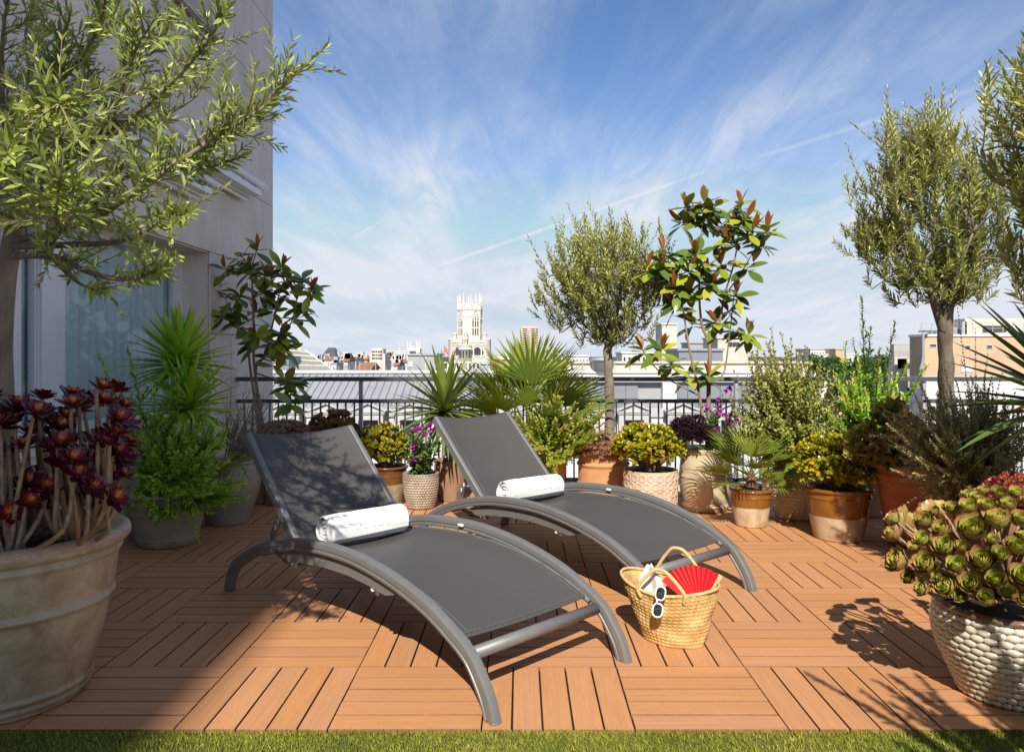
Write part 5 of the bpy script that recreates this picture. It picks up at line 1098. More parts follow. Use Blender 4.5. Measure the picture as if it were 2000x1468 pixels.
# ------------------------------------------------------------------ pots
def pot(label, c, r0, r1, h, mat, rim='roll', rr=.022, bands=(), belly=0.0, fn=None, seg=64, nz=56, soil=.90, name='plant_pot', attr=None, mulch=None, bell_at=.5, collar=.05):
    P = [(0, .002), (r0 * .94, 0), (r0 * .99, .004)]
    for i in range(nz + 1):
        f = i / nz; z = .008 + f * (h - .008 - (rr if rim == 'roll' else 0)); r = r0 + (r1 - r0) * f + belly * math.sin(math.pi * f ** (math.log(.5) / math.log(bell_at)))
        for bz, ba_, bw in bands: r += ba_ * math.exp(-((z - bz) / bw) ** 2)
        if rim == 'collar' and z > h - collar: r += .014 * min(1, (z - h + collar) / .006)
        P.append((r, z))
    re = P[-1][0]; zb = P[-1][1]
    if rim == 'roll': P += [(re + rr * .55 * math.sin(a) + rr * .25 * (1 - math.cos(a)) * 0 , zb + rr * .5 * (1 - math.cos(a))) for a in np.linspace(.3, math.pi, 9)]; P += [(re - rr * .4, zb + rr * .9)]
    else: P += [(re - .004, h + .002), (re - .014, h)]
    P += [(re - max(rr, .02) - .004, h - .02), (re - max(rr, .02) - .010, h * soil - .01)]
    V, Fs = lathe(P, seg, (0, 0, 0), fn)
    at_ = {'rnd': attr(V, len(P), seg) if attr else np.full(len(V), .5)}
    o = mk(name, V, Fs, mat, None, True, None, at_); o.location = (c[0], c[1], .001); tag(o, label, 'plant pot')
    rs_ = re - max(rr, .02); V, Fs = lathe([(rs_, h * soil), (rs_ * .6, h * soil + .012), (0, h * soil + .016)], 40, (0, 0, 0), None); s = mk('soil', V, Fs, M['soil'], o, True, local=True)
    if mulch:
        n = mulch; a = NR.uniform(0, 6.283, n); q = np.sqrt(NR.random(n)) * rs_ * .99; pos = np.stack([q * np.cos(a), q * np.sin(a), h * soil + .012 + NR.uniform(0, .014, n)], 1); D = np.stack([NR.normal(0, 1, n), NR.normal(0, 1, n), NR.normal(0, .25, n)], 1); U = np.stack([NR.normal(0, .5, n), NR.normal(0, .5, n), np.ones(n)], 1)
        V, Fs = bbox((.5, 0, 0), (1, .42, .16), .05); Fq = np.array([f if len(f) == 4 else (f[0], f[1], f[2], f[2]) for f in Fs]); B4 = np.array(BOXF); VB = np.array([[i, j * .21, k * .08] for i in (0, 1) for j in (-1, 1) for k in (-1, 1)], float)
        V, Fs = scatter((VB, B4), pos, D, U, NR.uniform(.014, .036, n)); m = mk('bark_chips', V, Fs, M['bark'], o, False, None, {'rnd': rep(NR.random(n), 8)}, True); m['kind'] = 'stuff'
    return o
def dimples(rows, cols, amp, h, z0=0.0, pw=.7, stagger=True, inv=False):
    def fn(t, z, r):
        f = (z - z0) / (h - z0) * rows; row = np.floor(f); fr = f - row; u = t * cols / (2 * math.pi) + (row % 2) * .5 * stagger; fu = u - np.floor(u); d = np.sqrt(((fu - .5) / .53) ** 2 + ((fr - .5) / .52) ** 2); k = np.clip(1 - d ** 2, 0, 1) ** pw
        k = k * ((f >= 0) & (f <= rows)); return amp * k * (-1 if inv else 1)
    return fn
def dimple_attr(fn, amp, prof_r=None):
    def g(V, n, seg):
        th = np.arctan2(V[:, 1], V[:, 0]) % (2 * math.pi); return fn(th, V[:, 2], 0) / amp
    return g
# ------------------------------------------------------------------ plant builders
def wood(name, paths, mat, parent, seg=7):
    m = MB()
    for P, r in paths: V, Fs = tube(P, r, seg); m.add(V, Fs)
    return m.build(name, mat, parent, True)
OL = leaf_base(3, .22, .25, .10, True, .5); OLs = leaf_base(3, .25, 0, .12, False, .5)
def olive_tree(label, trunk, r0, r1, cc, rad, n, leaf, Y, seed, group=None, side=None, up=.75, nl=(9, 14), wisp=.3, mat='olive', fork=None, lim=9):
    "standard olive: trunk, limbs, twigs and leaves; cc = crown centre, rad = half sizes"
    r = random.Random(seed); t = thing('olive_tree', label, 'tree', tuple(trunk[0]), group); P = smooth_path(trunk, 6); V, Fs = tube(P, [r0, r1 * 1.02, r1], 14)
    V = V + 0; V += np.array([[.004 * math.sin(v[2] * 40 + v[0] * 90), .004 * math.cos(v[2] * 31), 0] for v in V]); mk('trunk', V, Fs, M['olive_bark'], t, True)
    fk = np.array(trunk[-1]); L = Leaves(); limbs = []; tw = []; cc = np.array(cc); rad = np.array(rad)
    ends = []
    for k in range(lim):
        a = 2 * math.pi * k / lim + r.uniform(-.3, .3); e = cc + rad * np.array([.55 * math.cos(a), .55 * math.sin(a), r.uniform(-.35, .45)]); m_ = fk + (e - fk) * .5 + np.array([0, 0, -.03]) + np.array([r.uniform(-.03, .03) for _ in range(3)]); path = smooth_path([fk - np.array([0, 0, .02]), m_, e], 5); limbs.append((path, [r1 * .62, r1 * .32, r1 * .14])); ends += path[3:]
    ends = np.array(ends); lobes = []
    for k in range(17):
        d = unit([r.gauss(0, 1), r.gauss(0, 1), r.gauss(.1, 1)]); lobes.append((d * r.uniform(.55, .98), r.uniform(.13, .27)))
    for k in range(n):
        while True:
            d = np.array([r.uniform(-1, 1) for _ in range(3)])
            if np.linalg.norm(d) <= 1: break
        s = .55 + .45 * r.random(); q = unit(d) * (np.linalg.norm(d) ** .55) * s; 
        if r.random() < .68: lc, lr = r.choice(lobes); q = lc + lr * np.array([r.gauss(0, 1) for _ in range(3)]); q = q / max(1, np.linalg.norm(q) / 1.12)
        p = cc + rad * q
        if p[2] < fk[2] - .02: p[2] = fk[2] + abs(p[2] - fk[2]) * .5
        out = unit((p - fk) * np.array([1, 1, .8])); dr = unit(out * .75 + np.array([0, 0, up]) + .35 * np.array([r.gauss(0, 1) for _ in range(3)])); ln = r.uniform(.10, .22) * (1 + (wisp * 2.5 if r.random() < wisp and q[2] > .1 else 0)); st = p - dr * ln * .4
        path = smooth_path([st, st + dr * ln * .5 + np.array([r.gauss(0, .008) for _ in range(3)]), st + dr * ln + np.array([r.gauss(0, .015), r.gauss(0, .015), .012])], 4); tw.append((path, [.0028, .0018, .0008]))
        if k % 3 == 0:
            j = np.argmin(np.linalg.norm(ends - st, axis=1)); limbs.append((smooth_path([ends[j], (ends[j] + st) / 2 + np.array([0, 0, .015]), st], 3), [.006, .004, .0028]))
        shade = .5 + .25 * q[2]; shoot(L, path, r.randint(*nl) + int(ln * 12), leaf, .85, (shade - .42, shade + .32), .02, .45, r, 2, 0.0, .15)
    wood('limbs', limbs, M['olive_bark'], t); wood('twigs', tw, M['twig'], t, 4)['kind'] = 'stuff'
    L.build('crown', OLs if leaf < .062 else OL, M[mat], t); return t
def shrub(name, label, base, ends, leaf, mat, seed, twig='brown_twig', lb=None, nl=16, whorl=2, ang=.8, c=(.1, .75), tipc=.2, start=.25, side=3, sl=.4, group=None, bow=.0, r0=.005, droop=0.0, cat='shrub', jit=.02, den=1.0):
    "stems from base to each end point, side twigs, leaves along them"
    r = random.Random(seed); t = thing(name, label, cat, tuple(base), group); L = Leaves(); W = []; base = np.asarray(base, float)
    for e in ends:
        e = np.asarray(e, float); b0 = base + np.array([r.gauss(0, jit), r.gauss(0, jit), 0]); ln = np.linalg.norm(e - b0); m_ = b0 + (e - b0) * .5 + np.array([r.gauss(0, .04) * ln, r.gauss(0, .04) * ln, bow * ln]); P = smooth_path([b0, m_, e], 8); W.append((P, [r0, r0 * .6, r0 * .25])); shoot(L, P, max(3, int(nl * ln / .4 * den)), leaf, ang, c, start, .35, r, whorl, droop, tipc); P = np.array(P)
        for q in range(side):
            f = r.uniform(.3, .92); j = int(f * (len(P) - 2)); d = unit(P[j + 1] - P[j]); o = unit(np.array([r.gauss(0, 1), r.gauss(0, 1), r.gauss(.2, .7)])); s_ = unit(d * .7 + o * .75); l2 = sl * ln * r.uniform(.25, .6) * (1.1 - f); P2 = smooth_path([P[j], P[j] + s_ * l2 * .5, P[j] + s_ * l2 + np.array([0, 0, .1 * l2 - droop * l2])], 4); W.append((P2, [r0 * .5, r0 * .35, r0 * .2])); shoot(L, P2, max(3, int(nl * l2 / .4 * den * 1.2)), leaf * .9, ang, c, .12, .35, r, whorl, droop, tipc)
    wood('stems', W, M[twig], t, 5); L.build('leaves', lb if lb is not None else OLs, M[mat], t); return t
def cloud(n, px, py, rx, ry, Y, dy, r, shell=.5):
    "end points spread through an ellipsoid given as it shows"
    out = []
    for _ in range(n):
        d = unit([r.gauss(0, 1) for _ in range(3)]) * (shell + (1 - shell) * r.random()); out.append(at(px + d[0] * rx, py - d[2] * ry, Y) + np.array([0, d[1] * dy, 0]))
    return out
def rosette_mesh(name, n, w, el0, el1, mats, seed, tipin=.5, seg=4, grow=.65, lmin=.30):
    r = random.Random(seed); V = []; Fs = []; A = []; T = []
    for i in range(n):
        t = i / (n - 1); a = i * 2.39996 + r.uniform(-.1, .1); el = math.radians(el0 + (el1 - el0) * t ** .8) + r.uniform(-.06, .06); L = (lmin + (1 - lmin) * t ** grow) * r.uniform(.93, 1.06); ca, sa_ = math.cos(a), math.sin(a); b0 = len(V); p = np.array([.03 * ca, .03 * sa_, -.18 * t]); ev = el; ww = w * (.55 + .45 * t)
        for s in range(seg + 1):
            f = s / seg; hw = ww / 2 * (.32 + .68 * math.sin(min(1, f / .72) * math.pi / 2)) * (1 if f < .78 else math.sqrt(max(0, 1 - ((f - .78) / .235) ** 2))) * L ** .5
            for q in (-1, 0, 1):
                up = .20 * hw * (q * q); rad_dir = np.array([ca, sa_, 0]); tan = np.array([-sa_, ca, 0]); nrm = np.array([-ca * math.sin(ev), -sa_ * math.sin(ev), math.cos(ev)]); V.append(p + tan * q * hw + nrm * up * 1.6); A.append(t); T.append(max(f, abs(q) * .85 if f > .3 else 0) if q else f)
            stp = L / seg; p = p + np.array([ca * math.cos(ev), sa_ * math.cos(ev), math.sin(ev)]) * stp; ev += tipin / seg
        for s in range(seg):
            for q in (0, 1): Fs.append((b0 + s * 3 + q, b0 + s * 3 + 3 + q, b0 + s * 3 + 4 + q, b0 + s * 3 + 1 + q))
    return mesh(name, V, Fs, mats, True, None, {'rnd': A, 'tip': T})
def axis_mat(p, d, s, spin=0.0):
    q = Vector(d).to_track_quat('Z', 'Y').to_matrix().to_4x4(); return Matrix.Translation(Vector(p)) @ q @ Matrix.Rotation(spin, 4, 'Z') @ Matrix.Scale(s, 4)
def leaf_obj(name, base, mat, thick=False):
    return mesh(name, base[0], [tuple(f) for f in base[1].tolist()], mat, True)
def dir_mat(p, d, u, s):
    D, S_, N = frames(np.array([d], float), np.array([u], float)); m = Matrix(((D[0][0], S_[0][0], N[0][0], 0), (D[0][1], S_[0][1], N[0][1], 0), (D[0][2], S_[0][2], N[0][2], 0), (0, 0, 0, 1))); return Matrix.Translation(Vector(p)) @ m @ Matrix.Scale(s, 4)
def magnolia(label, stems, tips, leaf, Y, seed, base, top_py, group=None, young=.5, extra=90):
    "stems drawn as paths; a whorl of big leaves at every tip, each leaf its own object"
    r = random.Random(seed); t = thing('magnolia_tree', label, 'tree', tuple(base), group); W = []; pts = []
    for P, rad in stems: q = smooth_path(P, 6); W.append((q, rad)); pts += q[4:]
    pts = np.array(pts); me = [leaf_obj('leaf', leaf_base(6, w, .22, cu, True, .52), M['magnolia']) for w, cu in ((.48, .12), (.42, .2), (.46, -.06))]; my = [leaf_obj('leaf', leaf_base(6, w, .35, cu, True, .5), M['magnolia_tip']) for w, cu in ((.36, -.1), (.32, .06))]
    for p in tips:
        p = np.asarray(p, float); c = pts[np.argmin(np.linalg.norm((pts - p) * np.array([1, 1, 1.0]), axis=1) + .6 * np.maximum(0, pts[:, 2] - p[2] + .02))]; ln = np.linalg.norm(p - c)
        W.append((smooth_path([c, (c + p) / 2 + np.array([0, 0, -.06 * ln]), p], 4), [.007, .005, .0035])); ax = unit((p - c) * .5 / (ln + .02) + np.array([r.gauss(0, .2), r.gauss(0, .2), .8])); u, w = perp(ax); ph = r.random() * 6.28; nn = r.randint(6, 7)
        for k in range(nn):
            a = ph + k * 2.4; o = u * math.cos(a) + w * math.sin(a); lev = k / nn; an = 1.95 - 1.15 * lev + r.uniform(-.3, .3); d = unit(ax * math.cos(an) + o * math.sin(an) + np.array([0, 0, -.18 * (1 - lev)])); up = unit(ax * math.sin(an) - o * math.cos(an) + .2 * np.array([r.gauss(0, 1) for _ in range(3)]) + np.array([0, -.75, .45])); inst('leaf', r.choice(me), dir_mat(p - ax * (.05 * (1 - lev)), d, up, leaf * r.uniform(.8, 1.12)), t)
        if r.random() < young:
            for k in range(r.randint(2, 4)): a = ph + k * 2.1 + 1; o = u * math.cos(a) + w * math.sin(a); an = r.uniform(.15, .5); d = unit(ax * math.cos(an) + o * math.sin(an)); inst('leaf', r.choice(my), dir_mat(p, d, unit(ax * math.sin(an) - o * math.cos(an)), leaf * r.uniform(.65, .9)), t)
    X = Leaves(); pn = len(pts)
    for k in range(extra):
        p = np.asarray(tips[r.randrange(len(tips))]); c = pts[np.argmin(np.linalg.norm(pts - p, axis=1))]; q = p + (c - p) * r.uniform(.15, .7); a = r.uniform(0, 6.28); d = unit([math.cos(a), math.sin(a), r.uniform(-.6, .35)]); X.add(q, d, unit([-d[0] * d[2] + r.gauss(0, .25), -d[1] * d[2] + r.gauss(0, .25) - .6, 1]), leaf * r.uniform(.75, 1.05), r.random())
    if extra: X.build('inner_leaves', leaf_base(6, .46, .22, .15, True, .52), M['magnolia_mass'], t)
    wood('stems', W, M['magnolia_bark'], t, 8); return t
def yucca(label, base, head, n, ln, mat, seed, lean=(0, 0, 0), wid=.085, cone=(5, 125), group=None, trunk=.03, only=None, droopy=.16, name='yucca'):
    r = random.Random(seed); t = thing(name, label, 'plant', tuple(base), group); base, head = np.array(base, float), np.array(head, float)
    V, Fs = tube(smooth_path([base, (base + head) / 2 + np.array([.01, 0, 0]), head + np.array([0, 0, .03])], 5), [trunk, trunk * .9, trunk * .8], 10); mk('trunk', V, Fs, M['magnolia_bark'], t, True); me = [leaf_obj('blade', leaf_base(8, wid * k, .5, cu, True, .28, 0, .6), M[mat]) for k, cu in ((1, .04), (.9, .12), (1.05, .22), (.85, .5))]
    for i in range(n):
        f = (i + .5) / n; th = math.radians(cone[0] + (cone[1] - cone[0]) * f ** .85) + r.uniform(-.1, .1); a = i * 2.39996 + r.uniform(-.2, .2); d = unit(np.array([math.cos(a) * math.sin(th), math.sin(a) * math.sin(th), math.cos(th)]) + np.asarray(lean))
        if only is not None and not only(d): continue
        up = unit(np.array([-math.cos(a) * math.cos(th), -math.sin(a) * math.cos(th), math.sin(th)]) + 1e-3); sel = me[0] if f < .45 else (me[1] if f < .7 else (me[2] if f < .9 or r.random() > droopy * 3 else me[3])); inst('blade', sel, dir_mat(head + d * .012 + np.array([0, 0, .05 - .08 * f]), d, up, ln * r.uniform(.82, 1.1) * (1.0 if f < .85 else .9)), t)
    return t
def frond_mesh(seed, n=17, span=2.5, seglen=1.0, w=.075, pet=.55, fold=.55, cut=.35):
    r = random.Random(seed); m = MB(); V, Fs = tube(smooth_path([(0, 0, 0), (pet * .5, 0, .03), (pet, 0, 0)], 4), [.016, .012, .010], 5); m.add(V, Fs, .2); lb = leaf_base(4, w, fold, .10, True, .42, 0, .9)
    pos = []; D = []; U = []; sz = []
    for k in range(n):
        a = -span / 2 + span * k / (n - 1); d = np.array([math.cos(a), math.sin(a), .10 + .18 * abs(a) / span * (r.random() - .2)]); pos.append((pet, 0, 0)); D.append(d); U.append((0, .15 * math.sin(a), 1)); sz.append(seglen * (1 - .22 * (abs(a) / (span / 2)) ** 2) * r.uniform(.92, 1.05))
    V, Fs = scatter(lb, pos, D, U, sz); m.add(V, Fs.tolist(), .6); return m.mesh('frond', M['palm'], True)
def fan_palm(label, base, dirs, size, seed, group=None, mat=None):
    r = random.Random(seed); t = thing('fan_palm', label, 'palm', tuple(base), group); me = [frond_mesh(seed + k, 16 + k, 2.3 + .2 * k, 1.0, .062, .75 + .1 * k) for k in range(3)]; b0 = np.array(base, float); V, Fs = lathe([(.05 * size * 3, 0), (.045 * size * 3, .05), (.03 * size * 3, .10), (0, .12)], 12, b0 - np.array([0, 0, .03])); mk('fibrous_trunk', V, Fs, M['brown_twig'], t, True)
    for i, (az, el, s) in enumerate(dirs):
        az, el = math.radians(az), math.radians(el); d = np.array([math.cos(az) * math.cos(el), math.sin(az) * math.cos(el), math.sin(el)]); up = np.array([-math.cos(az) * math.sin(el), -math.sin(az) * math.sin(el), math.cos(el)]) + .25 * np.array([r.gauss(0, 1) for _ in range(3)]); inst('frond', me[i % 3], dir_mat(b0 + np.array([0, 0, .03]), d, up, size * s), t)
    return t
JL = leaf_base(3, .62, .30, -.12, True, .62, .25, .12)
def jade(label, c, rad, n, leaf, mat, seed, group=None, base=None):
    "jade plant: fat stems, dome of leaf clusters"
    r = random.Random(seed); c = np.array(c, float); rad = np.array(rad); base = np.array(base if base is not None else c - np.array([0, 0, rad[2]])); t = thing('jade_plant', label, 'succulent', tuple(base), group); L = Leaves(); W = []
    for k in range(n):
        d = unit([r.gauss(0, 1), r.gauss(0, 1), r.gauss(.35, .9)])
        if d[2] < -.55: d[2] = -d[2]
        q = r.random(); p = c + rad * d * (.93 + .1 * r.random() if q < .7 else r.uniform(.5, .9)) * (1 + .09 * math.sin(d[0] * 5 + seed) * math.cos(d[1] * 4 + d[2] * 3)); ax = unit(d * .8 + np.array([0, 0, .5]) + .25 * np.array([r.gauss(0, 1) for _ in range(3)])); u, w = perp(ax); ph = r.random() * 6.28; tone = r.uniform(-.12, .18)
        if k % 5 == 0: W.append((smooth_path([base + np.array([r.gauss(0, .02), r.gauss(0, .02), 0]), base + (p - base) * .5 + np.array([0, 0, .02]), p], 4), [.011, .007, .004]))
        for i in range(8):
            a = ph + i * math.pi / 2 + (i // 2) * .8; lev = i / 8; o = u * math.cos(a) + w * math.sin(a); an = 1.25 - .85 * lev; dd = unit(ax * math.cos(an) + o * math.sin(an)); L.add(p - ax * leaf * .5 * (1 - lev), dd, unit(ax * math.sin(an) - o * math.cos(an) + .15 * np.array([r.gauss(0, 1) for _ in range(3)])), leaf * (1.1 - .45 * lev) * r.uniform(.85, 1.15), min(1, max(0, .15 + .55 * lev * r.random() + .25 * r.random() + tone + (.35 if r.random() < .06 else 0))))
    wood('stems', W, M['aeonium_stem'], t, 7); L.build('leaves', JL, M[mat], t); return t
def sedum(label, c, rad, n, leaf, mat, seed, per=9, name='sedum', low=-.15, base=None):
    r = random.Random(seed); c = np.array(c, float); rad = np.array(rad); t = thing(name, label, 'succulent', tuple(base if base is not None else c - np.array([0, 0, rad[2] * .5]))); L = Leaves(); lb = leaf_base(2, .48, .25, -.15, True, .6, .1)
    V, Fs = lathe([(1.0, low), (.97, .15), (.8, .5), (.45, .8), (0, .90)], 20); V = V * rad * .93 + c; mk('cushion', V, Fs, M['brown_twig'], t, True)
    for k in range(n):
        d = unit([r.gauss(0, 1), r.gauss(0, 1), abs(r.gauss(.2, .8))]); 
        if r.random() < .15: d[2] = r.uniform(low, .1)
        p = c + rad * d * (1 + .06 * math.sin(d[0] * 7) * math.cos(d[1] * 6)); ax = unit(d + np.array([0, 0, .5]) + .3 * np.array([r.gauss(0, 1) for _ in range(3)])); u, w = perp(ax); ph = r.random() * 6.28; tone = r.uniform(-.15, .2)
        for i in range(per): a = ph + i * 2.4; lev = i / per; o = u * math.cos(a) + w * math.sin(a); an = 1.35 - .95 * lev; L.add(p, unit(ax * math.cos(an) + o * math.sin(an)), unit(ax * math.sin(an) - o * math.cos(an)), leaf * r.uniform(.8, 1.2), min(1, max(0, .25 + .45 * lev + tone)))
    L.build('leaves', lb, M[mat], t); return t
def aeonium(label, c, items, meshes, seed, stem_to=None, stem_r=.011, up=.35, name='aeonium', core=None, base=None, rsc=1.45):
    "items: (point, diameter); every rosette its own object"
    r = random.Random(seed); c = np.array(c, float); t = thing(name, label, 'succulent', tuple(base if base is not None else c)); W = []
    for p, dia in items:
        p = np.asarray(p, float); d = unit(unit(p - c) + np.array([0, 0, up]) + .12 * np.array([r.gauss(0, 1) for _ in range(3)])); inst('rosette', r.choice(meshes), axis_mat(p - d * dia * .12, d, dia / 2 * rsc, r.random() * 6.28), t)
        b0 = np.array(stem_to(p, r)) if stem_to else c; q = p - b0; W.append((smooth_path([b0, b0 + q * (np.array([.75, .75, .38]) if stem_to else .55) + np.array([r.gauss(0, .015), r.gauss(0, .015), -.02 if not stem_to else 0]), p - d * dia * .75, p - d * dia * .1], 5), [stem_r, stem_r * .8, stem_r * .65, stem_r * .6]))
    wood('stems', W, M['aeonium_stem'], t, 8); return t
def bougain(label, base, ends, seed, nfl, leafn=15):
    t = shrub('bougainvillea', label, base, ends, .040, 'bougain_leaf', seed, lb=leaf_base(3, .62, .2, .15, True, .4), nl=leafn, whorl=1, ang=1.2, c=(0, 1), start=.1, side=3, cat='plant'); r = random.Random(seed + 1); me = []
    for k in range(2):
        m = MB(); lb = leaf_base(3, .85, .35, -.15, True, .45); pos = [(0, 0, 0)] * 3; D = [(math.cos(a), math.sin(a), .7) for a in (0, 2.09, 4.19)]; V, Fs = scatter(lb, pos, D, [(-d[0], -d[1], 1.2) for d in D], [1, .95, 1.05]); m.add(V, Fs.tolist(), .4 + .3 * k); me.append(m.mesh('flower', M['bougain_bract'], True))
    for k in range(nfl):
        e = np.array(r.choice(ends)); p = e + np.array([r.gauss(0, .03), r.gauss(0, .03) - .03, r.gauss(0, .035)])
        for q in range(3): inst('flower', r.choice(me), axis_mat(p + np.array([r.gauss(0, .012) for _ in range(3)]), unit([r.gauss(0, 1), -1 + r.gauss(0, .5), r.gauss(.2, .6)]), r.uniform(.022, .032), r.random() * 6), t)
    return t
# ------------------------------------------------------------------ left side, in the shade of the house
cA = (-1.80, 2.687)
pot('big beige glazed pot with banded belly and rolled rim in the left foreground', cA, .25, .362, .585, M['stone_pot'], 'roll', .060, [(.345, .012, .010), (.060, .010, .010), (.030, .008, .008), (.505, .010, .012)], .012, None, 96, 90, .89, mulch=900)
ro = [(37, 790, 52), (72, 801, 40), (142, 768, 40), (142, 786, 42), (200, 753, 34), (202, 781, 46), (228, 755, 40), (178, 773, 32), (97, 812, 34), (116, 830, 36), (15, 817, 34), (48, 865, 38), (121, 854, 44), (230, 814, 46), (195, 862, 46), (171, 854, 32), (252, 862, 34), (188, 893, 52), (217, 904, 46), (127, 897, 42), (153, 885, 34), (121, 915, 40), (83, 926, 42), (40, 944, 38), (154, 946, 36), (184, 948, 34), (162, 974, 34), (193, 987, 46), (118, 954, 32), (18, 1000, 36), (2, 825, 36), (228, 840, 36), (257, 887, 34), (75, 828, 34), (158, 795, 34), (127, 810, 34), (226, 795, 34), (-30, 800, 46), (-60, 850, 44), (-40, 900, 40), (-80, 930, 40), (-20, 770, 40), (60, 840, 36), (205, 925, 36), (100, 870, 34), (-10, 880, 38), (240, 925, 34)] + [(random.Random(k).uniform(-60, 255), random.Random(k + 99).uniform(770, 985), random.Random(k + 7).uniform(30, 46)) for k in range(42)]
rA = random.Random(4); dark = [rosette_mesh('rosette', n, .50, 78, 12, M['aeo_dark'], s, .25, 4, .6, .28) for n, s in ((26, 1), (22, 2), (30, 3))]
items = []
for px, py, d in ro: Yr = 2.69 + rA.uniform(-.24, .24) - (.06 if py > 880 else 0); items.append((at(px, py, Yr), d * 1.12 / F * Yr))
roots = [np.array([cA[0] + q * math.cos(a), cA[1] + q * math.sin(a), .52]) for q, a in ((.26, -.9), (.20, .2), (.10, -1.6), (.24, -2.2), (.15, 1.8), (.27, -.2), (.05, 0.5), (.28, -1.5), (.22, 2.8))]
def near_root(p, r): d = [np.hypot(q[0] - p[0], (q[1] - p[1]) * .7) + r.uniform(0, .08) for q in roots]; return roots[int(np.argmin(d))] + np.array([r.gauss(0, .012), r.gauss(0, .012), 0])
aeonium('dark burgundy aeonium with thick tan stems in the big foreground pot', (cA[0], cA[1], .62), items, dark, 3, near_root, .0095, .45, rsc=1.6, base=(cA[0], cA[1], .53))

# tall olive at the left edge
pot('grey pot of the left olive tree, hidden behind the big foreground pot', (-2.12, 3.30), .20, .25, .48, M['grey_pot'], 'roll', .03)
def left_olive():
    r = random.Random(31); Yt = 3.25; t = thing('olive_tree', 'large olive tree at the left edge with long leafy branches over the window', 'tree', tuple(at(12, 1180, Yt))); A = lambda L: [at(a, b_, 3.12 - (3.12 - y) * 1.65 if y < 3.12 else y) for a, b_, y in L]
    tr = A([(8, 960, 3.3), (8, 800, 3.27), (4, 680, 3.25), (10, 560, 3.22), (22, 480, 3.18), (32, 420, 3.12), (38, 360, 3.06)]); V, Fs = tube(smooth_path(tr, 6), [.041, .040, .040, .039, .037, .030, .022], 16); mk('trunk', V, Fs, M['olive_bark'], t, True)
    main = [[(32, 420, 3.12), (40, 300, 3.0), (90, 200, 2.85), (180, 80, 2.7), (215, -30, 2.6)], [(30, 430, 3.1), (105, 350, 2.95), (200, 265, 2.8), (300, 195, 2.7), (400, 90, 2.6), (440, 20, 2.55)], [(34, 440, 3.12), (130, 420, 2.9), (230, 395, 2.7), (330, 330, 2.62), (430, 262, 2.6), (520, 205, 2.58), (578, 128, 2.56)],
            [(32, 470, 3.15), (150, 440, 2.95), (215, 410, 2.8), (300, 340, 2.7), (400, 290, 2.62), (490, 248, 2.56)], [(30, 480, 3.15), (140, 478, 2.9), (240, 470, 2.7), (320, 430, 2.58), (372, 412, 2.5)], [(25, 500, 3.18), (100, 500, 2.9), (170, 530, 2.7), (235, 545, 2.6), (290, 535, 2.55), (335, 508, 2.5)], [(36, 400, 3.1), (10, 250, 2.95), (4, 100, 2.8), (20, -40, 2.7)], [(38, 380, 3.08), (85, 260, 2.9), (105, 150, 2.75), (140, 20, 2.6)],
            [(130, 420, 2.9), (250, 345, 2.8), (390, 330, 2.7), (480, 305, 2.62)], [(100, 500, 2.9), (150, 550, 2.75), (205, 572, 2.65)], [(36, 400, 3.1), (-50, 330, 2.9), (-120, 220, 2.8)], [(32, 440, 3.12), (-30, 420, 2.7), (-40, 350, 2.4), (20, 300, 2.25)], [(105, 350, 2.95), (120, 300, 2.6), (110, 240, 2.35), (115, 190, 2.25)], [(200, 265, 2.8), (290, 240, 2.9), (380, 190, 2.95), (410, 130, 2.95)], [(90, 200, 2.85), (200, 180, 2.95), (300, 100, 3.0), (340, 20, 3.0)], [(130, 420, 2.9), (120, 440, 2.55), (112, 410, 2.35), (118, 350, 2.25)], [(105, 350, 2.95), (160, 250, 3.05), (170, 120, 3.1), (260, 10, 3.1)], [(40, 300, 3.0), (60, 180, 3.1), (50, 60, 3.1), (80, -40, 3.1)], [(200, 265, 2.8), (230, 200, 2.65), (260, 110, 2.55), (300, 40, 2.5)]]
    L = Leaves(); W = []; T = []
    for bi, b_ in enumerate(main):
        P = np.array(smooth_path(A(b_), 10)); W.append((P, [.016, .010, .006, .002] if bi < 8 else [.011, .007, .004, .002])); n = len(P); ln = np.sum(np.linalg.norm(np.diff(P, axis=0), axis=1)); shoot(L, P[int(n * .62):], int(ln * 16), .056, .8, (.2, .8), 0, .3, r, 2, 0, .2)
        k = int(ln / .027 * (.32 if bi in (4, 5, 8, 9) else (.6 if bi == 3 else .85)))
        for i in range(k):
            f = .10 + .88 * (i + r.random()) / k; j = min(n - 2, int(f * (n - 1))); d = unit(P[j + 1] - P[j]); o = unit([r.gauss(0, 1), r.gauss(0, 1), r.gauss(.25, .8)]); s_ = unit(d * .8 + o * .8 + np.array([0, 0, .15])); l2 = r.uniform(.10, .26) * (1.15 - .5 * f); Q = smooth_path([P[j], P[j] + s_ * l2 * .5 + np.array([0, 0, .006]), P[j] + s_ * l2 + np.array([0, 0, r.uniform(-.01, .03)])], 4); T.append((Q, [.003, .002, .001])); shoot(L, Q, max(4, int(l2 * 48)), r.uniform(.042, .055), .85, (.0, .85), .08, .35, r, 2, 0, .2)
    wood('limbs', W, M['olive_bark'], t, 8); wood('twigs', T, M['twig'], t, 4)['kind'] = 'stuff'; L.build('crown', OL, M['olive_near'], t)
left_olive()

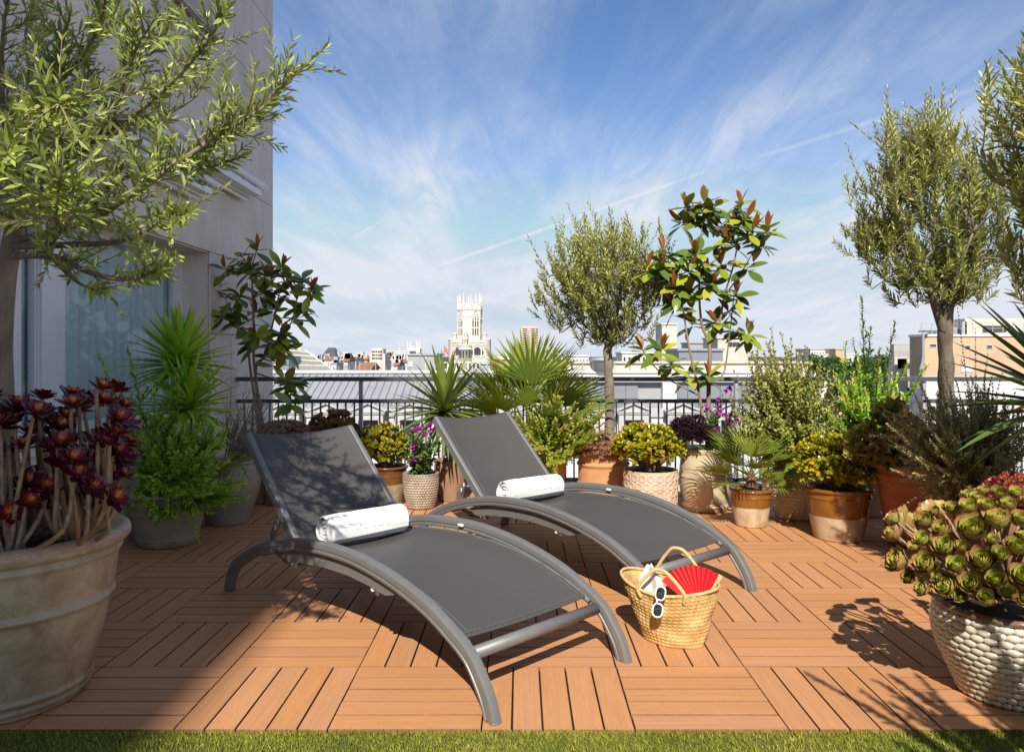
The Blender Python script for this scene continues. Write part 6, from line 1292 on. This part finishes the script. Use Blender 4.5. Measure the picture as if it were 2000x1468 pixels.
cC = at(328, 1075, 4.87); cC[2] = 0
pot('greige stoneware pot with two raised bands below the leafy bottlebrush', cC, .178, .225, .335, M['grey_pot'], 'roll', .03, [(.205, .007, .007), (.045, .006, .007), (.028, .006, .006)], .004)
rC = random.Random(9); bC = (cC[0], cC[1], .30)
ends = cloud(90, 345, 870, 118, 105, 4.75, .28, rC, .55) + cloud(44, 360, 965, 135, 60, 4.62, .2, rC, .6) + [at(250, 680, 4.85), at(192, 692, 4.7), at(345, 720, 4.8), at(300, 760, 4.6), at(420, 740, 4.8), at(445, 900, 4.6), at(465, 950, 4.6), at(480, 940, 4.7)]
shrub('bottlebrush_shrub', 'dense fresh green bottlebrush shrub spilling over the greige pot', bC, ends, .040, 'bottlebrush', 6, nl=26, whorl=3, ang=1.05, lb=leaf_base(3, .36, 0, .12, False, .55), c=(.05, .72), tipc=.12, side=6, sl=.65, r0=.0045, start=.2, droop=.1, den=1.15)
tr_ends = [at(350, 1028, 4.55), at(395, 1010, 4.55), at(285, 1010, 4.6), at(390, 1060, 4.52), at(300, 985, 4.5), at(240, 985, 4.7), at(330, 1000, 4.5)]
shrub('hanging_bottlebrush', 'leafy stems hanging down over the front of the greige pot', (bC[0], bC[1] - .12, .34), tr_ends, .036, 'bottlebrush', 7, nl=26, lb=leaf_base(3, .36, 0, .12, False, .55), whorl=3, c=(.15, .75), bow=.28, side=3, sl=.4, r0=.003, start=.15, droop=.25, cat='plant')
yucca('bright green yucca in two tiers in front of the window reveal', (cC[0] + .06, cC[1] + .25, .05), at(352, 715, 5.15), 120, .38, 'yucca_pale', 2, (.05, -.1, 0), .13, (4, 108), trunk=.02)
yucca('lower bright green yucca head just above the bottlebrush leaves', (cC[0] + .11, cC[1] + .22, .05), at(368, 800, 5.0), 80, .38, 'yucca_pale', 3, (0, -.15, 0), .12, (15, 118), trunk=.018)

cD = at(445, 1028, 5.48); cD[2] = 0
pot('rounded grey green pot behind the bottlebrush, against the wall', cD, .15, .185, .44, M['bowl_pot'], 'roll', .02, [], .05, bell_at=.62)
rD = random.Random(12)
shrub('dry_grey_shrub', 'wiry grey shrub with dry reddish seed heads beside the window wall', (cD[0], cD[1], .40), cloud(46, 505, 790, 82, 70, 5.5, .28, rD, .45), .016, 'grey_shrub', 13, 'silver_twig', leaf_base(2, .3, 0, .1, False), 26, 2, .9, (0, 1), 0, .15, 6, .8, r0=.003, den=1.2)
shrub('trailing_green_shrub', 'green leafy stems trailing over the rounded pot', (cD[0], cD[1] - .1, .42), [at(470, 930, 5.2), at(490, 945, 5.2), at(455, 960, 5.15), at(430, 950, 5.15), at(495, 900, 5.3), at(440, 1000, 5.15), at(410, 980, 5.15)], .034, 'bottlebrush', 14, nl=26, whorl=3, c=(.1, .7), bow=.25, side=4, sl=.5, droop=.2, r0=.003)
cE = at(520, 985, 6.3); cE[2] = 0
pot('dusty terracotta pot of the shaded magnolia in the wall corner', cE, .19, .23, .42, M['terracotta_dusk'], 'roll', .02)
sedum('reddish sedum cushion behind the front lounger at the railing corner', at(556, 850, 6.15), (.20, .16, .11), 420, .028, 'sedum', 5, 8, base=at(556, 872, 6.15)); pot('dusty terracotta bowl under the reddish sedum cushion', (at(556, 850, 6.15)[0], 6.15), .15, .18, .50, M['terracotta_dusk'], 'none')
def C4(x, y, Y=6.3): return at(400 + .3 * x, 440 + .3 * y, Y)
tips = [(235, 200), (340, 150), (290, 290), (130, 280), (65, 400), (500, 270), (560, 340), (640, 340), (690, 425), (430, 340), (240, 450), (390, 310), (180, 540), (110, 580), (330, 570), (520, 460), (600, 600), (640, 540), (330, 700), (450, 530), (540, 410), (500, 700), (460, 880), (540, 1020), (600, 1010), (540, 800), (310, 770), (250, 630), (380, 430), (560, 1150), (480, 760)]
r = random.Random(17)
magnolia('shaded magnolia tree with bronze leaf undersides in front of the wall corner', [([np.array([cE[0], cE[1], .36]), C4(330, 960), C4(390, 850), C4(440, 650), C4(485, 440)], [.016, .013, .011, .008, .005]), ([np.array([cE[0] - .03, cE[1], .36]), C4(300, 960), C4(275, 800), C4(200, 630), C4(130, 470)], [.014, .011, .009, .006, .004]), ([np.array([cE[0], cE[1] + .03, .36]), C4(325, 940), C4(320, 700), C4(310, 430), C4(310, 250)], [.014, .011, .009, .007, .004]), ([C4(390, 850), C4(480, 760), C4(560, 640), C4(610, 420)], [.009, .007, .005, .004]), ([C4(330, 960), C4(450, 1000), C4(560, 1030)], [.007, .005, .004])], [C4(x, y, 6.3 + r.uniform(-.16, .16)) for x, y in tips], .165, 6.3, 18, (cE[0], cE[1], .38), 0, young=.45)

# aeonium dome behind the front lounger
cF = at(650, 846, 6.3); rF = random.Random(23); br = [rosette_mesh('rosette', n, .60, 82, 30, M['aeo_brown'], s, .6, 4, .6, .3) for n, s in ((24, 4), (28, 5))]; it = []
for k in range(60):
    d = unit([rF.gauss(0, 1), rF.gauss(0, 1) - .3, abs(rF.gauss(.2, .7))]); it.append((cF + d * np.array([.185, .17, .175]), rF.uniform(.055, .095)))
aeonium('brown and green aeonium dome showing above the front lounger backrest', cF + (0, .16, -.06), it, br, 9, rsc=1.6, base=(cF[0], cF[1], .42)); pot('plain terracotta pot of the brown aeonium dome behind the backrest', (cF[0], cF[1]), .16, .2, .44, M['terracotta_dusk'], 'roll')
# jade plant, bougainvillea, big yucca
cG = at(757, 985, 6.15); pot('brown glazed pot with raw clay base behind the front lounger', cG, .125, .150, .305, glazed('brown_dipped_glaze', (.15, .062, .020), (.40, .33, .22), .165), 'roll', .02, [(.285, .008, .01), (.23, .004, .006)], .012)
jade('yellow green jade plant between the brown aeonium and the bougainvillea', at(744, 872, 6.1), (.205, .18, .17), 230, .042, 'jade_dark', 3, base=(cG[0], cG[1], .28))
cH = at(822, 998, 5.98); fnH = dimples(13, 34, .007, .262, .004); pot('small mushroom coloured pot with rows of raised dots', cH, .100, .135, .275, M['bougain_pot'], 'roll', .014, [], .012, fnH, 272, 104, .92)
rH = random.Random(29); bougain('purple bougainvillea in the dotted pot between the loungers', (cH[0], cH[1], .25), cloud(34, 826, 870, 44, 52, 5.85, .12, rH, .3), 4, 11, 46)
cI = at(880, 985, 6.3); pot('smooth pale terracotta pot under the big yucca', cI, .105, .132, .33, M['terracotta_dusk'], 'roll', .012, [], .012)
yucca('large spiky green yucca left of the tower in front of the railing', (cI[0], cI[1], .30), at(868, 806, 6.25), 92, .50, 'yucca', 8, (0, -.08, 0), .098, (4, 128), trunk=.035)
# fan palm and bottlebrush in the middle
cJ = at(1066, 945, 6.42); pot('ribbed terracotta pot under the fan palm, half hidden by the rear lounger', cJ, .14, .17, .30, M['terracotta_pale'], 'roll', .015, [(z, .005, .006) for z in (.05, .09, .13, .17, .21, .25)])
fan_palm('tall fan palm with upright green fronds beside the big yucca', at(1030, 850, 6.4), [(95, 78, 1.0), (150, 60, 1.0), (175, 42, 1.0), (200, 28, .95), (165, 12, .9), (30, 58, 1.0), (10, 38, 1.0), (-10, 22, 1.0), (-40, 40, .85), (-90, 55, .8), (-130, 35, .85), (60, 70, 1.0), (-60, 20, .8), (-120, 10, .8), (210, 50, .9), (120, 84, 1.05), (0, 60, .95), (-150, 60, .8), (-20, 5, .8), (190, 8, .85), (140, 30, 1), (40, 30, 1), (-30, 50, .9), (-75, 70, 1.0), (-150, 45, 1), (-35, 35, 1), (-100, 80, 1)], .46, 40)
rJ = random.Random(33)
shrub('bottlebrush_bush', 'bright bottlebrush bush with pinkish tips behind the rear lounger', (cJ[0], cJ[1] - .05, .28), cloud(90, 1085, 835, 108, 75, 6.1, .24, rJ, .5) + [at(1062, 705, 6.2), at(1108, 708, 6.2), at(1030, 745, 6.2), at(1150, 790, 6.1), at(1180, 800, 6.0), at(1100, 900, 5.9), at(1090, 940, 5.85), at(1075, 905, 5.9)], .046, 'bright_shrub', 41, nl=24, whorl=3, ang=1.05, lb=leaf_base(3, .36, 0, .12, False, .55), c=(.05, .7), tipc=.38, side=5, sl=.6, start=.2)

# ------------------------------------------------------------------ right side, in the sun
cK = at(1178, 950, 6.38); cK[2] = 0; pot('large banded pale terracotta pot with olive and sedum', cK, .20, .195, .395, M['terracotta_pale'], 'collar', .03, [(.29, .016, .016), (.13, .010, .012), (.335, .010, .012)], .010, collar=.05)
sedum('wide cushion of bronze sedum round the olive trunk', (cK[0], cK[1] - .02, .40), (.285, .24, .125), 760, .028, 'sedum', 15, 8)
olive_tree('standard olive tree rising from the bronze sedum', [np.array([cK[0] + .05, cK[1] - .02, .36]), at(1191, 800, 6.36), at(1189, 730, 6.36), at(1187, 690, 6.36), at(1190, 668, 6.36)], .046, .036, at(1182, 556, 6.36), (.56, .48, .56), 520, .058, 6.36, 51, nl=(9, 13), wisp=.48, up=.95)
cL = at(1271, 1000, 5.87); cL[2] = 0
def rings(t, z, r):
    rows, cols, h = 5, 20, .30; f = z / h * rows; row = np.floor(f); fr = f - row; u = t * cols / (2 * math.pi) + (row % 2) * .5; fu = u - np.floor(u); d = np.sqrt(((fu - .5) / .40) ** 2 + ((fr - .5) / .46) ** 2); return .0065 * np.exp(-((d - .86) / .17) ** 2) * (z < h) * (z > .01)
pot('pinkish cream cylinder pot with raised oval rings', cL, .195, .205, .315, M['ring_pot'], 'none', .02, [], 0, rings, 320, 110, .93)
jade('lime yellow jade plant in the ring patterned cylinder pot', at(1270, 872, 5.82), (.265, .22, .165), 380, .043, 'jade', 7, base=(cL[0], cL[1], .29))
cM = at(1378, 1005, 5.92); cM[2] = 0; pot('tall cream glazed pot with rust stains under the magnolia', cM, .165, .175, .475, M['cream_rust'], 'collar', .03, [(.265, .008, .009), (.045, .008, .008), (.03, .008, .007)], .030, collar=.035)
def C7(x, y, Y=5.92): return at(1030 + .3406 * x, 360 + .3406 * y, Y)
tips = [(910, 120), (1015, 95), (1085, 115), (1225, 115), (1375, 255), (1345, 345), (1140, 315), (1255, 190), (780, 375), (690, 475), (760, 455), (910, 405), (970, 395), (1110, 455), (850, 595), (930, 610), (1200, 625), (1290, 260), (930, 490), (820, 545), (840, 690), (940, 790), (1270, 855), (660, 945), (770, 940), (830, 1015), (910, 1085), (1040, 1095), (1150, 725), (1060, 570), (1090, 240), (960, 190), (1180, 210), (870, 215), (1250, 465), (1080, 790), (1040, 170), (1180, 330), (1010, 500)]
r = random.Random(19)
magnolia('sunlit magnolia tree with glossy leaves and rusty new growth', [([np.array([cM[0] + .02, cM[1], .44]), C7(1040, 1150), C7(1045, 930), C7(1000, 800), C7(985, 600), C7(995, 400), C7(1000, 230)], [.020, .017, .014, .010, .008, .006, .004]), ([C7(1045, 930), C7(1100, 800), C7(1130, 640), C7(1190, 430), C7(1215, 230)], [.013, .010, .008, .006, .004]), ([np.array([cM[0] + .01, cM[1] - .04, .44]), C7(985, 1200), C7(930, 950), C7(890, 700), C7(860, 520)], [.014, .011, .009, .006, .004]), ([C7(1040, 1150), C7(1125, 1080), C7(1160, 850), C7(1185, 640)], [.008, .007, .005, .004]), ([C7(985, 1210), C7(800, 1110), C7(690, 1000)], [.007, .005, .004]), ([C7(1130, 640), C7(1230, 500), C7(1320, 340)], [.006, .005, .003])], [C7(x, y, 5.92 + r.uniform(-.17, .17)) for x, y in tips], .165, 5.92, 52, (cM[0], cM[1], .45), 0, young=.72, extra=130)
rM = random.Random(61); oxl = leaf_base(2, .75, .2, .15, True, .6, .2)
sedum('low dark purple leafy plant at the foot of the sunlit magnolia', at(1352, 848, 5.78), (.16, .13, .12), 420, .036, 'oxalis', 25, 6, 'dark_leaf_plant', -.35, base=at(1352, 872, 5.85))
shrub('rosemary', 'small pinkish rosemary sprigs left of the dark purple plant', (at(1330, 868, 5.85)), cloud(22, 1325, 828, 28, 26, 5.85, .06, rM, .5), .020, 'rosemary', 27, lb=leaf_base(2, .16, 0, .05, False), nl=60, whorl=3, ang=.7, c=(0, 1), tipc=0, start=.1, side=2, r0=.002, cat='plant')
bougain('magenta bougainvillea sprays against the sunlit magnolia stems', (cM[0] + .05, cM[1] - .10, .44), [at(1388, 800, 5.7), at(1412, 772, 5.7), at(1400, 812, 5.66), at(1382, 826, 5.66), at(1430, 800, 5.7), at(1398, 785, 5.72), at(1440, 820, 5.66), at(1420, 840, 5.66), at(1372, 795, 5.75), at(1450, 850, 5.66), at(1435, 780, 5.72), at(1405, 840, 5.66)], 28, 12, 34)
glz = glazed('amber_dipped_glaze', (.21, .085, .016), (.56, .43, .28), .155)
cN = at(1467, 1032, 5.37); cN[2] = 0; pot('small amber and cream dipped pot with dwarf fan palm', cN, .108, .138, .262, glazed('amber_glaze_small', (.22, .092, .018), (.58, .46, .31), .135), 'roll', .024, [(.205, .005, .006)], .004)
fan_palm('dwarf fan palm spreading over the small amber pot', (cN[0], cN[1], .30), [(100, 70, 1), (150, 48, 1), (175, 30, 1.0), (195, 14, 1), (170, 62, .95), (205, 40, .9), (20, 55, 1), (0, 32, 1), (-15, 12, 1), (-50, 40, .9), (-95, 30, .8), (-125, 18, .9), (-150, 35, .9), (-70, 62, .85), (60, 66, 1), (215, -5, .9), (-30, -8, .8), (165, 5, 1.0), (10, 75, .9), (-110, 60, .9)], .25, 44)
fan_palm('small fan palm offshoot at the right of the dwarf palm', (cN[0] + .07, cN[1] - .06, .24), [(-60, 50, .8), (-20, 40, .9), (20, 35, .9), (-100, 40, .7), (-40, 15, .9), (60, 60, .8), (-80, 70, .8)], .12, 47)
cO = at(1553, 1030, 5.60); cO[2] = 0; fnO = dimples(17, 30, .009, .43, .01); pot('cream vase with rows of scalloped bumps behind the amber pots', cO, .13, .125, .45, M['cream_pot'], 'none', .02, [], .050, fnO, 300, 136, .92, bell_at=.45)
rO = random.Random(71)
shrub('silverberry_shrub', 'airy silverberry shrub with rounded leaves in the cream vase', (cO[0], cO[1], .40), cloud(170, 1530, 795, 128, 150, 5.5, .30, rO, .6) + [at(1506, 640, 5.6), at(1545, 660, 5.6), at(1575, 680, 5.5), at(1600, 720, 5.5), at(1470, 690, 5.6), at(1525, 650, 5.55), at(1440, 760, 5.5)], .040, 'silverberry', 72, 'twig', leaf_base(3, .58, .2, .15, True, .5), 26, 1, 1.15, (.05, .9), .1, .25, 8, .8, r0=.0045)
cP = at(1637, 1062, 5.0); cP[2] = 0; pot('wide amber and cream dipped pot with notched base', cP, .150, .200, .335, glz, 'roll', .026, [(.275, .006, .007)], .006, seg=72)
jade('lime green jade plant in the wide amber pot', at(1632, 905, 4.97), (.235, .21, .185), 340, .043, 'jade', 27, base=(cP[0], cP[1], .31))
cQ = at(1790, 1075, 4.82); cQ[2] = 0; pot('tall terracotta pot with double rim at the right', cQ, .165, .245, .52, M['terracotta'], 'roll', .035, [(.44, .016, .016), (.20, .006, .007), (.40, .006, .006)], .0)
rQ = random.Random(81); fa = [rosette_mesh('rosette', n, .58, 80, 22, M['aeo_far'], s, .5, 4, .6, .3) for n, s in ((28, 6), (32, 7))]; it = []
for k, (px, py, d) in enumerate([(1669, 863, 32), (1748, 798, 33), (1728, 822, 24), (1712, 810, 20), (1745, 836, 20), (1700, 832, 22), (1690, 846, 22), (1708, 853, 20), (1716, 875, 26), (1686, 888, 20), (1678, 840, 18), (1738, 860, 22), (1722, 795, 18), (1765, 815, 24), (1660, 884, 20), (1700, 895, 18), (1745, 880, 24), (1770, 850, 26), (1780, 880, 24), (1692, 866, 16), (1735, 905, 20), (1760, 900, 22), (1790, 830, 24), (1800, 860, 24), (1681, 872, 16), (1733, 845, 16), (1757, 840, 18), (1705, 876, 18)]): Yq = 4.72 - .14 * math.sin(k * 1.9) + (.06 if px > 1740 else -.02); it.append((at(px, py, Yq), d * 1.15 / F * Yq))
aeonium('olive green aeonium leaning out of the tall terracotta pot', at(1775, 885, 5.45), it, fa, 12, up=.22, rsc=1.6, base=(cQ[0], cQ[1], .48))
# bottlebrush behind, olive, trailing shrub, yucca
cR = at(1690, 960, 5.75); cR[2] = 0; pot('dark terracotta pot of the tall bottlebrush, behind the wide amber pot', cR, .15, .18, .4, M['terracotta_dusk'], 'roll'); rR = random.Random(83)
shrub('tall_bottlebrush', 'tall dark bottlebrush with reddish tips against the sky at right', (cR[0], cR[1], .38), [at(1683, 580, 5.5), at(1748, 628, 5.5), at(1665, 660, 5.5), at(1652, 668, 5.45), at(1700, 640, 5.5), at(1720, 680, 5.5), at(1630, 735, 5.3), at(1772, 706, 5.4), at(1810, 712, 5.2), at(1745, 745, 5.2), at(1676, 705, 5.2), at(1650, 780, 5.3), at(1690, 760, 5.3)] + cloud(100, 1700, 815, 105, 115, 5.45, .28, rR, .55), .052, 'bottlebrush', 84, nl=15, whorl=3, ang=1.1, c=(.0, .55), tipc=.5, start=.25, side=5, sl=.5, r0=.006, lb=leaf_base(3, .34, 0, .1, False, .6))
oR = at(1852, 930, 5.45); oR[2] = 0; pot('terracotta pot of the right olive tree, hidden by the trailing shrub', oR, .2, .25, .45, M['terracotta_dusk'], 'roll')
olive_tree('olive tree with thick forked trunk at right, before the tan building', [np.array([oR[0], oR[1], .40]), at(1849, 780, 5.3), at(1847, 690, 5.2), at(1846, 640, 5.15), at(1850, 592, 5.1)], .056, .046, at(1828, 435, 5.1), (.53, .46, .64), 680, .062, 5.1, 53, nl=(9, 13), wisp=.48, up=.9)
V, Fs = tube(smooth_path([at(1846, 648, 5.15), at(1832, 610, 5.12), at(1815, 560, 5.05)], 5), [.040, .032, .024], 12); mk('limb', V, Fs, M['olive_bark'], bpy.data.objects['olive_tree.002'], True)
cT = (2.48, 4.15); pot('shaded terracotta pot of the trailing grey green shrub', cT, .17, .21, .42, M['terracotta_dusk'], 'roll'); rT = random.Random(87)
shrub('trailing_germander', 'sprawling grey green germander trailing across the terracotta pots', (cT[0], cT[1], .42), cloud(230, 1880, 845, 160, 150, 4.05, .30, rT, .45), .026, 'germander', 88, 'silver_twig', leaf_base(2, .45, .1, .1, False, .5), 30, 2, .95, (0, .9), .15, .12, 7, .75, r0=.0035, den=1.15)
shrub('arching_germander_stems', 'long pale arching stems hanging over the tall terracotta pot', (cT[0] - .1, cT[1] - .1, .5), [at(1760, 990, 4.2), at(1850, 985, 4.0), at(1725, 800, 4.3), at(1745, 870, 4.25), at(1790, 960, 4.15), at(1815, 1000, 4.0), at(1880, 975, 3.9), at(1760, 920, 4.2), at(1700, 850, 4.3), at(1800, 900, 4.1), at(1840, 940, 3.95)], .027, 'germander', 89, 'silver_twig', leaf_base(2, .5, .1, .1, False, .5), 20, 2, .95, (.3, 1), 0, .15, 3, .35, r0=.003, bow=.16, cat='plant')
shrub('upright_germander_stems', 'thin upright grey stems rising in front of the right olive trunk', (cT[0], cT[1], .6), [at(1870, 600, 4.1), at(1905, 640, 4.05), at(1930, 690, 4.0), at(1830, 660, 4.2), at(1960, 720, 4.0)], .019, 'germander', 90, 'silver_twig', leaf_base(2, .5, .1, .1, False, .5), 16, 2, .95, (.2, 1), 0, .2, 3, .3, r0=.0025, cat='plant')
cU = (2.66, 3.62); pot('dark pot of the yucca at the right edge', cU, .16, .19, .40, M['terracotta_dusk'], 'roll')
yucca('dark yucca thrusting long blades in from the right edge', (cU[0], cU[1], .38), (2.62, 3.62, .93), 58, .62, 'yucca', 18, (-.25, -.05, .1), .12, (4, 110), trunk=.04)
cV = (2.30, 3.46); pot('dark pot of the crimson sedum behind the big aeonium', cV, .17, .2, .50, M['terracotta_dusk'], 'none')
sedum('crimson and green sedum mound behind the big aeonium', (2.30, 3.46, .545), (.20, .18, .10), 420, .024, 'sedum_red', 35, 8)
cW = (2.42, 2.95); pot('pot of the olive at the right edge, outside the view', cW, .18, .22, .45, M['terracotta'], 'roll')
olive_tree('tall olive tree cut by the right edge of the view', [np.array([cW[0], cW[1], .42]), np.array([2.43, 2.97, .9]), np.array([2.38, 3.0, 1.25])], .04, .034, (2.27, 3.05, 1.90), (.40, .40, .66), 420, .066, 3.0, 55, nl=(9, 13), wisp=.25, mat='olive')
# big white dimpled pot with the large aeonium
cS = (1.735, 2.72); fnS = dimples(13, 36, .0085, .300, .0, .6); pot('big white dimpled pot with brown clay showing at right foreground', cS, .165, .235, .325, M['dimple'], 'roll', .024, [], .030, fnS, 408, 132, .9, attr=dimple_attr(fnS, .0085), bell_at=.62)
gr = [rosette_mesh('rosette', n, .62, 84, 26, M['aeo_green'], s, .95, 5, .62, .26) for n, s in ((40, 8), (46, 9), (36, 10))]; it = []; rS = random.Random(91); C0 = np.array([cS[0], cS[1] + .03, .36])
for cx, cy, d in [(480, 570, 130), (595, 388, 95), (590, 470, 90), (545, 502, 60), (685, 425, 105), (700, 505, 125), (820, 430, 155), (935, 385, 130), (725, 325, 85), (800, 320, 90), (890, 310, 80), (985, 310, 85), (1050, 380, 105), (1030, 505, 130), (950, 540, 85), (865, 570, 130), (610, 585, 130), (745, 590, 100), (525, 645, 80), (590, 700, 90), (700, 685, 120), (820, 675, 120), (930, 655, 100), (1060, 640, 130), (985, 715, 80), (840, 275, 80), (870, 245, 70), (795, 262, 65), (1062, 455, 70), (770, 505, 70), (655, 640, 60), (760, 730, 70), (880, 735, 80), (1130, 420, 120), (1150, 540, 130), (1160, 680, 110), (1090, 300, 90), (940, 255, 80), (1020, 255, 80), (1220, 480, 120), (1240, 620, 120), (1180, 340, 100), (1060, 740, 80), (910, 470, 60), (640, 340, 60)]:
    px, py = 1560 + .4143 * cx, 860 + .4143 * cy; X = (px - CX) / F * 2.6; dx = (X - cS[0]) / .46; dz = (1.2 - (py - CY) / F * 2.6 - .40) / .30; q = math.sqrt(max(.02, 1 - min(1, dx * dx + dz * dz * .6))); Yy = cS[1] + .02 - .30 * q + rS.uniform(-.02, .02); it.append((at(px, py, Yy), d * .4143 * 1.10 / F * Yy))
for k in range(22): a = rS.uniform(.2, 2.9); it.append((C0 + np.array([.36 * math.cos(a), .32 * math.sin(a), rS.uniform(.02, .24)]), rS.uniform(.07, .1)))
aeonium('big green aeonium with red edged rosettes over the white dimpled pot', tuple(C0 + (0, 0, -.02)), it, gr, 14, up=.25, stem_r=.008, rsc=1.52, base=(cS[0], cS[1], .30))
# a potted shrub just outside the view whose shade falls on the deck and turf at lower right
pot('terracotta pot standing on the turf at right, outside the view', (1.55, 1.0), .16, .2, .4, M['terracotta'], 'roll'); rX = random.Random(95)
ex_ends = [np.array([1.50 + rX.gauss(0, .30), 1.02 + rX.gauss(0, .16), 1.40 + rX.gauss(0, .16)]) for _ in range(60)]
shrub('potted_shrub', 'leafy shrub in a pot on the turf, outside the view', (1.55, 1.0, .38), ex_ends, .055, 'bright_shrub', 96, lb=leaf_base(3, .5, .2, .1, True), nl=16, whorl=2, side=3)
